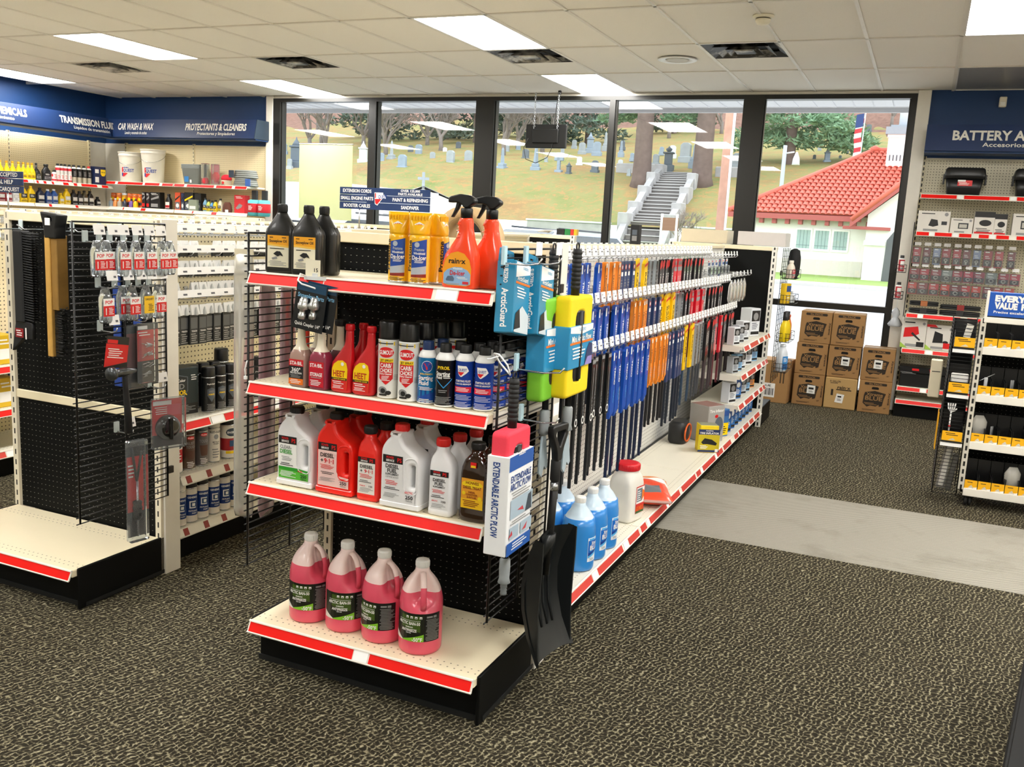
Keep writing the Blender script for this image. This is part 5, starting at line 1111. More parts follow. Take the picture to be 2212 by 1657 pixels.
# snow shovel
t = thing('snow_shovel', 'black plastic snow shovel with D-grip hanging at the corner', 'shovel', (-1.050, 2.79, .16), rad(-8)); t.scale = (.92, .92, .92)
def f_blade(b):
    prof = [(.01, .47), (-.012, .42), (-.034, .36), (-.044, .29), (-.038, .20), (-.012, .10), (.035, .0)]
    nw = 12; v = []; f = []; n = len(prof)
    for off in (0, .004):
        for i, (x, z) in enumerate(prof):
            for j in range(nw+1):
                u = j/nw*2-1; Wd = .118+.010*min(1, (.47-z)/.2); v.append((x+off+.022*abs(u)**6-.006*(1-u*u), u*Wd, z+(.018*(1-abs(u)) if i == 0 else 0)))
    S = n*(nw+1)
    for s in (0, 1):
        for i in range(n-1):
            for j in range(nw):
                q = (s*S+i*(nw+1)+j, s*S+i*(nw+1)+j+1, s*S+(i+1)*(nw+1)+j+1, s*S+(i+1)*(nw+1)+j); f.append(q if s else q[::-1])
    b.add(v, f, 0, True)
M_SHOV = mat('shovel_black', '#1a1d1e', .38)
part(t, 'blade', M_SHOV, f_blade)
def f_wall(s):
    def f(b):
        prof = [(.01, .47, .035), (-.010, .42, .055), (-.030, .36, .075), (-.038, .29, .080), (-.032, .20, .072), (-.006, .10, .050), (.040, .0, .012)]
        v = []; W = .124
        for x, z, e in prof: v += [(x, s*W, z), (x+e, s*(W+.004), z-.008), (x+e, s*(W-.004), z-.008), (x, s*(W-.005), z)]
        f_ = []
        for i in range(len(prof)-1):
            for k in range(4): f_.append((4*i+k, 4*i+(k+1) % 4, 4*i+4+(k+1) % 4, 4*i+4+k))
        b.add(v, f_, 0, False)
    return f
for s in (-1, 1): part(t, 'blade_wall', M_SHOV, f_wall(s))
for y in (-.06, -.02, .02, .06): part(t, 'blade_rib', M_SHOV, lambda b: b.tube([(-.028, 0, .32), (-.031, 0, .26), (-.024, 0, .18), (.0, 0, .10)], .0045, 6), 'shrib', (.0, y, 0))
part(t, 'shaft', M_DARKPLASTIC, lambda b: b.tube([(-.012, 0, .30), (.0, 0, .47), (.008, 0, .74)], .0145, 12))
part(t, 'shaft_band', M_CHROME, lambda b: b.lathe([(.0152, .625), (.0152, .655)], 14, 0, .0045, 0))
part(t, 'shaft_sleeve', M_RUBBER, lambda b: b.lathe([(.016, .66), (.0185, .665), (.0185, .735), (.016, .74)], 14, 0, .006, 0))
part(t, 'socket', M_SHOV, lambda b: b.loft([ring(.04, .05, .46, 3, 14, -.002), ring(.045, .07, .42, 3, 14, -.008), ring(.03, .10, .34, 3, 14, -.03)]))
part(t, 'd_grip', M_DARKPLASTIC, lambda b: (b.solid([rpoly([(-.018, .735), (.018, .735), (.024, .775), (.058, .835), (.058, .872), (-.058, .872), (-.058, .835), (-.024, .775)], .012), rpoly([(0, .788), (-.034, .838), (-.030, .848), (.030, .848), (.034, .838)], .006)], .013, .005, 0, 0, 2), b.xform(lambda p: (-p[1]+.009, p[0], p[2]))))
# ------------------------------------------------------------------ spray paint side of the second gondola
for r, z in enumerate((1.475, 1.383, 1.283, 1.178)):
    hooks(G2, .012, .325, ly(yr(3.12, 4.6, 17)), z, 1, .03, .03, withtag=False)
    for k in range(3):
        part(G2, 'price_rail', M_TAG, lambda b: (b.box(0, .002, 0, .49, 0, .034), b.xform(lambda p: (p[0]-p[2]*.25, p[1], p[2]))), 'g2rail', (.335, .04+k*.5, z+.018))
        part(G2, 'price_print', M_TAGINK, lambda b: ([b.box(.0022, .0026, .05+.09*q, .075+.09*q, .010, .018) for q in range(5)], b.xform(lambda p: (p[0]-p[2]*.25, p[1], p[2]))), 'g2railink', (.335, .04+k*.5, z+.018), kind='stuff')
M_CARDK = K('#26282a', .4); M_CLIPW = K('#e9e9e6', .35)
rown = ('top', 'second', 'third', 'lowest')
for r, z in enumerate((1.455, 1.363, 1.263, 1.158)):
    L = .075 if r < 3 else .19
    for i, y in enumerate(yr(3.12, 4.32, 23)):
        if (r, i) in ((0, 5), (0, 6), (2, 3)): continue
        t = thing('touch_up_paint_pack', '%s touch-up paint pack from the near end, %s hook row of the paint aisle' % (NTH[i], rown[r]), 'hanging pack', (-3.10-random.uniform(0, .02), y+random.uniform(-.006, .006), z), rad(90), 'touch-up packs, %s hook row' % rown[r])
        part(t, 'card', M_CARDK, lambda b: b.box(-.027, .027, -.001, .012, -L, -.03 if r == 3 else -.045), 'tupc%d' % (r == 3))
        part(t, 'white_top', M_CLIPW, lambda b: b.loft([[(-.028, -.014, -.048), (.028, -.014, -.048), (.028, .012, -.048), (-.028, .012, -.048)], [(-.024, -.004, -.002), (.024, -.004, -.002), (.024, .002, -.002), (-.024, .002, -.002)]], 0, True, False), 'tupw')
        part(t, 'applicator', K('#c9ccca', .3), lambda b: b.lathe([(.010, -.050), (.011, -.045), (.004, -.018), (.002, -.012)], 10, 0, 0, -.014), 'tupa')
        if r == 3: label_flat(t, 'tupl', [K('#9c9c98', .5), WHT, K('#5b5d5e', .4)], -.0012, [('r', -.022, .022, -.115, -.062, 2), ('L', -.022, .022, -.185, -.135, 5, 0), ('t', 'TOUCH', .008, 0, -.126, 1, .036)])
dk = [(.03, .06), (.16, .19), (.28, .31), (.40, .43), (.55, .58), (.68, .71), (.83, .86), (.98, 1.01), (1.12, 1.15)]
for z, st, m, tg in ((.662, [(.006, .18), (.28, .60), (.70, 1.2)], M_RED, [(.19, .27), (.61, .69)]), (.414, dk, M_DKRED, ())):
    shelf(G2, 'shelf', BAY-.01, .40, (.470, .005, z), rad(90), M_DECK_W, st, tg, m, key='g2sh%.2f' % z)
    shelf(G2, 'shelf', BAY-.01, .40, (.470, .005+BAY, z), rad(90), M_DECK_W, st, tg, m, key='g2sh%.2f' % z)
ZS = .6635
carton('truck_bed_coating_box', 'dark teal and black truck bed coating carton', 'box', (-3.035, 3.185, ZS), rad(80), .175, .11, .215, '#14272c', 'armor', [('r', -.085, .085, .0, .05, 1), ('t', 'Dupli-Color', .015, -.028, .160, 0, .09), ('t', 'BED', .024, -.024, .132, 3, .07), ('t', 'ARMOR', .024, -.024, .103, 6, .10), ('p', [(-.078, .175), (-.026, .188), (.030, .175), (.030, .11), (-.024, .045), (-.078, .11)], 5), ('p', [(-.074, .172), (-.026, .184), (.026, .172), (.026, .112), (-.024, .051), (-.074, .112)], 7), ('t', 'Dupli-Color', .013, -.026, .160, 0, .085), ('t', 'BED', .024, -.024, .133, 3, .07), ('t', 'ARMOR', .022, -.024, .104, 6, .088), ('L', .045, .08, .155, .185, 3, 0), ('L', -.075, .07, .008, .045, 5, 3)], DKP+[K('#1b2226', .4)])
def spray(lb, loc, body, cap, key, r=.0325, h=.165, caph=.045, bands=(), items=None, lm=None, group=None, rot=70, capr=None):
    can('spray_paint_can', lb, 'spray can', loc, rad(rot), 'sp'+key, r, h, K(body, .3, coat=.3), capr or r*.97, caph, K(cap, .35), group, None, .010, items, lm, bands)
blk_it = [('t', 'Dupli-Color', .007, 0, .135, 0, .042), ('p', [(-.020, .110), (0, .118), (.020, .110), (.020, .08), (0, .05), (-.020, .08)], 5), ('t', 'BED', .009, 0, .100, 3, .024), ('t', 'ARMOR', .008, 0, .086, 6, .030), ('L', -.022, .022, .01, .042, 5, 3)]
for i, (x, y) in enumerate(((-3.00, 3.315), (-3.0, 3.388), (-3.0, 3.46), (-3.10, 3.315), (-3.10, 3.388), (-3.10, 3.46))):
    spray('black bed coating spray can, %s row, %s' % (('front', 'back')[i//3], ('left', 'middle', 'right')[i % 3]), (x, y, ZS), '#17191b', '#0d0e0f', 'armorc', items=blk_it, lm=DKP, group='black bed coating cans')
for i, y in enumerate((3.72, 3.80)): spray('black undercoating spray can seen through the wire grid, %s one' % ('left', 'right')[i], (-3.05, y, ZS), '#191a1c', '#0d0e0f', 'undc', items=[('t', 'Dupli', .012, 0, .135, 0, .045), ('t', 'Under', .010, 0, .05, 0, .04), ('L', -.02, .02, .07, .11, 3, 3)], lm=DKP, group='black undercoating cans')
spray('tall black spray can with a wide white label at the back', (-3.13, 3.55, ZS), '#e4e4e0', '#121314', 'tallk', .036, .20, .06, [(.10, .195, K('#17181a', .3))], None, None, None)
ZS = .4155
gl = [WHT, INK, LRED, K('#3a4a58', .4), GREYT, LYEL, K('#5b3a2c', .4), K('#2b4f7a', .4)]
spray('white and red enamel spray can with dark lid on the second shelf', (-3.0, 3.10, ZS), '#eeeae2', '#241f1d', 'e1', bands=[(.05, .11, K('#c2242a', .3))], items=[('e', 0, .13, .026, .016, 3), ('t', 'PRO', .012, 0, .13, 0, .03), ('L', -.02, .02, .06, .1, 3, 0)], lm=gl)
spray('brown spray can with a brown lid', (-3.0, 3.18, ZS), '#5d4638', '#4a3026', 'e2', items=[('e', 0, .150, .018, .008, 2), ('t', 'Krylon', .006, 0, .15, 0, .026), ('t', 'RUST', .013, 0, .125, 4, .04), ('t', 'TOUGH', .013, 0, .108, 4, .044), ('p', [(-.02, .09), (.02, .09), (.016, .05), (-.016, .05)], 6), ('L', -.02, .02, .01, .04, 4, 0)], lm=gl)
spray('grey spray can with a slate grey lid', (-3.0, 3.265, ZS), '#6a6360', '#59626a', 'e3', items=[('e', 0, .150, .018, .008, 2), ('t', 'Krylon', .006, 0, .15, 0, .026), ('t', 'TOUGH', .015, 0, .12, 4, .044), ('p', [(-.02, .10), (.02, .10), (.016, .05), (-.016, .05)], 6), ('L', -.02, .02, .01, .04, 4, 0)], lm=gl)
spray('white metallic finish spray can with a clear lid', (-3.0, 3.345, ZS), '#e6e0d2', '#cfd0cb', 'e4', items=[('t', 'RUST-OLEUM', .010, 0, .148, 1, .058), ('e', 0, .125, .012, .012, 4), ('t', 'METALLIC', .006, 0, .10, 1, .034), ('t', 'FINISH', .006, 0, .091, 1, .026), ('L', -.02, .02, .02, .07, 4, 4)], lm=gl)
spray('wide white and red engine enamel can with a black lid', (-2.995, 3.445, ZS), '#ece6da', '#131315', 'e5', .038, .165, .05, [(.04, .10, K('#a8222a', .3))], [('e', 0, .13, .03, .02, 3), ('t', 'ENGINE', .010, 0, .13, 0, .045), ('r', -.012, .012, .06, .09, 7), ('r', -.03, .03, .025, .038, 5)], gl)
for i in range(5): spray(NTH[i]+' can from the left in the back row of the second paint shelf', (-3.11, 3.10+.085*i, ZS), '#8a8178', '#2a2624', 'e6', group='back row cans, second paint shelf')
ZS = .1665
for i, (y, cap) in enumerate(((3.105, '#ece8de'), (3.176, '#141516'), (3.250, '#141516'), (3.325, '#6f7273'), (3.400, '#141516'), (3.472, '#141516'))):
    spray('blue banded general purpose paint can on the base shelf, %s from the left, %s lid' % (('first', 'second', 'third', 'fourth', 'fifth', 'sixth')[i], ('white', 'black', 'black', 'grey', 'black', 'black')[i]), (-2.985, y, ZS), '#e4ddd0', cap, 'gp%d' % (i in (0, 3) and i+1), .0325, .165, .042, [(.035, .135, K('#1d3a78', .3))], [('t', 'GENERAL', .009, 0, .122, 0, .048), ('r', -.016, .014, .070, .104, 0), ('r', -.011, .014, .075, .099, 7), ('r', -.004, .010, .08, .094, 0), ('t', 'All-Purpose', .007, 0, .058, 0, .042), ('t', 'PAINT', .006, .006, .046, 0, .022)], gl, 'blue banded paint cans', 66)

# ------------------------------------------------------------------ rivet packs and tools on the bare endcap's wire grid
def sidehook(lb, y, z, L=.09, tag=True):
    t = thing('grid_hook', lb, 'hook', (-2.895, y, z), 0, 'chrome hooks on the rivet grid')
    part(t, 'hook_wire', M_CHROME, lambda b: b.tube([(0, 0, 0), (L*.7, 0, -.002), (L*.95, 0, .004), (L, 0, .018)], .0026, 6), 'shw%.2f' % L); part(t, 'hook_clip', K('#d5e2e4', .15), lambda b: b.cbox(-.005, .005, -.012, .012, -.004, .04, .002), 'shc')
    if tag: part(t, 'price_tag', M_TAG, lambda b: (b.box(L*.85, L*.85+.0016, -.026, .026, .028, .066), b.xform(lambda p: (p[0]-(p[2]-.03)*.2, p[1], p[2]))), 'sht%.2f' % L); part(t, 'price_print', M_TAGINK, lambda b: (b.box(L*.85+.0018, L*.85+.0022, .006, .018, .038, .046), b.xform(lambda p: (p[0]-(p[2]-.03)*.2, p[1], p[2]))), 'shp%.2f' % L)
def pop(lb, y, z, col='red', x=-2.84, group='rivet bottles'):
    t = thing('rivet_pack', lb, 'hanging pack', (x, y, z), rad(90), group)
    part(t, 'bottle', M_CLEAR, lambda b: b.loft([ring(.040, .026, -.125, 3, 16), ring(.050, .034, -.115, 3, 16), ring(.052, .036, -.05, 3, 16), ring(.050, .032, -.030, 4, 16), ring(.044, .020, -.016, 4, 16), ring(.034, .004, .012, 4, 16)]), 'popb')
    part(t, 'rivets', M_CHROME, lambda b: [b.tube([(-.014+.006*q, .004*((q % 3)-1), -.122), (-.012+.005*q, .004*((q*2 % 3)-1), -.098)], .0022, 5) for q in range(6)], 'popr', kind='stuff')
    card = [WHT, LRED, K('#f3c31c', .4), INK]
    if col == 'red': it = [('r', -.026, .026, -.098, -.030, 0), ('r', -.026, .026, -.098, -.058, 1), ('t', 'POP', .013, .0, -.044, 1, .034), ('L', -.002, .022, -.092, -.064, 5, 0), ('r', -.016, -.012, -.092, -.066, 0)]
    else: it = [('r', -.026, .026, -.098, -.030, 2), ('t', 'CARQUEST', .008, 0, -.042, 3, .042), ('L', -.006, .022, -.09, -.06, 5, 3)]
    part(t, 'card', card, lambda b: _lab(b, it, -.0185), 'popc'+col)
for i, y in enumerate((2.545, 2.610, 2.660, 2.728, 2.790, 2.850)): sidehook('chrome hook with price tag in the upper rivet row, number %s from the left' % ('one', 'two', 'three', 'four', 'five', 'six')[i], y, 1.458)
for i, (y, x) in enumerate(((2.545, -2.835), (2.600, -2.85), (2.655, -2.825), (2.722, -2.825), (2.788, -2.825), (2.848, -2.815), (2.905, -2.83))):
    pop('red and white rivet bottle in the upper row, %s from the left' % ('first', 'second', 'third', 'fourth', 'fifth', 'sixth', 'seventh')[i], y, 1.452, 'red', x, 'upper rivet bottles')
for i, y in enumerate((2.60, 2.68, 2.745, 2.80, 2.855)): sidehook('chrome hook with price tag in the lower rivet row, number %s from the left' % ('one', 'two', 'three', 'four', 'five')[i], y, 1.285)
for i, (y, c, x) in enumerate(((2.565, 'red', -2.82), (2.672, 'red', -2.845), (2.690, 'red', -2.815), (2.765, 'yel', -2.82), (2.830, 'red', -2.82))):
    pop('yellow rivet bottle in the lower row' if c == 'yel' else 'red and white rivet bottle in the lower row, %s from the left' % ('first', 'second', 'third', '', 'last')[i], y, 1.278, c, x, 'lower rivet bottles')
sidehook('chrome hook above the red hammer card', 2.605, 1.115); sidehook('chrome hook above the red assortment clamshell', 2.755, 1.145)
t = thing('ball_peen_hammer', 'black-handled hammer with a red card hung on the wire grid', 'hammer', (-2.80, 2.605, 1.10), rad(90))
part(t, 'card', [K('#121416', .4), LRED, WHT], lambda b: (_lab(b, [('r', -.055, .055, -.12, .0, 0), ('p', [(-.055, -.12), (.055, -.095), (.055, -.03), (-.055, -.03)], 1), ('L', -.045, .035, -.085, -.045, 5, 2), ('r', -.05, .0, -.028, -.014, 1)], 0), b.xform(lambda p: (p[0]*.98+p[2]*.16, p[1], p[2]-p[0]*.16))))
part(t, 'head', mat('hammer_steel', '#55585a', .3, metal=.8), lambda b: (b.lathe([(.001, -.075), (.024, -.074), (.026, -.066), (.026, -.056), (.017, -.048), (.015, -.03), (.017, -.012), (.017, .012), (.012, .03), (.008, .052), (.001, .056)], 18, 0, 0, 0), b.xform(lambda p: (p[2], p[1]-.03, p[0]-.135))))
part(t, 'handle', M_RUBBER, lambda b: b.tube([(0, -.03, -.12), (.003, -.03, -.20), (.010, -.03, -.28), (.014, -.03, -.38)], [.011, .011, .013, .016], 10))
t = thing('cotter_pin_clamshell', 'narrow red clamshell of steel cotter pins on the wire grid', 'hanging pack', (-2.825, 2.765, 1.135), rad(90))
part(t, 'backing_card', [LRED, K('#15181a', .4), WHT, K('#c63a3e', .4)], lambda b: _lab(b, [('r', -.044, .044, -.235, 0, 1), ('r', -.044, .044, -.15, -.025, 0), ('r', -.04, .01, -.022, -.008, 2), ('L', -.04, .03, -.05, -.03, 2, 2), ('r', -.036, .040, -.145, -.06, 3)], 0))
part(t, 'clamshell', M_CLEAR, lambda b: b.cbox(-.047, .047, -.024, .002, -.24, .005, .004))
def f_pins(b):
    r = random.Random(3)
    for gz in (-.085, -.125, -.165, -.205):
        for q in range(9): a = r.uniform(-.5, .5); cx, cz = r.uniform(-.018, .022), gz+r.uniform(-.008, .008); b.tube([(cx-.013*math.cos(a), -.008, cz-.013*math.sin(a)), (cx+.013*math.cos(a), -.008, cz+.013*math.sin(a))], .0016, 4)
part(t, 'cotter_pins', M_CHROME, f_pins, kind='stuff')
t = thing('cotter_pin_clamshell', 'dark clamshell pack hung behind the cotter pin clamshell', 'hanging pack', (-2.86, 2.745, 1.125), rad(90))
part(t, 'backing_card', [K('#7c1216', .4), K('#15181a', .4)], lambda b: _lab(b, [('r', -.044, .044, -.25, 0, 1), ('r', -.044, .044, -.17, -.03, 0)], 0)); part(t, 'clamshell', M_CLEAR, lambda b: b.cbox(-.047, .047, -.02, .002, -.255, .005, .004))
t = thing('steering_knob_clamshell', 'clear clamshell with a round black knob and red card at the endcap corner', 'hanging pack', (-2.795, 2.845, .825), rad(72))
part(t, 'backing_card', [LRED, K('#14171a', .4), WHT, K('#d9485a', .4)], lambda b: _lab(b, [('r', -.066, .066, -.205, -.005, 1), ('r', -.066, .066, -.155, -.005, 0), ('r', -.060, .02, -.03, -.012, 2), ('L', -.055, .03, -.07, -.035, 4, 2), ('r', .0, .06, -.075, -.03, 3)], 0))
part(t, 'clamshell', M_CLEAR, lambda b: b.cbox(-.072, .072, -.03, .003, -.212, .002, .005))
part(t, 'knob', K('#0c0c0d', .15, coat=.6), lambda b: (b.lathe([(.001, -.036), (.030, -.034), (.048, -.024), (.054, -.006), (.054, 0)], 28), b.xform(lambda p: (p[0], p[2], p[1]-.125)), b.cbox(-.008, .008, -.042, -.030, -.17, -.08, .003)))
t = thing('ball_joint_clamshell', 'tall narrow clamshell with a black rubber boot and steel rod', 'hanging pack', (-2.80, 2.675, .68), rad(78))
part(t, 'backing_card', [LRED, K('#14171a', .4), WHT], lambda b: _lab(b, [('r', -.036, .036, -.405, -.03, 1), ('r', -.036, .036, -.30, -.07, 0), ('L', -.032, .0, -.16, -.10, 4, 2)], 0))
part(t, 'clamshell', M_CLEAR, lambda b: b.cbox(-.042, .042, -.032, .003, -.42, .0, .005))
part(t, 'rubber_boot', M_RUBBER, lambda b: b.lathe([(.010, -.33), (.018, -.322), (.019, -.30), (.016, -.295), (.019, -.28), (.016, -.27), (.018, -.255), (.010, -.25)], 14, 0, 0, -.014)); part(t, 'steel_rod', M_CHROME, lambda b: b.tube([(0, -.014, -.40), (0, -.014, -.17)], .005, 8)); part(t, 'tie_strap', M_DARKPLASTIC, lambda b: (b.tube([(-.02, -.012, -.03), (0, -.012, -.17)], .005, 6), b.tube([(.022, -.012, -.05), (0, -.012, -.17)], .005, 6)))
sidehook('chrome hook with price tag above the tall narrow clamshell', 2.675, .70); sidehook('chrome hook with price tag above the round knob clamshell', 2.85, .86)

# brushes on the bare endcap's black panel
def panelhook(lb, x, z, L=.16):
    t = thing('panel_hook', lb, 'hook', (x, 2.94, z), 0, 'chrome hooks on the black pegboard')
    part(t, 'hook_wire', M_CHROME, lambda b: b.tube([(0, 0, 0), (0, -L*.8, -.002), (0, -L, .018)], .003, 6), 'phw%.2f' % L); part(t, 'hook_clip', K('#d5e2e4', .15), lambda b: b.cbox(-.012, .012, -.02, -.012, -.004, .04, .002), 'phc')
for i, (x, z) in enumerate(((-3.72, 1.47), (-3.56, 1.475), (-3.40, 1.475), (-3.24, 1.48), (-3.12, 1.48))): panelhook('chrome peg hook near the top of the black pegboard, %s from the left' % ('first', 'second', 'third', 'fourth', 'fifth')[i], x, z)
M_WOOD = mat('brush_wood', '#c89a4a', .55, var=.18, vs=30)
t = thing('wire_brush', 'long wooden-backed brush with a black hanger, on the black pegboard', 'brush', (-3.345, 2.775, .945), 0)
part(t, 'wood_back', [M_WOOD, mat('brush_wood_dark', '#8f6a2c', .6, var=.2, vs=30)], lambda b: (b.cbox(-.035, -.005, -.012, .05, 0, .515, .003, 0), b.cbox(-.005, .030, -.006, .05, .20, .515, .003, 1)))
def f_br(b):
    r = random.Random(5)
    for i in range(34):
        for j in range(3): z = .004+i*.0062; b.tube([(-.004, .005+j*.015, z), (.040+r.uniform(-.004, .004), .004+j*.015+r.uniform(-.004, .004), z+r.uniform(-.004, .003))], .0026, 4)
part(t, 'bristles', K('#1b1a17', .7), f_br, kind='stuff')
part(t, 'hanger_cap', M_DARKPLASTIC, lambda b: b.solid([rpoly([(-.032, .50), (.032, .50), (.034, .545), (.048, .600), (-.056, .610), (-.038, .545)], .006), rpoly([(-.012, .575), (.012, .573), (.010, .588), (-.010, .589)], .003)], .028, .006, .015, 0, 2)); part(t, 'sticker', M_WHITE, lambda b: b.box(-.024, .006, -.0145, -.0135, .555, .585))
t = thing('snow_brush', 'black bristled brush hung left of the wooden brush on the pegboard', 'brush', (-3.555, 2.79, .97), 0)
part(t, 'brush_back', M_RUBBER, lambda b: b.cbox(-.055, .0, .0, .05, .10, .50, .006)); part(t, 'brush_tail', M_RUBBER, lambda b: b.solid([[(-.09, -.03), (-.02, .03), (.04, .03), (.04, .10), (-.06, .11)]], .010, .002, .02, 0, 1))
part(t, 'bristles', K('#131414', .7), lambda b: [b.tube([(0, .01+.018*j, .115+i*.011), (.055, .01+.018*j, .110+i*.011)], .004, 4) for i in range(35) for j in range(3)], kind='stuff')
part(t, 'label', [K('#8c1a20', .4), WHT], lambda b: _lab(b, [('r', -.05, .0, .035, .075, 0), ('L', -.045, -.005, .04, .07, 3, 1), ('r', .012, .02, .03, .08, 1)], -.002))
t = thing('radiator_hose', 'black curved hose hung at the left edge of the bare endcap', 'hose', (-3.80, 2.77, .0), 0)
part(t, 'hose_body', M_RUBBER, lambda b: b.tube([(.05, 0, 1.49), (-.02, 0, 1.44), (-.05, 0, 1.34), (-.02, 0, 1.24), (.05, 0, 1.18)], .026, 10)); part(t, 'hose_clamp', M_CHROME, lambda b: b.lathe([(.028, 1.475), (.028, 1.49)], 12, 0, .04, 0))
for i, (x, z0, z1) in enumerate(((-3.145, .82, 1.30), (-3.03, .90, 1.16))):
    t = thing('tow_strap', 'blue webbing strap behind the wire grid, %s one' % ('left', 'right')[i], 'strap', (x, 2.925, z0), 0); part(t, 'webbing', K('#20408c', .7), lambda b: b.cbox(-.022, .022, -.006, .004, 0, z1-z0, .002)); part(t, 'strap_buckle', M_DARKPLASTIC, lambda b: b.cbox(-.03, .03, -.01, .004, z1-z0, z1-z0+.04, .003))

# ------------------------------------------------------------------ plow marker sleeves on the left wire grid of the fluids endcap
def sleeve(lb, p, w_, h, film, tip, rz=-80):
    t = thing('plow_marker_pack', lb, 'hanging pack', p, rad(rz), 'snowplow marker sleeves')
    part(t, 'sleeve', film, lambda b: b.loft([ring(w_*.9, .004, -h, 5, 14), ring(w_, .030, -h+.03, 3, 14), ring(w_, .032, -h*.5, 3, 14), ring(w_, .026, -.10, 3, 14), ring(w_*.95, .003, -.01, 5, 14)]))
    part(t, 'header_card', K('#e9dfc2', .5), lambda b: b.box(-w_*.48, w_*.48, -.003, .003, -.09, -.005)); part(t, 'lettering', INK, lambda b: b.text('SNOW PLOW', .009, 0, -.07, -.0036, 0, 'c', .02, w_*.8))
    part(t, 'marker_rod', K('#d9d6cf', .4), lambda b: b.tube([(-w_*.2, 0, -.12), (-w_*.2, 0, -h+.05)], .005, 8)); part(t, 'marker_tip', K(tip, .4), lambda b: b.loft([ring(.045, .012, -h*.60, 3, 10, .01), ring(.040, .012, -h*.45, 3, 10, .01), ring(.006, .006, -h*.29, 2, 10, .015)]))
    part(t, 'hang_wire', M_CHROME, lambda b: b.tube([(0, -.02, -.012), (0, .03, -.012), (0, .088+(-2.168-p[0])*-1, -.012)], .002, 5), rot=rad(-80-rz))
    part(t, 'fasteners', M_CHROME, lambda b: [b.lathe([(.006, -h+.03+.012*q), (.006, -h+.038+.012*q)], 8, 0, -.01+.012*(q % 2), 0) for q in range(4)], kind='stuff')
sleeve('clear sleeve of plow markers with cream header, left of the wire grid', (-2.168, 2.575, 1.475), .075, .975, M_CLEARBAG, '#e23350', 10)
sleeve('clear pinkish sleeve of plow markers behind the wire grid', (-2.150, 2.68, 1.40), .10, .92, M_CLEARPINK, '#e58a9a')
sleeve('second clear pinkish sleeve of plow markers behind the wire grid', (-2.150, 2.80, 1.40), .10, .90, M_CLEARPINK, '#e07f92')
t = thing('plow_marker', 'bright red-orange plow guide marker hung behind the wire grid', 'marker', (-2.13, 2.885, .92), 0)
part(t, 'marker_blade', K('#f23a1e', .4), lambda b: b.cbox(-.014, .014, -.006, .006, 0, .50, .003)); part(t, 'marker_cap', CAPBLK, lambda b: b.cbox(-.016, .016, -.008, .008, -.03, .0, .003))
t = thing('zip_tie', 'white zip tie on the left wire grid by the second shelf', 'cable tie', (-2.075, 2.482, 1.04), 0); part(t, 'tie_tail', K('#eef0ef', .4), lambda b: b.tube([(0, -.008, 0), (0, -.012, .03), (.008, -.010, .06)], .0024, 5)); part(t, 'tie_head', K('#eef0ef', .4), lambda b: b.cbox(-.005, .005, -.014, -.004, -.006, .006, .001))

# ------------------------------------------------------------------ things standing on top of the runs
def topsign(lb, x, y, lines_l, lines_r, w_=.72, h=.15, z=1.655):
    t = thing('aisle_sign', lb, 'sign', (x, y, z), 0, 'navy aisle signs on the shelf tops')
    part(t, 'sign_post', M_CHROME, lambda b: (b.tube([(-.2, .006, -.13), (-.2, .006, .02)], .005, 6), b.tube([(.2, .006, -.13), (.2, .006, .02)], .005, 6)))
    for k in range(3):
        pl = part(t, 'sign_plank', M_NAVY, lambda b: b.cbox(-w_/2, w_/2, -.004, .004, 0, h/3-.002, .0015), 'tsp%.2f' % w_, (0, 0, h/3*(2-k)))
    def ft(b):
        for k in range(3):
            zc = h/3*(2-k)+h/6
            if lines_l: b.text(lines_l[k], .023, -w_*.30, zc, -.0055, 0, 'c', .02, min(.265, .0155*len(lines_l[k])))
            L = lines_r[k]
            if isinstance(L, tuple):
                for q, s in enumerate(L): b.text(s, .016, w_*.29, zc+.011-.022*q, -.0055, 0, 'c', .02, .0125*len(s))
            else: b.text(L, .023, w_*.29 if lines_l else w_*.12, zc, -.0055, 0, 'c', .02, min(.275 if lines_l else .46, (.0155 if lines_l else .019)*len(L)))
    part(t, 'lettering', WHT, ft)
    if lines_l:
        part(t, 'logo', [WHT, LRED, K('#1c3f92', .4)], lambda b: _lab(b, [('p', [(-.075, .118), (-.005, .118), (-.005, .104), (.005, .104), (.020, .078), (-.010, .078), (-.025, .060), (-.050, .030), (-.070, .040)], 0), ('p', [(-.071, .114), (-.062, .114), (-.062, .080), (-.071, .080)], 1), ('p', [(-.071, .075), (-.018, .075), (-.028, .062), (-.052, .036), (-.066, .044)], 1), ('t', 'QUEST', .024, -.010, .090, 2, .068)], -.0045), loc=(.0, 0, 0))
    return t
topsign('navy aisle sign for extension cords, booster cables and sandpaper', -3.43, 5.5, ['EXTENSION CORDS', 'SMALL ENGINE PARTS', 'BOOSTER CABLES'], [('OVER 125,000', 'PARTS AVAILABLE'), 'PAINT & REFINISHING', 'SANDPAPER'])
topsign('navy aisle sign about special orders at the left edge', -5.14, 3.80, None, ['SPECIAL ORDERS ACCEPTED', 'FOR ADDITIONAL HELP', "YOU'LL FIND IT AT CARQUEST"], .68, .125, 1.635)
for g in (G3, G4, G2):
    hooks(g, -.012, -.26, ly(yr(3.15, 7.75, 42)), 1.462, -1, .05, .04)
for g in (G3, G4):
    hooks(g, .012, .26, ly(yr(3.15, 7.75, 42)), 1.462, 1, .05, .04); hooks(g, .012, .26, ly(yr(3.15, 7.75, 42)), 1.36, 1, .05, .04)
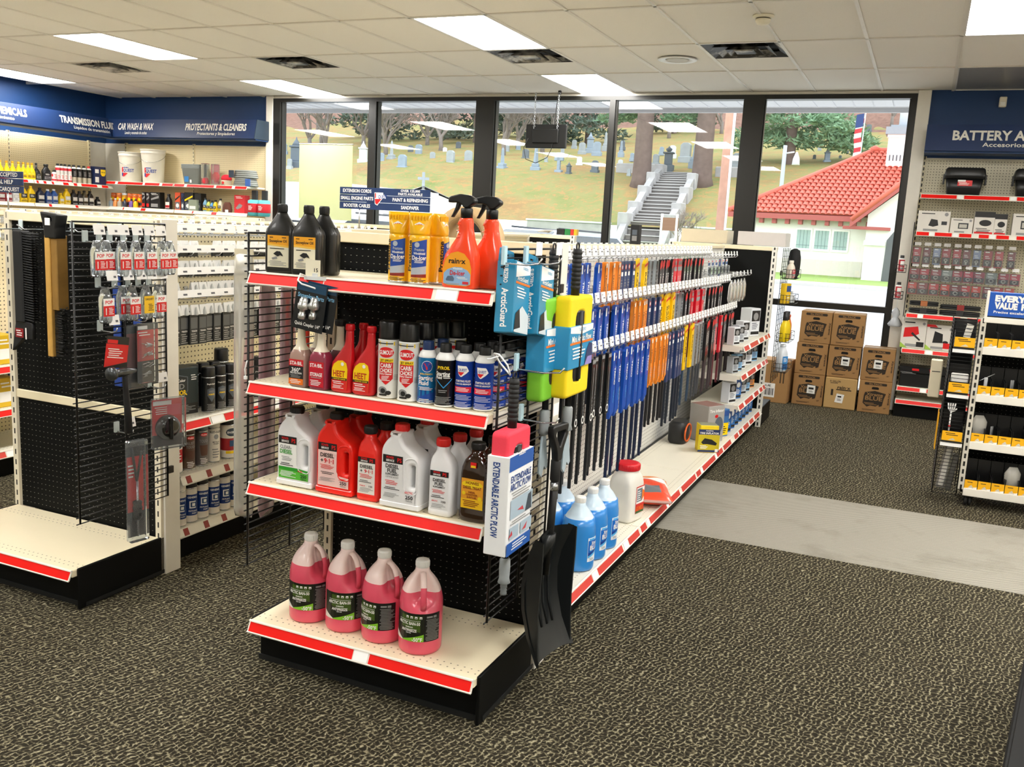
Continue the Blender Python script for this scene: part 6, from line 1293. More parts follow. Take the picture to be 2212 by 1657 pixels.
# cream bin and paper roll just behind the top of the fluids endcap
t = thing('parts_bin', 'small cream bin with a dark part and red front behind the de-icer', 'bin', (-1.93, 3.12, 1.45), 0)
part(t, 'bin_body', [M_CREAM, M_RED], lambda b: (b.loft([[(-.06, -.04, 0), (.075, -.04, 0), (.075, .06, 0), (-.06, .06, 0)], [(-.085, -.065, .055), (.085, -.065, .055), (.085, .07, .075), (-.085, .07, .075)]], 0, True, False), b.box(-.055, .07, -.055, -.048, .0, .016, 1))); part(t, 'dark_part', K('#1a1a19', .4), lambda b: b.cbox(.0, .05, -.03, .04, .06, .088, .006))
t = thing('masking_roll', 'wide roll of tan paper behind the spray bottle', 'paper roll', (-1.57, 3.12, 1.535), 0)
def f_roll(b):
    n = 32; R, r, h = .125, .085, .05
    v = []; f = []
    for i in range(n):
        a = 2*PI*i/n
        for rr, yy in ((R, -h), (R, h), (r, h), (r, -h)): v.append((rr*math.cos(a), yy, rr*math.sin(a)))
    for i in range(n):
        for k in range(4): f.append((4*i+k, 4*((i+1) % n)+k, 4*((i+1) % n)+(k+1) % 4, 4*i+(k+1) % 4))
    b.add(v, f, 0, True)
part(t, 'paper', mat('kraft_paper', '#d9b98a', .7), f_roll); part(t, 'core', K('#b0936a', .7), lambda b: (b.lathe([(.086, -.05), (.086, .05), (.080, .05), (.080, -.05), (.086, -.05)], 28, 0, 0, 0, False), b.xform(lambda p: (p[0], p[2], p[1]))))
for i, (x, lb) in enumerate(((-1.78, 'beige carton on top of the far end of the wiper shelf, left one'), (-1.29, 'grey-white carton on top of the far end of the wiper shelf, right one'))):
    carton('storage_carton', lb, 'box', (x, 8.06, 1.537), 0, .40, .28, .115, ('#d9cdb2', '#d3cdc9')[i], 'stc%d' % i, flap=True)
carton('parts_box', 'black upright parts box with a small label leaning on the shelf top', 'box', (-1.60, 5.36, 1.526), rad(-10), .055, .04, .115, '#17181a', 'blkb', [('r', -.014, .018, .02, .05, 3), ('r', -.014, .018, .055, .085, 5)], DKP)
for i, (x, c) in enumerate(((-3.10, '#17181a'), (-3.03, '#1f7a3c'), (-2.985, '#c32a24'), (-2.953, '#d8a91e'))):
    carton('tape_roll_box', ('black', 'green', 'red', 'yellow')[i]+' small carton on the far end of the spray paint shelf', 'box', (x-.0, 8.02, 1.537), 0, (.075, .055, .03, .03)[i], .05, .055, c, 'tpb%d' % i)
t = thing('wire_coil', 'clear coil pack lying on the far end panel of the paint shelf', 'coil', (-3.26, 8.0, 1.548), 0); part(t, 'coil', K('#c9c6bd', .3), lambda b: [b.tube([(.05*math.cos(a)+.02*q, .04*math.sin(a), .01+.006*q) for a in [k*PI/8 for k in range(16)]], .006, 5, 0, True) for q in range(3)]); part(t, 'coil_tie', K('#8a8a86', .4), lambda b: b.cbox(.04, .06, -.01, .01, .0, .03, .002))

# goods glimpsed on the third run past the left edge of the bare endcap
for k, z in enumerate((.66, .41)):
    shelf(G3, 'shelf', BAY-.01, .40, (.470, .005, z), rad(90), M_DECK_W, None, (), M_RED, key='g3sh')
    for i, c in enumerate(('#e2641c', '#c4221f', '#1d1e20', '#d9b21c', '#2f5fa8', '#b8241f', '#e07a1e')):
        carton('fluid_carton', '%s carton from the near end on the %s shelf of the third run' % (NTH[i], ('upper', 'lower')[k]), 'box', (-4.76, 3.13+.16*i, z+.0015), rad(90), .12, .12, .17, c, 'g3%s' % c, [('r', -.05, .05, .03, .09, 0), ('L', -.04, .04, .11, .15, 2, 0)], DKP)
# ------------------------------------------------------------------ wall shelving
def wall_unit(lb, loc, rotz, bays, bw, zs, peg, slot, depth=.38, panz=(.165, 2.42), strips=None, tags=(), filler=None):
    """local X along the wall, wall face at y=0, shelves stick out to -Y"""
    t = thing('wall_shelf', lb, 'shelving', loc, rotz)
    for i in range(bays):
        part(t, 'back_panel', peg, lambda b: b.box(.012, bw-.012, -.02, -.008, panz[0], panz[1]), 'wup%s%.2f' % (peg.name, bw), (i*bw, 0, 0))
        part(t, 'base_box', M_BLACK, lambda b: b.box(0, bw, -depth+.03, 0, 0, .13), 'wub%.2f%.2f' % (bw, depth), (i*bw, 0, 0))
        for k, (z, st, tg) in enumerate(zs): shelf(t, 'shelf', bw-.012, depth-.03, (i*bw+.006, -depth, z), 0, M_DECK_W, st, tg, M_RED, key='wus%.2f_%.2f' % (bw, depth), th=.025)
    for i in range(bays+1): part(t, 'upright', slot, lambda b: b.box(-.014, .014, -.03, 0, 0, panz[1]+.02), 'wuu'+slot.name, (i*bw, 0, 0))
    return t
M_SLOT_WX = slot_mat('wall_upright_slotted', '#e6d9b4', '#16130c', 2, .05, .25, .8, 0, .0045)
M_SLOT_DX = slot_mat('wall_upright_dark_slots', '#cfc6a6', '#12110c', 2, .05, .2, .8, 0, .006)
sA = [(.006, .18), (.24, 1.16)]; 
WA = wall_unit('cream pegboard wall shelf of car care goods beside the first window', (-10.22, 9.735, 0), 0, 2, 1.20, [(1.905, [(.006, .17), (.22, .66), (.70, .95), (1.0, 1.18)], [(.18, .21), (.96, .99)]), (1.57, [(.3, .32), (.62, .7)], ()), (1.15, None, ()), (.75, None, ()), (.168, None, ())], M_PEG_CREAM_X, M_SLOT_WX)
part(WA, 'filler_panel', M_WALLW, lambda b: b.box(-.38, -.02, -.03, 0, .0, 2.43))
wl = [(.03, .06), (.13, .17), (.25, .28), (.42, .50), (.58, .63), (.70, .95), (1.03, 1.13)]
WB = wall_unit('cream pegboard wall shelf of oils and additives on the left wall', (-10.605, 5.75, 0), rad(90), 3, 1.22, [(1.845, wl, ()), (1.565, [(.2, .24), (.6, .64)], ()), (1.15, None, ()), (.75, None, ()), (.168, None, ())], M_PEG_CREAM_X, M_SLOT_WX, .44)
def sbottle(lb, loc, rot, key, w_, d, h, col, cap, group=None, neck=.013, sh=.62, lab=None, shape=4, nm='oil_bottle', cat='bottle', caph=.02, txt=None, off=0):
    t = thing(nm, lb, cat, loc, rot, group); hb = h-caph
    def f(b): b.loft([ring(a*w_, a2*d, z, e, 18, cx) for a, a2, z, e, cx in ((.92, .9, 0, shape, 0), (1, 1, .004, shape, 0), (1, 1, hb*sh, shape, 0), (.92, .92, hb*(sh+.10), shape*.85, off*.3), (.62, .75, hb*(sh+.22), 3, off*.7), (2*neck/w_, 2*neck/d, hb*(sh+.32 if sh < .66 else .97), 2, off), (2*neck/w_, 2*neck/d, hb, 2, off))])
    part(t, 'bottle_body', K(col, .3, coat=.2), f, 'sb'+key)
    part(t, 'cap', K(cap, .4), lambda b: b.lathe([(neck*1.15, hb-.003), (neck*1.2, hb), (neck*1.2, h-.002), (neck, h)], 14, 0, off), 'sc'+key)
    if lab: label_flat(t, 'sl'+key, [K(c, .4) for c in lab]+[WHT, INK], -d/2-.0006, [('r', -w_*.40, w_*.40, hb*.08, hb*sh*.88, 0)]+([('r', -w_*.40, w_*.40, hb*.12, hb*.3, 1)] if len(lab) > 1 else [])+[('L', -w_*.3, w_*.3, hb*.38, hb*sh*.8, 3, len(lab)), ('L', -w_*.3, w_*.3, hb*.14, hb*.28, 2, len(lab)+1)])
    return t
LW = rad(90); X1 = -10.24; ZU = 1.8465; ZL = 1.5665
for i, y in enumerate((7.80, 7.886, 7.967, 8.049, 8.115, 8.18, 8.235)): sbottle(NTH[i]+' yellow additive bottle from the left, left wall upper shelf', (X1, y, ZU), LW, 'yel', .068, .05, .205, '#f4d313', '#d9a40e', 'yellow bottles, left wall upper shelf', .013, .5, ['#f0cf10', '#caa40c'])
sbottle('slim black fuel bottle on the left wall upper shelf', (X1, 8.31, ZU), LW, 'kf', .075, .05, .21, '#15161a', '#0c0c0d', None, .012, .45, ['#1d1d22', '#8a8a8a'], off=-.015); sbottle('wide black motor oil bottle on the left wall upper shelf', (X1, 8.435, ZU), LW, 'kw', .115, .06, .205, '#141519', '#0c0c0d', None, .024, .60, ['#1c1c20', '#7b7b80'])
for i, (y, h) in enumerate(((8.512, .15), (8.56, .15), (8.61, .235), (8.665, .22), (8.72, .235), (8.785, .23))): can('brake_cleaner_can', '%s red and white cleaner can from the left, %s one, left wall upper shelf' % (NTH[i], ('short', 'tall')[h > .2]), 'can', (X1+(0 if h > .2 or i else .05), y, ZU), LW, 'brk%d' % (h > .2), .030, h-.05, K('#d8d4d0', .3, coat=.3), .018, .03, CAPBLK, '%s red cleaner cans' % ('short', 'tall')[h > .2], M_SHW, .016, [('r', -.03, .03, .03, .10, 1), ('L', -.02, .02, .04, .09, 3, 0)], [LRED, K('#efeae4', .4)], [(.0075, .03, K('#cf2233', .3)), (h-.09, h-.06, K('#cf2233', .3))])
for i, y in enumerate((8.855, 8.935, 9.015, 9.09)): can('penetrating_oil_can', 'black and grey aerosol can %s on the left wall upper shelf' % ('first of four', 'second of four', 'third of four', 'with the red cap')[i], 'can', (X1, y, ZU), LW, 'pen%d' % (i == 3), .032, .185, K('#1a1b1c', .3, coat=.3), .018, .03, CAPRED if i == 3 else CAPBLK, 'black and grey aerosol cans', M_SHW, .018, [('L', -.025, .025, .09, .15, 4, 0)], [GREYT], [(.0075, .075, K('#b5ab95', .35))])
for i, y in enumerate((9.19, 9.28)): carton('lubricant_pack_box', 'navy lubricant carton %s' % ('with white panels', 'with a yellow shield')[i], 'box', (-10.19, y, ZU), LW, .095, .08, .235, '#14234f', 'wd%d' % i, ([('r', -.04, .02, .15, .2, 0), ('r', -.04, .02, .03, .1, 0)] if i == 0 else [('p', [(-.04, .20), (.04, .20), (.04, .14), (.02, .115), (-.02, .115), (-.04, .14)], 6), ('t', 'WD-40', .018, 0, .165, 1, .062)]), DKP)
seqL = [(7.70, '#4a5c78', '#e8e8e8', .09, .17), (7.79, '#8b1f28', '#7a1a22', .09, .17), (7.885, '#9a2430', '#7a1a22', .09, .17), (7.985, '#e9ecee', '#d6d9db', .09, .17), (8.09, '#f2cf14', '#e0b90e', .10, .205), (8.205, '#f2cf14', '#e0b90e', .10, .205), (8.335, '#1b2540', '#11182b', .10, .19), (8.45, '#22478a', '#e5e8ea', .085, .18), (8.54, '#2a5aa5', '#e5e8ea', .085, .185), (8.64, '#efc915', '#d9b012', .07, .14), (8.73, '#f0ca12', '#d9b012', .095, .20), (8.84, '#17181a', '#0e0e0f', .085, .19), (8.93, '#1b1b1c', '#0e0e0f', .08, .18), (9.01, '#4c452f', '#141414', .08, .19), (9.10, '#17181a', '#0e0e0f', .085, .19), (9.22, '#1c1c1d', '#0e0e0f', .07, .12)]
cn = ('slate', 'dark red', 'maroon', 'white', 'first yellow', 'second yellow', 'dark navy', 'blue', 'brighter blue', 'small yellow', 'third large yellow', 'first black', 'second black', 'olive', 'last black', 'short black')
for i, (y, c, k, w_, h) in enumerate(seqL): sbottle(cn[i]+' fluid bottle on the left wall lower shelf', (X1, y, ZL), LW, 'll%d' % i, w_, .06, h, c, k, None, .016, .66, [('#1c1c1c' if c == '#f2cf14' else '#c9c9c6'), c])

# car care goods beside the first window
YF = 9.44; ZU = 1.9065
def bucket(lb, x, h, n):
    t = thing('plastic_bucket', lb, 'bucket', (x, 9.50, ZU), rad(30), 'white pails')
    part(t, 'pail', mat('pail_white', '#ece8da', .4), lambda b: b.lathe([(.128, 0), (.132, .004), (.148, h-.09), (.151, h-.085), (.151, h-.055), (.158, h-.052), (.158, h-.045), (.155, h-.04), (.155, h-.012), (.162, h-.01), (.162, h), (.150, h), (.146, h-.02), (.120, .01)], 32, 0, 0, 0, True), 'pail%.2f' % h)
    part(t, 'bail', M_CHROME, lambda b: b.tube([(.16*math.cos(a), -.165*math.sin(a)-.004, h-.07-.10*math.sin(a)) for a in [PI*k/12 for k in range(13)]], .0025, 5), 'bail%.2f' % h)
    label_cyl(t, 'pail_lab', [LRED, K('#1f3f96', .4), WHT], .141, [('p', [(-.085, .19), (-.065, .19), (-.065, .125), (-.085, .125)], 0), ('r', -.065, .01, .180, .192, 1), ('t', 'QUEST', .042, .008, .150, 1, .14), ('p', [(-.085, .115), (.0, .115), (-.012, .10), (-.05, .065), (-.08, .07)], 0), ('r', -.085, -.065, .075, .118, 1)]+([('r', .15, .17, .12, .15, 1)] if n else []))
bucket('shorter white plastic pail with quest logo', -9.92, .39, 0); bucket('taller white plastic pail with quest logo', -9.52, .43, 1)
t = thing('trash_can_stack', 'stack of grey rectangular waste baskets', 'waste baskets', (-8.81, 9.50, ZU), 0)
for k in range(4): part(t, 'waste_basket', K('#8d9492', .45), lambda b: b.loft([ring(.24, .15, 0, 7, 20), ring(.30, .19, .20, 7, 20), ring(.315, .20, .203, 7, 20), ring(.315, .20, .212, 7, 20)]), 'wbk', (0, 0, .014*k))
part(t, 'label', [K('#2f7fc4', .4), WHT], lambda b: _lab(b, [('r', -.09, -.02, .03, .10, 0), ('r', .0, .03, .02, .06, 1)], -.088))
t = thing('wash_brush', 'red-headed wash brush in a clear tall pack', 'brush', (-8.585, 9.45, ZU), 0); part(t, 'pack', M_CLEAR, lambda b: b.cbox(-.05, .05, -.03, .03, 0, .27, .006)); part(t, 'handle', M_DARKPLASTIC, lambda b: b.tube([(0, 0, .1), (0, 0, .26)], .014, 8)); part(t, 'brush_head', K('#d8283a', .5), lambda b: b.lathe([(.01, .01), (.035, .02), (.042, .05), (.03, .085), (.01, .095)], 14))
t = thing('wash_mitt', 'red wash mitt in a tall clear pack with pink card', 'mitt', (-8.41, 9.45, ZU), 0); part(t, 'card', K('#d5737c', .4), lambda b: b.cbox(-.045, .045, .0, .01, .02, .255, .002)); part(t, 'mitt', mat('mitt_red', '#dc2234', .8, bump=.8, bs=160), lambda b: b.loft([ring(.05, .04, .04, 2, 14), ring(.10, .07, .08, 2, 14), ring(.105, .07, .13, 2, 14), ring(.05, .04, .165, 2, 14)])); part(t, 'pack', M_CLEAR, lambda b: b.cbox(-.055, .055, -.04, .012, 0, .262, .006))
t = thing('car_wax_tub', 'round tub with a domed red polishing sponge on top', 'tub', (-8.25, 9.46, ZU), 0); part(t, 'tub', K('#cfc0a8', .4), lambda b: b.lathe([(.065, 0), (.068, .005), (.068, .065), (.06, .07)], 24)); part(t, 'sponge', mat('mitt_red', '#dc2234'), lambda b: b.lathe([(.062, .068), (.068, .085), (.06, .115), (.035, .135), (.005, .14)], 24)); part(t, 'label', [LRED, INK], lambda b: _lab(b, [('e', 0, .035, .02, .018, 0), ('L', -.04, .04, .005, .02, 2, 1)], 0, .0685))
for k, (z, lb) in enumerate(((ZU, 'lower coil of grey hose with a blue tag'), (ZU+.101, 'upper coil of grey hose with a dark card'))):
    t = thing('hose_coil', lb, 'hose', (-7.95+.0*k, 9.47, z), 0, 'coiled grey hoses'); part(t, 'hose', K('#8f938f', .45), lambda b: [b.tube([(.17*math.cos(a)*(1-.06*q), .10*math.sin(a), .013+.024*q) for a in [2*PI*j/24 for j in range(24)]], .0125, 8, 0, True) for q in range(4)], 'hosecoil'); part(t, 'tag', K(('#2f5fae', '#1f3448')[k], .4), lambda b: b.cbox(-.04, .04, -.122, -.115, .0, .09, .002), None, (.13 if k == 0 else -.13, 0, 0))
ZL = 1.5715
cw = [(-10.23, '#f07a3a', .19), (-10.13, '#f28a3e', .19), (-10.03, '#e8a83c', .19), (-9.93, '#ef7634', .19), (-9.84, '#f08238', .19), (-9.745, '#f0702c', .185)]
for i, (x, c, h) in enumerate(cw): can('car_wash_can', 'orange wipes canister, %s from the corner' % ('first', 'second', 'third', 'fourth', 'fifth', 'sixth')[i], 'canister', (x, 9.50, ZL), 0, 'cw%d' % i, .043, h-.03, K(c, .35), .041, .022, K('#e8eaea' if i == 2 else c, .4), 'orange wipes canisters', None, .006, [('e', 0, .11, .03, .02, 1), ('r', -.04, .04, .03, .07, 0)], [K('#2a2d38', .4), LYEL, WHT])
for i, (x, c) in enumerate(((-10.20, '#a9bdd0'), (-10.12, '#e89a58'), (-10.04, '#b8b2a0'), (-9.95, '#3d4150'), (-9.83, '#7a5aa8'), (-9.755, '#f0c81a'))): sbottle(('pale blue', 'peach', 'beige', 'charcoal', 'purple', 'yellow')[i]+' small detailing bottle in front of the wipes canisters', (x, 9.415, ZL), 0, 'cd%d' % i, .06, .05, .11, c, '#e8e8e6' if i < 3 else '#17181a', None, .012, .6)
kk = [(-9.62, .06, .21, '#1a1518'), (-9.545, .06, .205, '#241a1e'), (-9.42, .17, .215, '#101113')]
for i, (x, w_, h, c) in enumerate(kk): carton('detailing_kit_box', ('narrow black detailing carton', 'second narrow black detailing carton', 'wide black detailing kit carton')[i]+' on the corner shelf', 'box', (x, 9.42, ZL), 0, w_, .09, h, c, 'dk%d' % i, [('q', -w_*.4, w_*.4, h*.5, h*.65, h*.6, h*.8, 3), ('r', -w_*.4, w_*.3, h*.1, h*.3, 4 if i < 2 else 3), ('L', -w_*.4, w_*.4, h*.82, h*.95, 2, 0)], DKP)
sbottle('black polish bottle with white and red label', (-9.215, 9.46, ZL), 0, 'pol', .085, .055, .20, '#121214', '#0c0c0d', None, .018, .6, ['#e8e4da', '#c9252c'])
for i, (x, w_, h, c) in enumerate(((-9.03, .09, .225, '#d5532c'), (-8.945, .05, .22, '#1c2c58'), (-8.84, .15, .23, '#17191c'), (-8.69, .11, .225, '#111213'))): carton('car_care_box', ('orange-topped car care carton', 'slim navy car care carton', 'black car care carton with a gold stripe', 'plain black car care carton')[i], 'box', (x, 9.42, ZL), 0, w_, .10, h, c, 'cc%d' % i, [('r', -w_*.4, w_*.4, h*.05, h*.45, 5), ('q', -w_*.45, w_*.45, h*.5, h*.75, h*.6, h*.85, 6 if i == 2 else 1), ('e', 0, h*.25, w_*.3, h*.12, 0)], DKP)
carton('drying_towel_pack', 'folded pale green drying towel pack leaning on the black cartons', 'towel', (-8.72, 9.36, ZL), 0, .14, .04, .14, '#8f9a86', 'dtp', [('r', -.05, .05, .02, .06, 0)], DKP)
for i, (x, c, h) in enumerate(((-8.565, '#7fb3d6', .17), (-8.51, '#c8d25a', .15), (-8.455, '#3f8fd0', .14), (-8.40, '#f2d018', .15), (-8.32, '#efe6d0', .17))): sbottle(('pale blue', 'lime green', 'mid blue', 'yellow', 'cream')[i]+' car care bottle near the red carton', (x, 9.43, ZL), 0, 'cb%d' % i, .062, .05, h, c, '#1a1a1c', None, .013, .62, ['#2a2d30', '#e8c81e'])
t = thing('sponge_pack', 'brown mitten pack with small white tags', 'sponge', (-8.20, 9.42, ZL), 0); part(t, 'sponge', mat('sponge_brown', '#6d4438', .9, bump=.6, bs=120), lambda b: b.loft([ring(.12, .06, 0, 3, 16), ring(.13, .07, .03, 3, 16), ring(.11, .06, .10, 3, 16), ring(.07, .04, .13, 3, 16)])); part(t, 'tag', M_TAG, lambda b: b.box(.0, .05, -.045, -.043, .0, .035))
carton('polisher_box', 'bright red car polisher carton', 'box', (-8.01, 9.42, ZL), 0, .165, .10, .225, '#d3212c', 'plb', [('p', [(-.06, .06), (.0, .12), (.05, .10), (.03, .07), (-.03, .045)], 3), ('L', -.06, .06, .18, .21, 2, 0)], DKP)
for i, x in enumerate((-7.76, -7.605)):
    t = thing('microfiber_roll', '%s roll of red and teal cloths in a black sleeve by the window' % ('left', 'right')[i], 'cloth roll', (x, 9.40, 1.545), 0, 'cloth rolls by the window')
    part(t, 'cloth', K('#5fc4cc', .8), lambda b: b.lathe([(.06, 0), (.075, .01), (.078, .10), (.075, .19), (.05, .20)], 20), 'mfc'); part(t, 'band', K('#c9202c', .5), lambda b: b.lathe([(.0795, .045), (.081, .05), (.081, .15), (.0795, .155)], 20, 0, 0, 0, False), 'mfb'); part(t, 'hanger', K('#15161a', .4), lambda b: b.cbox(-.075, .0, .04, .08, .0, .32, .006), 'mfh'); label_cyl(t, 'mfl', [WHT], .0815, [('L', -.03, .04, .07, .13, 4, 0)])

# ------------------------------------------------------------------ battery accessories wall
WC = wall_unit('tan pegboard wall shelf of battery accessories right of the windows', (-.12, 9.735, 0), 0, 2, 1.22, [(2.075, [(.006, .30), (.36, .72), (.78, 1.2)], [(.31, .35), (.73, .77)]), (1.738, [(.006, .11), (.16, .30), (.36, .46), (.52, .60), (.66, .76), (.82, 1.2)], [(.115, .155), (.31, .35), (.61, .65)]), (.985, [(.006, .10), (.15, .46), (.52, 1.2)], [(.105, .145)]), (.655, [(.006, .20), (.27, .45), (.5, 1.2)], [(.21, .26)]), (.295, [(.006, .20), (.26, 1.2)], [(.205, .25)]), (.17, None, ())], M_PEG_GREY_X, M_SLOT_DX, .40)
for i, (x, lb) in enumerate(((.235, 'black lidded battery box with a red label'), (.80, 'black lidded battery box cut off by the picture edge'))):
    t = thing('battery_box', lb, 'battery box', (x, 9.52, 2.0765), 0, 'black battery boxes')
    part(t, 'box_body', M_DARKPLASTIC, lambda b: b.loft([ring(.27, .16, 0, 8, 24), ring(.31, .185, .155, 8, 24)]), 'batb'); part(t, 'lid', M_DARKPLASTIC, lambda b: (b.loft([ring(.345, .21, .150, 8, 24), ring(.345, .21, .185, 8, 24), ring(.325, .19, .235, 8, 24), ring(.30, .17, .248, 8, 24)]), b.cbox(-.18, -.165, -.05, .05, .10, .19, .004), b.cbox(.165, .18, -.05, .05, .10, .19, .004)), 'batl')
    label_flat(t, 'batla', [LRED, WHT, INK], -.093, [('r', -.055, .065, .085, .135, 0), ('r', -.055, .01, .122, .138, 1), ('L', -.05, .05, .09, .118, 3, 1)])
chg = [WHT, INK, K('#26282b', .4), GREYT, LRED, K('#b8b4aa', .4), K('#9fc24a', .4)]
def charger(lb, x, z, w_, h, kind, key, d=.12, y=9.42):
    it = [('L', -w_*.4, w_*.2, h*.82, h*.92, 1, 1), ('e', w_*.38, h*.85, w_*.06, w_*.06, 3), ('r', -w_*.3, w_*.15, h*.04, h*.14, 3)]
    if kind == 'pic': it += [('p', [(-w_*.15, h*.3), (-w_*.08, h*.62), (w_*.12, h*.58), (w_*.16, h*.32), (w_*.0, h*.25)], 1), ('r', w_*.25, w_*.42, h*.35, h*.52, 2)]
    if kind == 'brown': it += [('r', -w_*.15, w_*.3, h*.3, h*.68, 2), ('r', -w_*.1, w_*.24, h*.36, h*.6, 5)]
    if kind == 'dark': it = [('r', -w_*.5, w_*.5, h*.75, h, 1), ('e', w_*.05, h*.5, w_*.3, h*.14, 1), ('L', -w_*.4, w_*.4, h*.08, h*.28, 3, 1), ('r', -w_*.45, w_*.45, h*.02, h*.10, 4)]
    if kind == 'jump': it += [('p', [(-w_*.4, h*.35), (-w_*.38, h*.68), (w_*.15, h*.75), (w_*.22, h*.5), (w_*.0, h*.4)], 4), ('p', [(-w_*.05, h*.55), (w_*.3, h*.3), (w_*.26, h*.26), (-w_*.1, h*.48)], 2), ('p', [(-w_*.5, 0), (-w_*.2, 0), (-w_*.5, h*.18)], 6), ('r', w_*.15, w_*.45, h*.05, h*.22, 1)]
    if kind == 'jump2': it += [('p', [(-w_*.25, h*.28), (-w_*.2, h*.75), (w_*.1, h*.65), (w_*.12, h*.30)], 1), ('e', w_*.22, h*.33, w_*.1, h*.06, 1), ('p', [(-w_*.5, h*.9), (-w_*.1, h*.9), (-w_*.2, h), (-w_*.5, h)], 4), ('p', [(-w_*.5, 0), (-w_*.25, 0), (-w_*.5, h*.2)], 6), ('r', w_*.15, w_*.48, h*.08, h*.3, 4)]
    carton('battery_charger_box', lb, 'box', (x, y, z), 0, w_, d, h, '#dcd8d0', key, it, chg)
charger('white charger carton with a black charger picture, at the left', .022, 1.7395, .27, .19, 'pic', 'c1'); charger('low white charger carton with a brown panel', .258, 1.7395, .185, .135, 'brown', 'c2'); charger('black-topped clamp carton with a hang tab', .440, 1.7395, .165, .20, 'dark', 'c3'); charger('narrow black-topped clamp carton', .572, 1.7395, .10, .185, 'dark', 'c4'); charger('white charger carton beside the narrow clamp carton', .76, 1.7395, .19, .195, 'brown', 'c5')
charger('jump starter carton with a red portable unit picture', -.027, .6565, .215, .275, 'jump', 'j1'); charger('jump starter carton with a black unit and red corner', .200, .6565, .235, .235, 'jump2', 'j2')
def f_hk(L):
    def f(b): b.tube([(0, 0, 0), (0, -L, 0), (0, -L-.008, .014)], .0025, 5); b.tube([(0, 0, .03), (0, -L, .03)], .002, 5)
    return f
def packrow(z, xs, key, h, rowname, cols, y=9.48):
    for i, x in enumerate(xs):
        hk = part(WC, 'peg_hook', M_CHROME, f_hk(.22), 'bhk', (x+.12, -.02, z)); part(hk, 'price_tag', M_TAG, lambda b: b.box(-.028, .028, -.226, -.223, .012, .042), 'bhkt')
        t = thing('terminal_pack', '%s clear pack, %s from the left, in the %s row of battery terminals' % (cols[i % len(cols)][0], ('first', 'second', 'third', 'fourth', 'fifth', 'sixth', 'seventh', 'eighth', 'ninth', 'tenth', 'eleventh')[i], rowname), 'hanging pack', (x, y, z-.004), 0, 'battery terminal packs, %s row' % rowname)
        c = cols[i % len(cols)][1]; w_ = cols[i % len(cols)][2]
        part(t, 'card', [K(c, .4), K('#2a2a2c', .4), WHT], lambda b: (b.box(-w_/2, w_/2, -.001, .001, -h, -.005, 0), _lab(b, [('r', -w_*.45, w_*.45, -h*.95, -h*.55, 1), ('r', -w_*.35, w_*.15, -.02, -.010, 2), ('L', -w_*.35, w_*.3, -h*.5, -h*.3, 2, 2)], -.001)), 'bpk%s%s' % (key, c)); part(t, 'terminal', K('#b7b4ac', .3, metal=.7), lambda b: (b.tube([(w_*.2*math.cos(a), -.010, -h*.72+w_*.16*math.sin(a)) for a in [k*PI/4 for k in range(8)]], .006, 5, 0, True), b.cbox(-.008, .008, -.016, -.004, -h*.92, -h*.80, .002)), 'btm'+key+c); part(t, 'blister', M_CLEAR, lambda b: b.cbox(-w_/2-.003, w_/2+.003, -.022, .002, -h-.003, 0, .004), 'bbl%s%s' % (key, c))
R1 = [('red-headed', '#b8283a', .065), ('dark red', '#7c2c38', .06), ('silver blue', '#8f9ab8', .06), ('red', '#a8283a', .07)]
packrow(1.60, [-.085, .0, .085, .165, .255, .335, .42, .51, .60, .70], 'a', .15, 'upper', R1)
R2 = [('crimson', '#a81832', .085), ('bright red', '#c21c38', .08), ('wine red', '#98182e', .09), ('grey', '#8b928c', .09)]
packrow(1.405, [-.085, .0, .10, .19, .28, .37, .46, .56, .66, .75], 'b', .105, 'middle', R2)
R3 = [('orange-red', '#d8331e', .075), ('black and red', '#8a1626', .09), ('scarlet', '#d02030', .08)]
packrow(1.275, [-.09, .0, .095, .19, .28, .36, .45, .55, .63, .72], 'c', .11, 'lower', R3)
for i, (x, z, lb) in enumerate(((.03, .987, 'lower black cable bundle on the shelf'), (.03, 1.055, 'upper black cable bundle with a copper band'), (.34, .987, 'lower long black cable bundle'), (.34, 1.04, 'upper long black cable bundle with red wire'))):
    t = thing('booster_cable', lb, 'cable', (x, 9.47, z), 0, 'bundled booster cables'); w_ = .115 if i < 2 else .16
    part(t, 'cable', M_RUBBER, lambda b: [b.tube([(w_*math.cos(a), .05*math.sin(a), .013+.02*q) for a in [2*PI*j/20 for j in range(20)]], .012, 6, 0, True) for q in range(2)], 'bc%.2f' % w_); part(t, 'cable_band', K(('#2a2a2a', '#a8653a', '#2a2a2a', '#8c2a26')[i], .4), lambda b: b.cbox(-.03, .03, -.068, -.04, .0, .05, .003))
t = thing('tool_tray', 'long black tool tray with red lettering on the lower shelf', 'tool box', (.10, 9.47, .297), 0); part(t, 'tray_body', M_DARKPLASTIC, lambda b: b.cbox(-.20, .24, -.10, .10, 0, .13, .008)); part(t, 'tray_lid', M_DARKPLASTIC, lambda b: b.cbox(-.215, .255, -.115, .11, .13, .19, .012)); part(t, 'latch', M_CHROME, lambda b: b.cbox(.13, .155, -.115, -.10, .06, .10, .004)); part(t, 'label', [LRED, GREYT], lambda b: _lab(b, [('t', 'TRUCK', .026, .10, .165, 0, .11), ('r', -.10, -.04, .155, .175, 0), ('L', -.2, -.05, .12, .14, 2, 1)], -.1155))
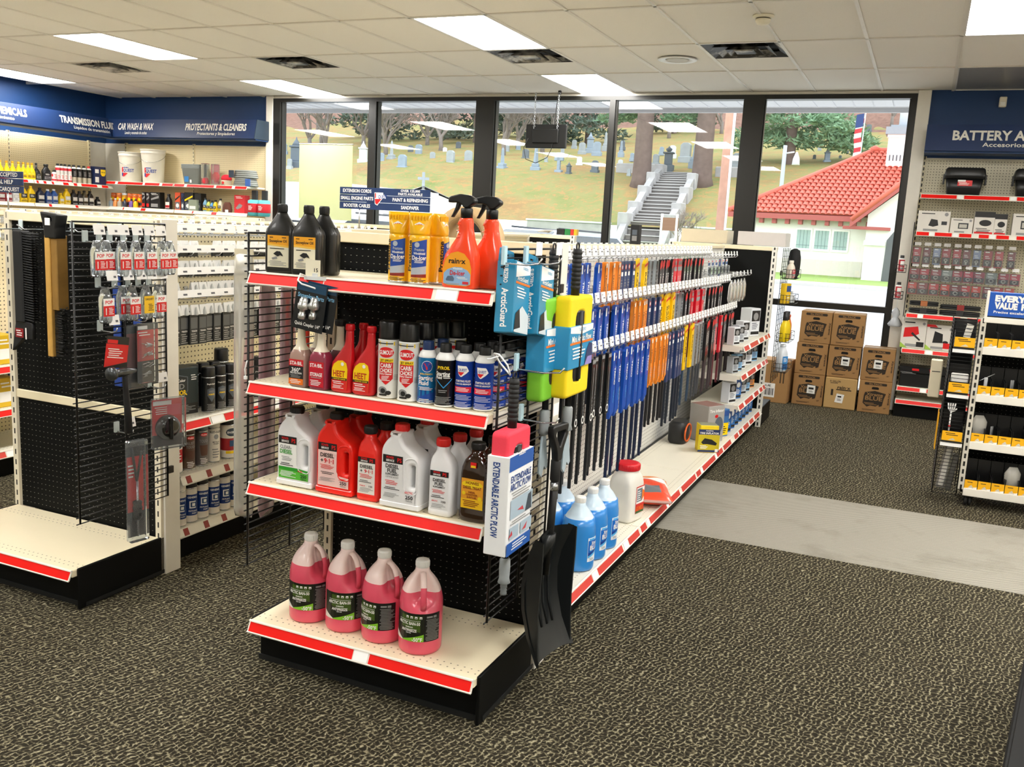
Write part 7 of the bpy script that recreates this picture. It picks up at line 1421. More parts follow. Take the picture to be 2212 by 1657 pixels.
def basket(t, x0, x1, y0, y1, z0, h, n=3):
    def f(b):
        for z in (z0, z0+h*.5, z0+h): b.tube([(x0, y0, z), (x1, y0, z), (x1, y1, z), (x0, y1, z)], .0022, 5, 0, True)
        for i in range(n+1):
            x = x0+(x1-x0)*i/n
            for y in (y0, y1): b.tube([(x, y, z0), (x, y, z0+h)], .002, 5)
        for i in range(n): y = y0+(y1-y0)*(i+.5)/n; b.tube([(x0, y, z0), (x1, y, z0)], .002, 5)
    return part(t, 'basket', M_WIRE, f)
for i, z in enumerate((1.355, 1.105)):
    t = thing('wire_can_holder', '%s small black wire can holder on the white window trim' % ('upper', 'lower')[i], 'wire holder', (-.205, 9.43, z), 0, 'wire can holders'); basket(t, -.05, .045, -.045, .045, 0, .07)
    can('starter_spray_can', '%s red and white spray can in a wire holder by the window trim' % ('upper', 'lower')[i], 'can', (-.205, 9.43, z+.004), rad(20), 'trimcan', .027, .115, K('#c22832', .3, coat=.3), .018, .028, CAPBLK, 'red cans in wire holders', M_SHW, .014, [('r', -.02, .02, .06, .10, 0), ('L', -.02, .02, .02, .05, 3, 0)], [WHT])
t = thing('trim_grid', 'narrow black wire rack hung along the battery shelf edge', 'wire panel', (-.135, 9.36, .95), 0); part(t, 'grid_wires', M_WIRE, lambda b: ([b.tube([(0, y, 0), (0, y, .87)], .003, 5) for y in (0, .06, .12)], [b.tube([(0, -.005, .02*k), (0, .125, .02*k)], .002, 4) for k in range(44)])); part(t, 'grid_bracket', M_WIRE, lambda b: b.box(-.004, .004, .12, .35, .80, .83))
t = thing('plastic_bag', 'small crumpled clear bag hung on the window trim', 'bag', (-.205, 9.60, .83), 0); part(t, 'bag_body', film_mat('crumpled_bag', '#e6ebf0', .5, .2), lambda b: b.loft([[(r*math.cos(a)*(1+.25*math.sin(5*a+k)), r*.6*math.sin(a)*(1+.2*math.cos(4*a+k)), z) for a in [2*PI*j/14 for j in range(14)]] for k, (r, z) in enumerate(((.05, 0), (.06, .02), (.035, .07), (.022, .09), (.035, .12), (.03, .15), (.008, .18)))])); part(t, 'bag_tie', K('#dfe6ea', .4), lambda b: b.tube([(0, 0, .18), (0, .02, .22), (0, .06, .25)], .002, 5))

# ------------------------------------------------------------------ washer fluid cartons by the window
M_CARD = mat('cardboard_brown', '#a37b4b', .75, var=.10, vs=5); CINK = K('#2b2013', .7)
def xcarton(lb, x, y, z, sticker, rot=0):
    t = thing('washer_fluid_carton', lb, 'carton', (x, y, z), rad(rot), 'brown washer fluid cartons')
    part(t, 'box', M_CARD, lambda b: b.cbox(-.146, .146, 0, .30, 0, .308, .004), 'xcb')
    part(t, 'tape', K('#cdbb98', .3), lambda b: b.box(-.146, .146, .125, .175, .308, .309), 'xct')
    part(t, 'hand_hole', K('#120d07', .9), lambda b: b.flat([(p[0], -.0012, p[1]) for p in rpoly([(-.034, .228), (.034, .228), (.030, .252), (-.030, .252)], .012)]), 'xch')
    it = [('p', rpoly([(-.10, .268), (.10, .268), (.10, .292), (-.10, .292)], .010), 0), ('t', 'Six PACK', .015, 0, .280, 1, .12), ('p', [(-.095, .165), (-.088, .195), (.0, .215), (.10, .195), (.085, .145), (.075, .075), (.05, .065), (.045, .085), (.02, .065), (-.03, .07), (-.06, .055), (-.10, .09)], 0), ('t', 'Xtreme', .030, .0, .180, 1, .15), ('t', 'BLUE', .040, -.005, .142, 1, .155), ('L', -.09, .04, .075, .10, 2, 1), ('t', '-20°', .012, .10, .055, 0, .03), ('L', -.11, .05, .02, .035, 2, 0), ('t', 'Xtreme', .018, .131, .15, 0, .12, -PI/2)]
    label_flat(t, 'xcl', [CINK, K('#9c7648', .75)], 0, it)
    part(t, 'side_print', [CINK], lambda b: (_lab(b, [('t', 'BLUE', .05, 0, .15, 0, .16, 0), ('r', -.1, .1, .26, .28, 0)], 0), b.xform(lambda p: (.146-p[1], .15+p[0], p[2]))), 'xcs')
    if sticker: part(t, 'shipping_label', [M_WHITE, INK], lambda b: (_lab(b, [('p', [(-.045, .12), (.03, .118), (.033, .2), (-.042, .203)], 0), ('r', -.03, .018, .16, .18, 1), ('L', -.03, .02, .13, .15, 3, 1)], -.003)), None, (sticker, 0, -.03*(sticker < 0)))
for lb, x, z, st, dy, rt in (('bottom brown carton of the left stack, with a paper label', -.915, 0, .035, .0, 1), ('middle brown carton of the left stack', -.915, .3095, 0, .0, 0), ('top brown carton of the left stack', -.905, .619, 0, .0, -1), ('middle brown carton of the centre stack, with a paper label', -.612, .3095, .02, .0, 0), ('top brown carton of the centre stack', -.605, .619, 0, -.01, 1), ('bottom brown carton of the right stack by the battery shelf', -.30, 0, 0, .0, 1), ('top brown carton of the right stack, with a paper label', -.305, .3095, .01, .01, 0)): xcarton(lb, x, 9.385+dy, z, st, rt)
t = thing('washer_fluid_carton', 'paler plain tan carton at the bottom of the centre stack', 'carton', (-.612, 9.37, 0), rad(1)); part(t, 'box', mat('cardboard_tan', '#bd9a63', .75, var=.08, vs=5), lambda b: b.cbox(-.145, .145, 0, .30, 0, .306, .008)); label_flat(t, 'tanc', [CINK], 0, [('t', '01 GALLON', .018, -.055, .27, 0, .10), ('L', -.10, .0, .245, .258, 1, 0), ('t', 'rain·x', .032, .03, .215, 0, .12), ('p', rpoly([(-.04, .185), (.10, .185), (.10, .195), (-.04, .195)], .004), 0), ('r', -.085, -.065, .13, .19, 0)]); part(t, 'shipping_label', [M_WHITE, INK], lambda b: _lab(b, [('p', [(-.045, .065), (.028, .06), (.04, .145), (-.03, .152)], 0), ('r', -.02, .015, .115, .13, 1), ('L', -.025, .02, .08, .105, 3, 1)], -.003))
t = thing('shipping_carton', 'brown carton with a white barcode label half hidden by the end shelf', 'carton', (-1.24, 9.30, 0), rad(-4)); part(t, 'box', M_CARD, lambda b: b.cbox(-.16, .14, 0, .30, 0, .42, .004)); part(t, 'barcode_label', [M_WHITE, INK], lambda b: _lab(b, [('r', -.155, .02, .05, .19, 0), ('t', 'BLUE', .02, -.07, .165, 1, .10)]+[('r', -.145+.012*k, -.145+.012*k+(.004 if k % 3 else .008), .07, .14, 1) for k in range(13)], 0)); part(t, 'arrow_print', CINK, lambda b: _lab(b, [('r', .06, .07, .20, .30, 0), ('r', .09, .10, .20, .30, 0), ('p', [(.055, .30), (.075, .30), (.065, .32)], 0), ('p', [(.085, .30), (.105, .30), (.095, .32)], 0)], 0))

# ------------------------------------------------------------------ wire baskets on the far end of the wiper shelf
t = thing('wire_basket_rack', 'tall black wire rack of bottle baskets at the far end panel', 'wire rack', (-1.10, 8.06, 0), 0)
part(t, 'grid_wires', M_WIRE, lambda b: ([b.tube([(0, y, .38), (0, y, 1.53)], .003, 5) for y in (0, .10, .20, .30, .40)], [b.tube([(0, 0, .38+.045*k), (0, .40, .38+.045*k)], .0022, 4) for k in range(26)])); part(t, 'grid_bracket', M_WIRE, lambda b: b.box(-.01, .003, .0, .03, 1.3, 1.34))
for z in (1.275, 1.06, .735, .475): basket(t, .008, .115, .02, .36, z, .075, 4)
sbottle('white bottle with a red label in the top wire basket', (-1.035, 8.14, 1.279), rad(70), 'bkw', .07, .055, .15, '#ece2d2', '#efe9dc', None, .016, .66, ['#d83040', '#efe8dd'])
t = thing('work_glove_pack', 'black gloves stuffed in the top wire basket', 'gloves', (-1.03, 8.27, 1.279), 0); part(t, 'glove', mat('glove_black', '#17181a', .8, bump=.6, bs=90), lambda b: b.loft([[(r*math.cos(a)*(1+.2*math.sin(4*a+k)), r*1.3*math.sin(a), z) for a in [2*PI*j/14 for j in range(14)]] for k, (r, z) in enumerate(((.03, 0), (.042, .03), (.045, .12), (.05, .18), (.04, .235), (.012, .25)))])); part(t, 'glove_cuff', K('#2a2d33', .7), lambda b: b.lathe([(.03, .0), (.04, .01), (.04, .03)], 12))
carton('sponge_box', 'yellow sponge pack with a blue strip in the second wire basket', 'sponge', (-1.035, 8.12, 1.064), rad(70), .09, .05, .17, '#efc51c', 'spb', [('r', -.03, .045, .10, .15, 2), ('L', -.03, .03, .02, .08, 3, 0)], DKP)
sbottle('clear white small bottle lying in the second wire basket', (-1.03, 8.30, 1.064), rad(70), 'bks', .06, .05, .10, '#dfe4e8', '#cfd6da', None, .013, .62)
for i, y in enumerate((8.12, 8.21)): sbottle('%s yellow bottle with black trigger cap in the third wire basket' % ('left', 'right')[i], (-1.035, y, .739), rad(70), 'bky', .082, .06, .255, '#f4d514', '#141416', 'yellow bottles in the wire basket', .020, .66, None, caph=.07)
sbottle('orange bottle behind the yellow ones in the third wire basket', (-1.035, 8.32, .739), rad(70), 'bko', .07, .05, .22, '#ee7a24', '#e8601c', None, .016, .62)
sbottle('white and blue bottle in the lowest wire basket', (-1.035, 8.15, .479), rad(60), 'bkb', .085, .07, .235, '#e2e9f2', '#dfe7ef', None, .022, .70, ['#2f86cc', '#1d6fba'])

# ------------------------------------------------------------------ rolling value rack with yellow bins
RX0, RY = .365, 6.30
t = thing('rolling_rack', 'black rolling rack with white shelf lips and blue value sign', 'display rack', (RX0, RY, 0), 0)
RW = 1.0
for s in (0, RW): part(t, 'upright', slot_mat('rack_upright', '#cfcabc', '#15140f', 2, .05, .2, .8, 0, .006), lambda b: b.box(-.016, .016, .0, .03, .11, 1.19), 'rku', (s, 0, 0))
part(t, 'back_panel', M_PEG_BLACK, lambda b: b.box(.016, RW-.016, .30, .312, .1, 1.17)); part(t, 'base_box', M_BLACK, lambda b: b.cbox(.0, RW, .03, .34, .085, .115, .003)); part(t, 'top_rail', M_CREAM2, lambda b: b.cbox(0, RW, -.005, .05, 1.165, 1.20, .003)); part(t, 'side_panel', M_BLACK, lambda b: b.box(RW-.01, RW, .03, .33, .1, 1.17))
for z in (.095, .395, .695, .99): part(t, 'shelf', M_CREAM2, lambda b: (b.cbox(.014, RW-.014, -.012, -.004, -.02, .028, .002), b.box(.014, RW-.014, -.006, .30, .0, .012)), 'rksh', (0, 0, z))
for cx, cy in ((.05, .05), (.05, .29), (RW-.05, .05), (RW-.05, .29)):
    cs = part(t, 'caster', M_DARKPLASTIC, lambda b: (b.cbox(-.03, .03, -.02, .03, .055, .088, .004), b.cbox(-.026, -.020, -.012, .02, .03, .07, .002), b.cbox(.020, .026, -.012, .02, .03, .07, .002)), 'cst', (cx, cy, 0))
    for q in (-.011, .011): part(cs, 'wheel', M_RUBBER, lambda b: (b.lathe([(.022, -.009), (.030, -.006), (.031, 0), (.030, .006), (.022, .009)], 18), b.xform(lambda p: (p[2], p[0], p[1]+.032))), 'cstw', (q, 0, 0))
sg = part(t, 'sign_board', K('#1a56b4', .35), lambda b: b.cbox(.012, RW, .0, .02, 1.205, 1.355, .003)); part(sg, 'sign_edge', M_CREAM2, lambda b: b.box(.0, .014, -.004, .024, 1.19, 1.36)); part(sg, 'sign_base', M_DARKPLASTIC, lambda b: b.box(.012, RW, -.002, .022, 1.198, 1.208))
part(sg, 'lettering', WHT, lambda b: (b.text('EVERY DAY', .036, .045, 1.318, -.0015, 0, 'l', .06, .30), b.text('VALUE', .036, .045, 1.274, -.0015, 0, 'l', .06, .125), b.text('PRICES', .036, .19, 1.274, -.0015, 0, 'l', .06, .15), b.text('Precios excelentes todos los días', .015, .045, 1.235, -.0015, 0, 'l', .02, .36)))
def bin_(lb, x, y, z, w_, h=.075, d=.22, group='yellow bins', key='b', big=False, txt=None):
    t = thing('merchandise_bin', lb, 'bin', (x, y, z), 0, group)
    part(t, 'bin_body', K('#121212', .4), lambda b: (b.box(-w_/2, w_/2, 0, .003, 0, h), b.box(-w_/2, -w_/2+.003, .003, d, 0, h+.03), b.box(w_/2-.003, w_/2, .003, d, 0, h+.03), b.box(-w_/2, w_/2, d-.003, d, 0, h+.10), b.box(-w_/2, w_/2, .003, d, 0, .003)), 'mbb%s' % key)
    part(t, 'bin_front', [K('#f6b60a', .4), WHT, INK, K('#c9c4b8', .4)], lambda b: _lab(b, [('r', -w_/2, w_/2, .0, h, 0)]+([('r', -w_/2, w_/2, .0, h*.16, 2), ('L', -w_*.35, w_*.35, h*.6, h*.9, 2, 2), ('p', [(-w_*.2, h*.2), (w_*.2, h*.25), (w_*.05, h*.42)], 3)] if big else [('q', -w_/2, w_/2, 0, 0, h*.18, h*.38, 1), ('p', [(-w_*.2, h*.3), (w_*.25, h*.25), (w_*.05, h*.55)], 3), ('L', -w_*.3, w_*.3, h*.72, h*.86, 1, 2)]), -.0), 'mbf%s' % key)
    return t
num = ('first', 'second', 'third', 'fourth', 'fifth', 'sixth', 'seventh', 'eighth', 'ninth', 'tenth', 'eleventh', 'twelfth')
rows = (('top', 1.003), ('second', .708), ('third', .408), ('bottom', .108))
for rn, z in rows:
    for i in range(12): bin_('small yellow-fronted bin, %s from the left on the %s rack shelf' % (num[i], rn), RX0+.054+.0752*i, RY+.003, z, .071, .068, .20, 'yellow bins, %s rack shelf' % rn, 'b', False)
def trinket(lb, x, z, k):
    t = thing('small_tool', lb, 'tool', (x, RY+.06, z), rad(20*k))
    if k == 0: part(t, 'tool_rod', M_CHROME, lambda b: b.tube([(-.07, 0, .06), (.05, .02, .135)], .003, 6)); part(t, 'tool_head', K('#cfd2d4', .3), lambda b: b.cbox(-.005, .015, -.01, .01, .05, .11, .003))
    elif k == 1: part(t, 'pouch', M_CLEARBAG, lambda b: b.loft([ring(.06, .05, .01, 2, 12), ring(.09, .07, .06, 2, 12), ring(.10, .05, .13, 2, 12), ring(.05, .01, .17, 2, 12)])); part(t, 'fitting', M_DARKPLASTIC, lambda b: b.lathe([(.01, .01), (.02, .02), (.02, .08), (.008, .10)], 10))
    else: part(t, 'mirror', K('#d8dadc', .15, metal=.6), lambda b: b.cbox(-.012, .012, -.004, .004, .05, .11, .002)); part(t, 'stem', M_CHROME, lambda b: b.tube([(0, 0, .005), (0, 0, .05)], .003, 6))
trinket('thin steel picking tool in a bin of the second rack shelf', RX0+.055, .712, 0); trinket('clear plastic pouch in a bin of the third rack shelf', RX0+.055, .412, 1); trinket('small mirror tool in a bin of the second rack shelf', RX0+.205, .712, 2); trinket('small mirror tool in a bin of the third rack shelf', RX0+.13, .412, 3); trinket('clear plastic pouch in a bin of the bottom rack shelf', RX0+.28, .112, 1)
t = thing('wire_side_rack', 'black wire side rack with three yellow bins on the rolling rack', 'wire rack', (.205, 6.33, 0), 0)
def f_sr(b):
    for x in (0, .14):
        for y in (0, .26): b.tube([(x, y, .055), (x, y, 1.17)], .0035, 6)
    for k in range(50):
        z = .06+.0225*k; b.tube([(-.004, 0, z), (.144, 0, z)], .002, 4); b.tube([(0, 0, z), (0, .26, z)], .002, 4)
    
part(t, 'grid_wires', M_WIRE, f_sr)
part(t, 'grid_back', M_BLACK, lambda b: b.box(.0, .14, .26, .265, .4, 1.16))
for z in (.37, .68, .965): part(t, 'rack_lip', M_TAG, lambda b: b.box(.01, .135, -.012, -.006, 0, .022), None, (0, 0, z)); 
for i, (z, lb) in enumerate(((.99, 'top'), (.705, 'middle'), (.395, 'lowest'))): bin_('wide yellow-fronted bin in the side rack, %s one' % lb, .277, 6.315, z, .115, .072, .18, 'wide yellow bins in the side rack', 'B', True)
t = thing('note_pad', 'white plastic card case standing in the middle side bin', 'card case', (.277, 6.34, .775), 0); part(t, 'case', K('#f1f0ec', .3), lambda b: b.cbox(-.05, .05, 0, .012, 0, .06, .006)); part(t, 'slot', GREYT, lambda b: b.box(-.01, .012, -.0012, 0, .047, .05))
t = thing('back_scratcher', 'white hand-shaped pick-up tool in the lowest side bin', 'tool', (.255, 6.345, .40), 0); part(t, 'handle', WHT, lambda b: b.tube([(0, 0, .0), (0, 0, .20)], .005, 6)); part(t, 'band', LRED, lambda b: b.lathe([(.0065, .09), (.0065, .10)], 8))
for k, dx in enumerate((-.022, -.008, .006, .02)): part(t, 'finger', WHT, lambda b: b.tube([(0, 0, .185), (dx*.8, 0, .205), (dx, -.004, .245-.08*abs(dx))], .0045, 6))
part(t, 'thumb', WHT, lambda b: b.tube([(0, 0, .185), (.02, 0, .195), (.03, -.003, .21)], .004, 6))
t = thing('price_card', 'cream card clipped in the top side bin', 'card', (.285, 6.345, 1.06), (rad(-6), rad(10), 0)); part(t, 'card', K('#dcd8cc', .5), lambda b: b.box(-.02, .02, 0, .002, 0, .085)); part(t, 'card_print', GREYT, lambda b: b.box(-.015, .012, -.0006, 0, .05, .06))
t = thing('work_light_bar', 'long grey work lights standing in the bottom of the side rack', 'work light', (.275, 6.46, .06), (0, rad(6), 0)); part(t, 'light_bar', K('#8f8d88', .3), lambda b: b.cbox(-.05, .0, -.02, .02, 0, .30, .008)); part(t, 'light_lens', K('#d9d6ce', .2), lambda b: b.cbox(-.04, -.01, -.024, -.018, .02, .28, .004)); part(t, 'light_grip', K('#5c5a55', .4), lambda b: b.cbox(.005, .04, -.02, .02, .0, .24, .006))
t = thing('yellow_folder', 'flat yellow sign hung on the outer side of the wire rack', 'sign', (.188, 6.36, .33), 0); part(t, 'board', K('#e8a90c', .5), lambda b: b.cbox(-.003, .003, 0, .14, 0, .24, .001)); part(t, 'hanger', M_WIRE, lambda b: b.tube([(0, .04, .24), (.008, .05, .26), (.012, .06, .25)], .002, 5))
t = thing('door_holder', 'beige plastic brochure holder behind the side rack', 'holder', (.14, 6.60, .63), 0); part(t, 'holder_body', K('#cfc6ab', .5), lambda b: b.cbox(-.03, .04, -.03, .03, 0, .25, .006)); part(t, 'holder_slot', INK, lambda b: b.box(-.02, .03, -.032, -.03, .17, .175))
# low dark display base at the right edge
t = thing('display_base', 'low black display base cut off by the lower right corner', 'display base', (.50, 3.70, 0), rad(-8.5))
part(t, 'base_box', M_BLACK, lambda b: b.cbox(0, .8, -1.9, 0, 0, .14, .006)); part(t, 'deck', M_BLACK, lambda b: b.cbox(.012, .8, -1.88, -.012, .14, .152, .003)); part(t, 'corner_bumper', K('#e8c860', .5), lambda b: b.cbox(.01, .05, -.045, -.004, .152, .19, .004))
# ------------------------------------------------------------------ outside
def sm(a, c, t): t = min(1, max(0, (t-a)/(c-a))); return t*t*(3-2*t)
def hz(x, y):
    if y < 45: return -.05
    if y < 60: return -.05+.9*sm(45, 60, y)
    z = 1.9+4.1*sm(59, 74, y)
    if y > 70: z += .165*(y-70)*sm(70, 78, y)
    if y > 128: z += .30*(y-128)
    return z
def hill_mat():
    m, t = raw('hill_grass'); co = t.coord(); s = t.sep(co)
    n1 = t.noise(.22, 4, co, .6); n2 = t.noise(1.6, 6, co, .8); n3 = t.noise(.07, 3, co)
    g = t.ramp(n1, [(.3, C('#78824f')), (.5, C('#8f8a5c')), (.68, C('#947753'))])
    g = t.mix(t.math('GREATER_THAN', n2, .545), g, C('#a58459'))
    lit = t.ramp(n2, [(.3, C('#6d5148')), (.7, C('#957568'))])
    far = t.math('MULTIPLY', t.math('GREATER_THAN', t.math('ADD', s[1], t.math('MULTIPLY', n3, 30)), 143), 1.0)
    t.l(t.mix(far, g, lit), t.p.inputs['Base Color']); t.p.inputs['Roughness'].default_value = .95; t.p.inputs['Specular IOR Level'].default_value = .1
    t.bump(n2, .6, .15); return m
M_HILL = hill_mat(); M_LAWN = mat('lawn_grass', '#86a052', .95, var=.25, vs=1.5); M_ASPH = mat('road_asphalt', '#a9a9ad', .9, var=.06, vs=.8); M_CONC = mat('pavement_concrete', '#bdb9b4', .9, var=.06, vs=.6)
def f_hill(b):
    ys = [60+.0]+[60+i*1.5 for i in range(1, 14)]+[82+i*4 for i in range(30)]; xs = [-150+i*5 for i in range(44)]
    v = [(x, y, hz(x, y+.01)+.25*math.sin(x*.13+y*.09)*sm(60, 75, y)) for y in ys for x in xs]; n = len(xs)
    b.add(v, [(j*n+i, j*n+i+1, (j+1)*n+i+1, (j+1)*n+i) for j in range(len(ys)-1) for i in range(n-1)], 0, True)
struct('hill', M_HILL, f_hill, 'grassy cemetery hill with leaf litter')
struct('ground', M_CONC, lambda b: b.box(-150, 80, WY+.2, 19, -.2, -.05), 'pale concrete forecourt')
struct('road', M_ASPH, lambda b: b.box(-150, 80, 19, 36, -.2, -.05), 'pale grey road outside the windows')
struct('sidewalk', M_CONC, lambda b: (b.box(-150, 80, 36, 38, -.2, .03), b.box(-150, 80, 35.8, 36, -.2, .05)), 'concrete sidewalk across the road')
struct('lawn', M_LAWN, lambda b: b.add([(-150, 38, -.02), (80, 38, -.02), (80, 45, -.02), (-150, 45, -.02), (80, 52, .4), (-150, 52, .4), (80, 60, .85), (-150, 60, .85)], [(0, 1, 2, 3), (3, 2, 4, 5), (5, 4, 6, 7)]), 'mown lawn strip below the hill')
# canopy soffit over the windows
cn_ = struct('canopy', mat('canopy_fascia', '#cfcfd4', .5), lambda b: (b.box(-12, 4, WY+.2, 11.3, 3.09, 3.2), b.box(-12, 4, 11.28, 11.32, 3.04, 3.3)), 'white ribbed metal canopy soffit above the windows')
M_SOF = mat('soffit_metal', '#d9dae2', .4)
for k in range(64): part(cn_, 'soffit_panel', M_SOF, lambda b: (b.box(.006, .194, 0, 1.08, .03, .05), b.box(.0, .006, 0, 1.08, .022, .05)), 'sofp', (-9.3+.2*k, WY+.2, 3.04))
# ------------------------------------------------------------------ red tiled house
M_STUC = mat('house_white_brick', '#eeebe6', .8, var=.04, vs=3, bump=.4, bs=6); M_RTILE = mat('roof_tile_red', '#c75f4d', .6, var=.25, vs=1.2); M_RTRIM = mat('house_trim_red', '#a34e49', .6)
HX0, HX1, HY0, HY1 = -8.4, 6.0, 46.0, 56.0
hs = thing('house', 'white one-storey house with a red tiled hip roof', 'house', (0, 0, 0), 0)
part(hs, 'wall', M_STUC, lambda b: b.box(HX0, HX1, HY0, HY1, -.1, 2.9)); part(hs, 'stone_base', mat('house_stone_base', '#d6cec4', .9, bump=.8, bs=3), lambda b: b.box(HX0-.06, -2.7, HY0-.08, HY0, -.1, .75))
part(hs, 'gable_wall', M_STUC, lambda b: b.add([(-2.6, 44.8, -.1), (3.6, 44.8, -.1), (3.6, 44.8, 2.9), (.5, 44.8, 5.55), (-2.6, 44.8, 2.9), (-2.6, 46, -.1), (-2.6, 46, 2.9)], [(0, 1, 2, 3, 4), (0, 4, 6, 5)]))
E0 = (-8.95, 45.4, 2.78); E1 = (6.5, 45.4, 2.78); R0 = (-3.0, 51, 6.2); R1_ = (1.0, 51, 6.2)
part(hs, 'roof_deck', M_RTRIM, lambda b: b.add([E0, E1, R1_, R0, (-8.95, 56.6, 2.78), (6.5, 56.6, 2.78)], [(0, 1, 2, 3), (0, 3, 4), (1, 5, 2), (4, 3, 2, 5)]))
def f_tl(b):
    n = 6; v = []; f = []
    for y, s in ((0, 1.0), (.40, .86)):
        for i in range(n+1): a = PI*i/n; v.append((-.135*s*math.cos(a), y, .085*s*math.sin(a)+(.03 if y == 0 else 0)))
    for i in range(n): f.append((i, i+1, n+2+i, n+1+i))
    f.append(tuple(range(n+1))); b.add(v, f, 0, True)
slope = math.atan2(3.42, 5.6); SL = math.hypot(3.42, 5.6); tiles = []
for r in range(18):
    s = .02+r*.365; fr = s/SL
    if fr > .97: break
    xa = E0[0]+(R0[0]-E0[0])*fr; xb = E1[0]+(R1_[0]-E1[0])*fr; k = 0
    while xa+.14+k*.262 < min(xb, 2.0): tiles.append((xa+.14+k*.262, E0[1]+5.6*fr, E0[2]+3.42*fr+.02)); k += 1
tiles.sort(key=lambda p: abs(p[0]+4.2)+.25*abs(p[2]-3.8)); TM = MB(); f_tl(TM); tme = TM.mesh('roof_tile', M_RTILE)
for p in tiles[:290]:
    o = bpy.data.objects.new('roof_tile', tme); COL.objects.link(o); o.parent = hs; o.location = p; o.rotation_euler = (slope, 0, 0)
def f_rest(b):
    c, s = math.cos(slope), math.sin(slope)
    for p in tiles[290:]: q = len(b.v); f_tl(b); b.xform(lambda w_: (w_[0]+p[0], w_[1]*c-w_[2]*s+p[1], w_[1]*s+w_[2]*c+p[2]), q)
part(hs, 'far_roof_tiles', M_RTILE, f_rest, kind='stuff')
part(hs, 'hip_ridge', M_RTILE, lambda b: (b.tube([(E0[0], E0[1], E0[2]+.08), (R0[0], R0[1], R0[2]+.08)], .13, 8), b.tube([(R0[0], R0[1], R0[2]+.08), (R1_[0], R1_[1], R1_[2]+.08)], .13, 8), b.lathe([(.2, 6.2), (.22, 6.4), (.05, 6.5)], 10, 0, R0[0], R0[1])))
part(hs, 'gable_roof', M_RTILE, lambda b: (b.add([(-3.25, 44.3, 2.55), (.5, 44.3, 5.85), (.5, 50.4, 5.85), (-3.25, 45.6, 2.72), (4.2, 44.3, 2.55), (4.2, 46, 2.7)], [(0, 1, 2, 3), (1, 4, 5, 2)]), b.tube([(-3.25, 44.32, 2.62), (.5, 44.32, 5.92)], .12, 8)))
part(hs, 'rake_board', M_RTRIM, lambda b: b.loft([[(-3.3, 44.25, 2.28), (-3.3, 44.35, 2.28), (-3.3, 44.35, 2.55), (-3.3, 44.25, 2.55)], [(.5, 44.25, 5.6), (.5, 44.35, 5.6), (.5, 44.35, 5.9), (.5, 44.25, 5.9)]], 0, True, False))
part(hs, 'eave_board', M_RTRIM, lambda b: b.box(-8.95, -2.9, 45.36, 45.42, 2.56, 2.80)); part(hs, 'lower_eave', M_RTRIM, lambda b: b.box(-3.6, -1.6, 44.5, 45.0, 2.22, 2.36))
for k in range(11): part(hs, 'rafter_tail', M_RTRIM, lambda b: b.box(-.09, .09, -.5, 0, -.12, .12), 'raft', (-8.6+.6*k, 46.0, 2.46))
for k in range(3):
    x = -5.75+.83*k; wd = part(hs, 'window', mat('house_window_frame', '#f3f1ec', .6), lambda b: (b.box(-.05, .70, -.06, .02, -.08, .02), b.box(-.05, .70, -.06, .02, .88, .96), b.box(-.06, .02, -.06, .02, 0, .9), b.box(.64, .72, -.06, .02, 0, .9)), 'hwin', (x, 46, 1.22)); part(wd, 'window_pane', mat('house_pane', '#9fb4b2', .1), lambda b: b.box(.02, .64, -.03, -.01, .02, .88), 'hpane'); part(wd, 'lattice', K('#6b7f80', .5), lambda b: ([b.box(.02+.155*q-.008, .02+.155*q+.008, -.04, -.03, .02, .88) for q in range(1, 4)], b.box(.02, .64, -.04, -.03, .16, .185)), 'hlat')
part(hs, 'door_arch', K('#5a5c60', .8), lambda b: b.add([(-1.75, 44.75, -.1), (-1.2, 44.75, -.1), (-.6, 44.75, 2.35), (-1.0, 44.75, 2.45), (-1.4, 44.75, 2.25), (-1.7, 44.75, 1.8)], [(0, 1, 2, 3, 4, 5)])); part(hs, 'arch_ledge', M_STUC, lambda b: b.box(-2.65, -1.75, 44.6, 44.85, 1.55, 1.75))
ch = part(hs, 'chimney', M_STUC, lambda b: (b.box(-2.35, -1.35, 49.5, 50.4, 5.2, 6.75), b.box(-2.4, -1.3, 49.45, 50.45, 6.75, 6.9))); part(ch, 'chimney_cap', K('#8f959c', .7), lambda b: (b.box(-2.5, -1.2, 49.35, 50.55, 6.9, 7.25), b.box(-2.3, -1.4, 49.5, 50.4, 7.25, 7.35))); part(ch, 'flue_pipe', K('#c9ced6', .4), lambda b: b.lathe([(.22, 7.3), (.22, 9.6)], 12, 0, -1.75, 49.9))
for q in range(5): part(ch, 'vent_slot', K('#5d6166', .8), lambda b: b.box(-.03, .03, -.02, .0, 0, .28), 'chs', (-2.2+.16*q, 49.5, 5.65))
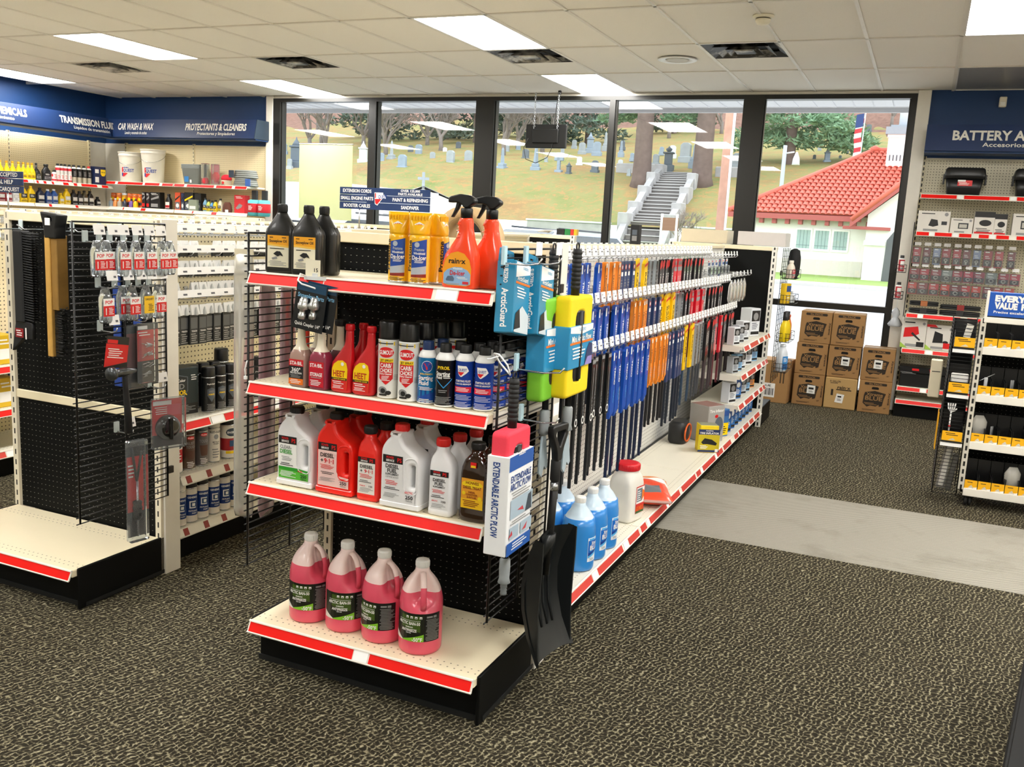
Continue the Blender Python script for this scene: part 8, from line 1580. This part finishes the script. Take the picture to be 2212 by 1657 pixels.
# ------------------------------------------------------------------ graves
M_ST = [mat('granite_blue_grey', '#8d9aa8', .7, var=.2, vs=2), mat('granite_dark', '#5e666e', .6, var=.2, vs=2), mat('marble_pale', '#d3d6da', .7, var=.12, vs=2), mat('granite_mid', '#9aa0a4', .7, var=.2, vs=2)]
GR = [(-55.3, 73.0, 'mon', 2.63), (-55.3, 72.0, 'slab', .78), (-63.6, 81.8, 'slab', .98), (-47.2, 76.8, 'obel', 1.84), (-43.6, 72.8, 'slab', 1.24), (-46.8, 81.2, 'slab', 1.1), (-43.0, 77.2, 'slab', .78), (-40.2, 75.5, 'slab', 1.26), (-48.9, 83.2, 'slab', .85), (-46.4, 88.8, 'slab', .88), (-38.9, 76.5, 'slab', 1.09), (-47.7, 75.8, 'slab', .87), (-49.5, 75.5, 'mon', 1.97), (-45.4, 84.0, 'slab', .65), (-34.1, 73.5, 'obel', 1.91), (-31.0, 73.5, 'obel', 2.04), (-28.7, 73.0, 'cross', 1.54), (-27.6, 72.5, 'mon', .99), (-28.3, 76.8, 'slab', .68), (-25.8, 73.8, 'slab', .92), (-32.3, 90.5, 'mon', 1.87), (-30.4, 87.2, 'slab', 1.17), (-35.9, 95.5, 'slab', .75), (-33.7, 86.5, 'slab', .54), (-31.8, 93.8, 'obel', 1.73), (-34.7, 79.8, 'slab', .94), (-40.0, 90.0, 'slab', .67), (-31.7, 77.5, 'slab', .49), (-32.3, 88.2, 'slab', 1.01), (-39.9, 87.0, 'slab', .75), (-24.4, 76.2, 'slab', .62), (-22.6, 73.0, 'slab', .45), (-20.3, 76.2, 'urn', 1.76), (-22.8, 86.8, 'slab', .95), (-20.6, 83.0, 'slab', 1.48), (-18.6, 78.0, 'obel', 1.78), (-21.8, 77.8, 'slab', .86), (-14.9, 77.2, 'slab', 1.13), (-30.4, 95.2, 'slab', .78), (-25.2, 82.0, 'slab', .58), (-27.8, 86.8, 'obel', 1.33), (-24.5, 89.2, 'slab', .63), (-8.2, 101.2, 'obel', 2.81), (-7.7, 102.5, 'mon', 1.42), (-6.5, 97.8, 'slab', .9), (-8.6, 83.5, 'mon', 1.17), (-6.6, 86.0, 'slab', .56), (-10.4, 93.5, 'slab', .53), (-11.0, 114.0, 'slab', .53), (-9.9, 85.8, 'slab', .4), (-8.5, 127.8, 'slab', .95), (-9.7, 126.0, 'slab', .97), (-7.7, 91.2, 'slab', .42), (-7.8, 86.2, 'slab', .36), (-5.2, 115.0, 'slab', .52)]
def f_grave(k):
    def f(b):
        if k == 'slab': b.cbox(-.42, .42, -.18, .18, -.3, .18, .03); b.solid([rpoly([(-.33, .16), (.33, .16), (.33, .86), (.16, 1.0), (-.16, 1.0), (-.33, .86)], .06)], .11, .02)
        elif k == 'obel': b.cbox(-.2, .2, -.2, .2, -.3, .16, .02); b.cbox(-.15, .15, -.15, .15, .16, .30, .02); b.loft([ring(.22, .22, .30, 20, 4), ring(.13, .13, .90, 20, 4), ring(.01, .01, 1.0, 20, 4)], 0, True, False)
        elif k == 'mon': b.cbox(-.24, .24, -.2, .2, -.3, .14, .02); b.cbox(-.17, .17, -.14, .14, .14, .62, .02); b.cbox(-.21, .21, -.18, .18, .62, .69, .02); b.loft([ring(.30, .26, .69, 4, 12), ring(.2, .18, .80, 3, 12), ring(.08, .08, .90, 2, 12), ring(.02, .02, 1.0, 2, 12)])
        elif k == 'cross': b.cbox(-.2, .2, -.15, .15, -.3, .14, .02); b.cbox(-.09, .09, -.08, .08, .14, 1.0, .02); b.cbox(-.26, .26, -.08, .08, .62, .80, .02)
        else: b.cbox(-.26, .26, -.22, .22, -.3, .16, .02); b.cbox(-.17, .17, -.15, .15, .16, .66, .02); b.cbox(-.25, .25, -.2, .2, .66, .74, .02); b.lathe([(.06, .74), (.14, .82), (.15, .88), (.05, .95), (.03, 1.0)], 12)
    return f
KN = {'slab': 'headstone', 'obel': 'obelisk', 'mon': 'monument', 'cross': 'cross', 'urn': 'urn monument'}
def spot(x, y):
    a = x/y; return 'in the first window' if a < -.66 else 'in the second window' if a < -.50 else 'in the third window' if a < -.335 else 'in the fourth window' if a < -.18 else 'in the red-roof window'
GR.sort(key=lambda q: q[0]/q[1]); GC = {}
for ps in (0, 1):
  for i, (x, y, k, h) in enumerate(GR):
    mi = 1 if i % 5 == 2 else 2 if (k == 'obel' and x/y > -.12) or i % 7 == 3 else i % 2*3
    col = ('blue-grey', 'dark grey', 'pale', 'grey')[mi]; dist = 'near the bank' if y < 77 else 'up the slope' if y < 92 else 'high on the hill'; gp = '%s %s %s, %s' % (col, KN[k], spot(x, y), dist)
    if ps == 0: GC.setdefault(gp, []).append(i); continue
    lb = gp if len(GC[gp]) == 1 else NTH[GC[gp].index(i)]+' from left of the '+gp.replace(KN[k], KN[k]+'s')
    t = thing('gravestone', lb, 'gravestone', (x, y, hz(x, y)), rad(random.uniform(-20, 25)), 'gravestones on the hill'); t.scale = (h, h, h)
    part(t, 'stone', M_ST[mi], f_grave(k), 'gr%s%d' % (k, mi))
# ------------------------------------------------------------------ stone steps, wall, poles
M_FS = mat('field_stone', '#a7a4a4', .9, var=.3, vs=1.5, bump=.8, bs=3)
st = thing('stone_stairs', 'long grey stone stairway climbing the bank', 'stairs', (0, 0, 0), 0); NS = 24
def sz(y): return .15+1.75*(y-57.2)/3 if y < 60.2 else hz(0, y+.5)+.12
def sx(y): return -16.9-1.6*(y-57.2)/15.8
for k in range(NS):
    y = 57.2+15.8*k/(NS-1); part(st, 'step', [mat('tread_stone_lit', '#b1aeac', .9, var=.15, vs=1), mat('riser_stone_shaded', '#6f6b69', .9, var=.2, vs=1)], lambda b: (b.box(-1.2, 1.2, .08, .9, -.8, -.01, 1), b.box(-1.2, 1.2, 0, .9, -.01, .06, 0)), 'ststep', (sx(y), y, sz(y)))  # pale treads, dark risers: the shading between steps is put into the colours
for s in (-1, 1):
    for k in range(6): y = 57.2+15.6*k/5; part(st, 'side_pier', M_FS, lambda b: b.cbox(-.35, .35, -.5, .9, -.9, .65, .05), 'stp', (sx(y)+s*1.55, y, sz(y)))
    part(st, 'side_wall', M_FS, lambda b: b.loft([[(sx(y)+s*1.5-.22, y, sz(y)-.6), (sx(y)+s*1.5+.22, y, sz(y)-.6), (sx(y)+s*1.5+.22, y, sz(y)+.4), (sx(y)+s*1.5-.22, y, sz(y)+.4)] for y in [57.2+15.8*q/12 for q in range(13)]], 0, True, False))
for i, (a, c) in enumerate(((-25.5, -19.6), (-14.6, -9))): t = thing('retaining_wall', 'low grey stone wall %s of the stairway foot' % ('left', 'right')[i], 'stone wall', (a, 59.4, .5), 0); part(t, 'wall_stone', M_FS, lambda b: b.cbox(0, c-a, 0, .6, -.3, 1.5, .05)); part(t, 'coping', M_ST[2], lambda b: b.cbox(-.05, c-a+.05, -.08, .66, 1.5, 1.62, .03))
t = thing('terrace_wall', 'rough stone terrace wall at the top of the stairs', 'stone wall', (-24.2, 74.4, 6.0), 0); part(t, 'wall_stone', M_FS, lambda b: b.cbox(0, 3.4, 0, .5, -.5, 1.1, .08)); part(t, 'wall_end', M_FS, lambda b: b.cbox(8.2, 11.5, 0, .5, -.5, 1.0, .08))
t = thing('utility_pole', 'weathered wooden utility pole beside the road', 'pole', (-6.72, 33, -.05), 0); part(t, 'pole_shaft', mat('pole_wood_weathered', '#b98d78', .9, var=.35, vs=2.5), lambda b: b.lathe([(.20, 0), (.18, 5), (.16, 9.5)], 14)); part(t, 'conduit', K('#d9dce2', .5), lambda b: b.tube([(.16, -.10, 0), (.15, -.09, 9)], .05, 8))
t = thing('park_sign', 'small brown sign on two white posts below the bank', 'sign', (-13.0, 50, .2), 0); part(t, 'board', K('#8a6350', .7), lambda b: b.box(-.5, .5, -.04, .04, 1.55, 2.25))
for x in (-.42, .42): part(t, 'post', K('#eceae6', .6), lambda b: b.box(-.06, .06, -.06, .06, 0, 2.45), 'pspost', (x, 0, 0))
t = thing('flag_pole', 'small american flag on a pole behind the red roof', 'flag', (-5.05, 70, 5.4), 0); part(t, 'pole_shaft', K('#c9cbd0', .4), lambda b: b.tube([(0, 0, 0), (.1, 0, 6.8)], .04, 6)); part(t, 'flag_cloth', [K('#e9e5e4', .8), K('#b8323c', .8), K('#2b3f74', .8)], lambda b: ([b.add([(-.02+.05*math.sin(k), 0, 2.2+.32*k), (-.5+.05*math.sin(k), .1, 2.1+.32*k), (-.5+.05*math.sin(k+1), .1, 2.42+.32*k), (-.02+.05*math.sin(k+1), 0, 2.52+.32*k)], [(0, 1, 2, 3)], k % 2) for k in range(9)], b.add([(-.01, -.03, 4.2), (-.52, .06, 4.1), (-.5, .06, 5.0), (-.01, -.03, 5.08)], [(0, 1, 2, 3)], 2)))
t = thing('street_lamp', 'grey lamp post left of the red tiled roof', 'lamp post', (-9.0, 62, 1.5), 0); part(t, 'post', K('#aab4c0', .5), lambda b: b.lathe([(.14, 0), (.12, 6)], 8)); part(t, 'lamp_head', K('#dfe4ea', .4), lambda b: (b.tube([(0, 0, 5.5), (.6, 0, 5.6)], .05, 6), b.lathe([(.25, 4.8), (.2, 5.2), (.05, 5.6)], 8, 0, .75, 0)))
# ------------------------------------------------------------------ buildings and cars left of the steps
ca, sa = math.cos(.5), math.sin(.5)
t = thing('chapel', 'small white gabled building with a stone cross on top', 'building', (-21.6, 38, -.05), .62); part(t, 'wall', M_STUC, lambda b: b.add([(-2.6, 0, 0), (2.6, 0, 0), (2.6, 0, 2.2), (0, 0, 3.1), (-2.6, 0, 2.2), (-2.6, 9, 0), (2.6, 9, 0), (2.6, 9, 2.2), (0, 9, 3.1), (-2.6, 9, 2.2)], [(0, 1, 2, 3, 4), (1, 6, 7, 2), (6, 5, 9, 8, 7), (5, 0, 4, 9)])); part(t, 'roof', K('#d5d3da', .7), lambda b: b.add([(-2.9, -.3, 2.1), (0, -.3, 3.22), (2.9, -.3, 2.1), (-2.9, 9.3, 2.1), (0, 9.3, 3.22), (2.9, 9.3, 2.1)], [(0, 1, 4, 3), (1, 2, 5, 4)])); part(t, 'cross', M_ST[3], lambda b: (b.box(-.06, .06, -.06, .06, 3.1, 3.85), b.box(-.26, .26, -.05, .05, 3.5, 3.62)))
for k in range(4): part(t, 'window', K('#8fa2b5', .2), lambda b: b.box(2.6, 2.62, 0, .6, 0, .9), 'chw', (0, 1.2+1.9*k, .9))
t = thing('white_garage', 'white boxy building beyond the first window', 'building', (-22.2, 27, -.05), 0); part(t, 'wall', M_STUC, lambda b: b.box(-2.2, 4.0, 0, 6, 0, 2.55)); part(t, 'roof_edge', K('#dcdce0', .6), lambda b: b.box(-2.3, 4.1, -.1, 6.1, 2.55, 2.75)); part(t, 'garage_door', K('#d9e2ea', .5), lambda b: b.box(1.2, 3.6, -.04, 0, 0, 2.1))
def carv(lb, x, y, rz, col, h=1.55):
    t = thing('parked_car', lb, 'car', (x, y, -.05), rad(rz)); k = h/1.55
    part(t, 'car_body', K(col, .25, coat=.6), lambda b: b.loft([[(px, s*.88, pz) for px, pz, s in ()] or [(-2.2, s, .35*k), (2.2, s, .35*k), (2.25, s, .75*k), (1.2, s, .98*k), (.55, s*.86, 1.48*k), (-1.3, s*.86, 1.53*k), (-2.15, s*.9, 1.0*k), (-2.25, s, .7*k)] for s in (-.88, .88)], 0, True, False)); part(t, 'car_glass', K('#26323c', .08, coat=.5), lambda b: [b.add([(1.08, s*.885, 1.0*k), (.52, s*.78, 1.42*k), (-1.25, s*.78, 1.45*k), (-1.9, s*.885, 1.02*k)], [(0, 1, 2, 3)]) for s in (-1, 1)]+[b.add([(1.18, -.75, 1.0*k), (1.18, .75, 1.0*k), (.58, .68, 1.46*k), (.58, -.68, 1.46*k)], [(0, 1, 2, 3)])]+[b.add([(-2.16, -.75, 1.03*k), (-2.16, .75, 1.03*k), (-1.36, .68, 1.50*k), (-1.36, -.68, 1.50*k)], [(0, 1, 2, 3)])])
    for wx in (-1.4, 1.4):
        for wy in (-.85, .85): part(t, 'wheel', M_RUBBER, lambda b: (b.lathe([(.2, -.1), (.33, -.09), (.33, .09), (.2, .1)], 16), b.xform(lambda p: (p[0], p[2], p[1]+.33))), 'cwheel', (wx, wy, 0))
    part(t, 'roof_rack', K('#3a3d42', .4), lambda b: [b.tube([(.3, s*.65, 1.52*k), (-1.2, s*.65, 1.56*k)], .02, 5) for s in (-1, 1)])
carv('white sport utility car parked beyond the endcap', -9.2, 16.3, 8, '#dfe6ee', 1.72); carv('silver car parked right of the white one', -6.9, 18.6, 70, '#aeb9cc', 1.62); carv('dark car parked below the pale poster', -10.6, 13.2, 10, '#23272c', 1.55)
# ------------------------------------------------------------------ trees
M_BARK = mat('bark_grey', '#7d746e', .95, var=.25, vs=3); M_BARKB = mat('bark_brown', '#6a5a54', .95, var=.35, vs=2.5, bump=.8, bs=5); M_TWIG = mat('twig_grey', '#9a8d85', .95)
def f_bare(seed, H_, r0, spread=.5, levels=5, tw=.02):
    def f(b):
        r = random.Random(seed)
        def br(p, d, L, rr, lv):
            q = p+d*L; m_ = p+d*L*.5+Vector((r.uniform(-.06, .06), r.uniform(-.06, .06), 0))*L; n = 6 if lv >= levels-1 else 4 if lv > 1 else 3
            b.tube([p, m_, q], [rr, rr*.85, rr*.68], n, 0, False, lv == levels)
            if lv <= 0: return
            for i in range(r.choice((2, 3, 3)) if lv < levels else 4):
                dd = (d+Vector((r.uniform(-1, 1), r.uniform(-1, 1), r.uniform(-.15, .6)))*spread*1.5).normalized(); br(q-d*L*r.uniform(0, .35), dd, L*r.uniform(.66, .92), max(tw, rr*.60), lv-1)
        br(Vector((0, 0, -.5)), Vector((0, 0, 1)), H_*.13, r0, levels)
    return f
def bare(lb, x, y, seed, H_, r0, z=None, m=None, levels=5, spread=.5, tw=.02, g='bare trees on the hill'): 
    tag(part(None, 'bare_tree', m or M_BARK, f_bare(seed, H_, r0, spread, levels, tw), None, (x, y, hz(x, y) if z is None else z)), lb, 'tree', g)
for i, (x, y, H_) in enumerate(((-62, 84, 15), (-57, 80, 16), (-54.5, 86, 17), (-50, 80, 14), (-46.5, 85, 15), (-38.0, 82, 16), (-36.5, 88, 15), (-44, 95, 16), (-66, 92, 17), (-30, 112, 15), (-25, 118, 15), (-35, 116, 16), (-20, 124, 14), (-12, 128, 13), (-6, 130, 13), (-41, 92, 15), (-52, 92, 16), (-59, 90, 16))): bare('bare grey tree %s, %s' % (spot(x, y), ('leftmost of all', 'second from the left', 'twin-looking tall one', 'slim one right of the poster', 'by the blue-grey stones', 'near the mullion', 'behind the monitor chain', 'deep in the woods', 'at the far left rear', 'high on the reddish slope', 'by the upper path', 'above the monitor', 'above the urn monument', 'over the flag', 'at the far right rear', 'left of the thick mullion', 'in the middle of the pane', 'above the poster edge')[i]), x, y, 20+i, H_*1.1, .27, tw=.03, levels=6)
bare('thin bare shrub beside the chapel roof', -20.5, 36.5, 50, 4.2, .06, -.05, M_TWIG, 5, .55, .010, 'thin bare shrubs'); bare('thin bare shrub right of the stairs', -13.8, 56, 51, 6.5, .09, .5, M_TWIG, 6, .45, .012, 'thin bare shrubs')
M_NEED = [mat('needles_blue_green', '#7fa07e', .9, var=.3, vs=.8), mat('needles_dark', '#56665a', .9, var=.3, vs=.6)]
def f_tuft(clumps, n, L, seed):
    def f(b):
        r = random.Random(seed); v = []; fc = []
        for cx, cy, cz, rx, rz in clumps:
            for i in range(n):
                a = r.uniform(0, 2*PI); q = r.random()**.5; px, py, pz = cx+rx*q*math.cos(a), cy+rx*q*math.sin(a), cz+rz*r.uniform(-1, 1)*(1-q*.6)
                for s in range(2):
                    d = Vector((r.uniform(-1, 1), r.uniform(-1, 1), r.uniform(-.2, .8))).normalized()*L*r.uniform(.6, 1.2); e = Vector((r.uniform(-1, 1), r.uniform(-1, 1), r.uniform(-1, 1))).normalized()*L*.22
                    o = len(v); v += [(px-e.x, py-e.y, pz-e.z), (px+e.x, py+e.y, pz+e.z), (px+d.x, py+d.y, pz+d.z)]; fc.append((o, o+1, o+2))
        b.add(v, fc)
    return f
def pine(lb, x, y, z, trunk, clumps, mi, n=130, L=.55, seed=1, lean=0):
    t = thing('pine_tree', lb, 'tree', (x, y, z), 0)
    part(t, 'trunk', M_BARKB, lambda b: b.lathe([(trunk*1.5, -.6), (trunk*1.1, .5), (trunk, 2), (trunk*.9, 7), (trunk*.7, 14)], 14, 0, 0, 0)); part(t, 'needles', M_NEED[mi], f_tuft(clumps, n, L, seed), kind='stuff')
R_ = random.Random(4)
pine('massive brown pine trunk with green boughs left of the stairs', -20.6, 69.8, 5.1, .68, [(R_.uniform(-5, -1.2) if i % 2 else R_.uniform(1.2, 5), R_.uniform(1, 5), 5.2+R_.uniform(0, 4.5), 1.5, .45) for i in range(26)], 0, 130, .5, 7)
pine('second massive brown trunk right of the stairs', -16.2, 70.8, 5.4, .72, [(R_.uniform(-4, 4), R_.uniform(2, 5), 6.5+R_.uniform(0, 5), 1.5, .45) for i in range(14)], 0, 110, .5, 8)
pine('spreading blue-green pine left of the red roof', -11.5, 82, hz(0, 82)-.2, .45, [(R_.uniform(-4.5, 5.5), R_.uniform(-2, 3), 1.6+R_.uniform(0, 8.5), 1.9, .6) for i in range(46)], 0, 140, .55, 9)
for i, (x, y) in enumerate(((-61, 98), (-55, 102), (-49, 98), (-42.5, 100), (-37.5, 104), (-46, 110), (-68, 105), (-51.5, 112), (-31.5, 120))): pine('dark evergreen in the woods %s, %s' % (spot(x, y), ('in the clear beside the poster', 'between grey trunks', 'below the ceiling reflection', 'left of the thick mullion', 'touching the mullion', 'in the back row', 'at the far left', 'deep behind the rest', 'on the reddish slope')[i]), x, y, hz(x, y)-.3, .3, [(R_.uniform(-1, 1)*(3.4-.26*k), R_.uniform(-1, 1)*(3.4-.26*k), 1.2+k*.95, 2.3-.15*k, .8) for k in range(12) for _ in range(2)], 1, 70, .75, 30+i)
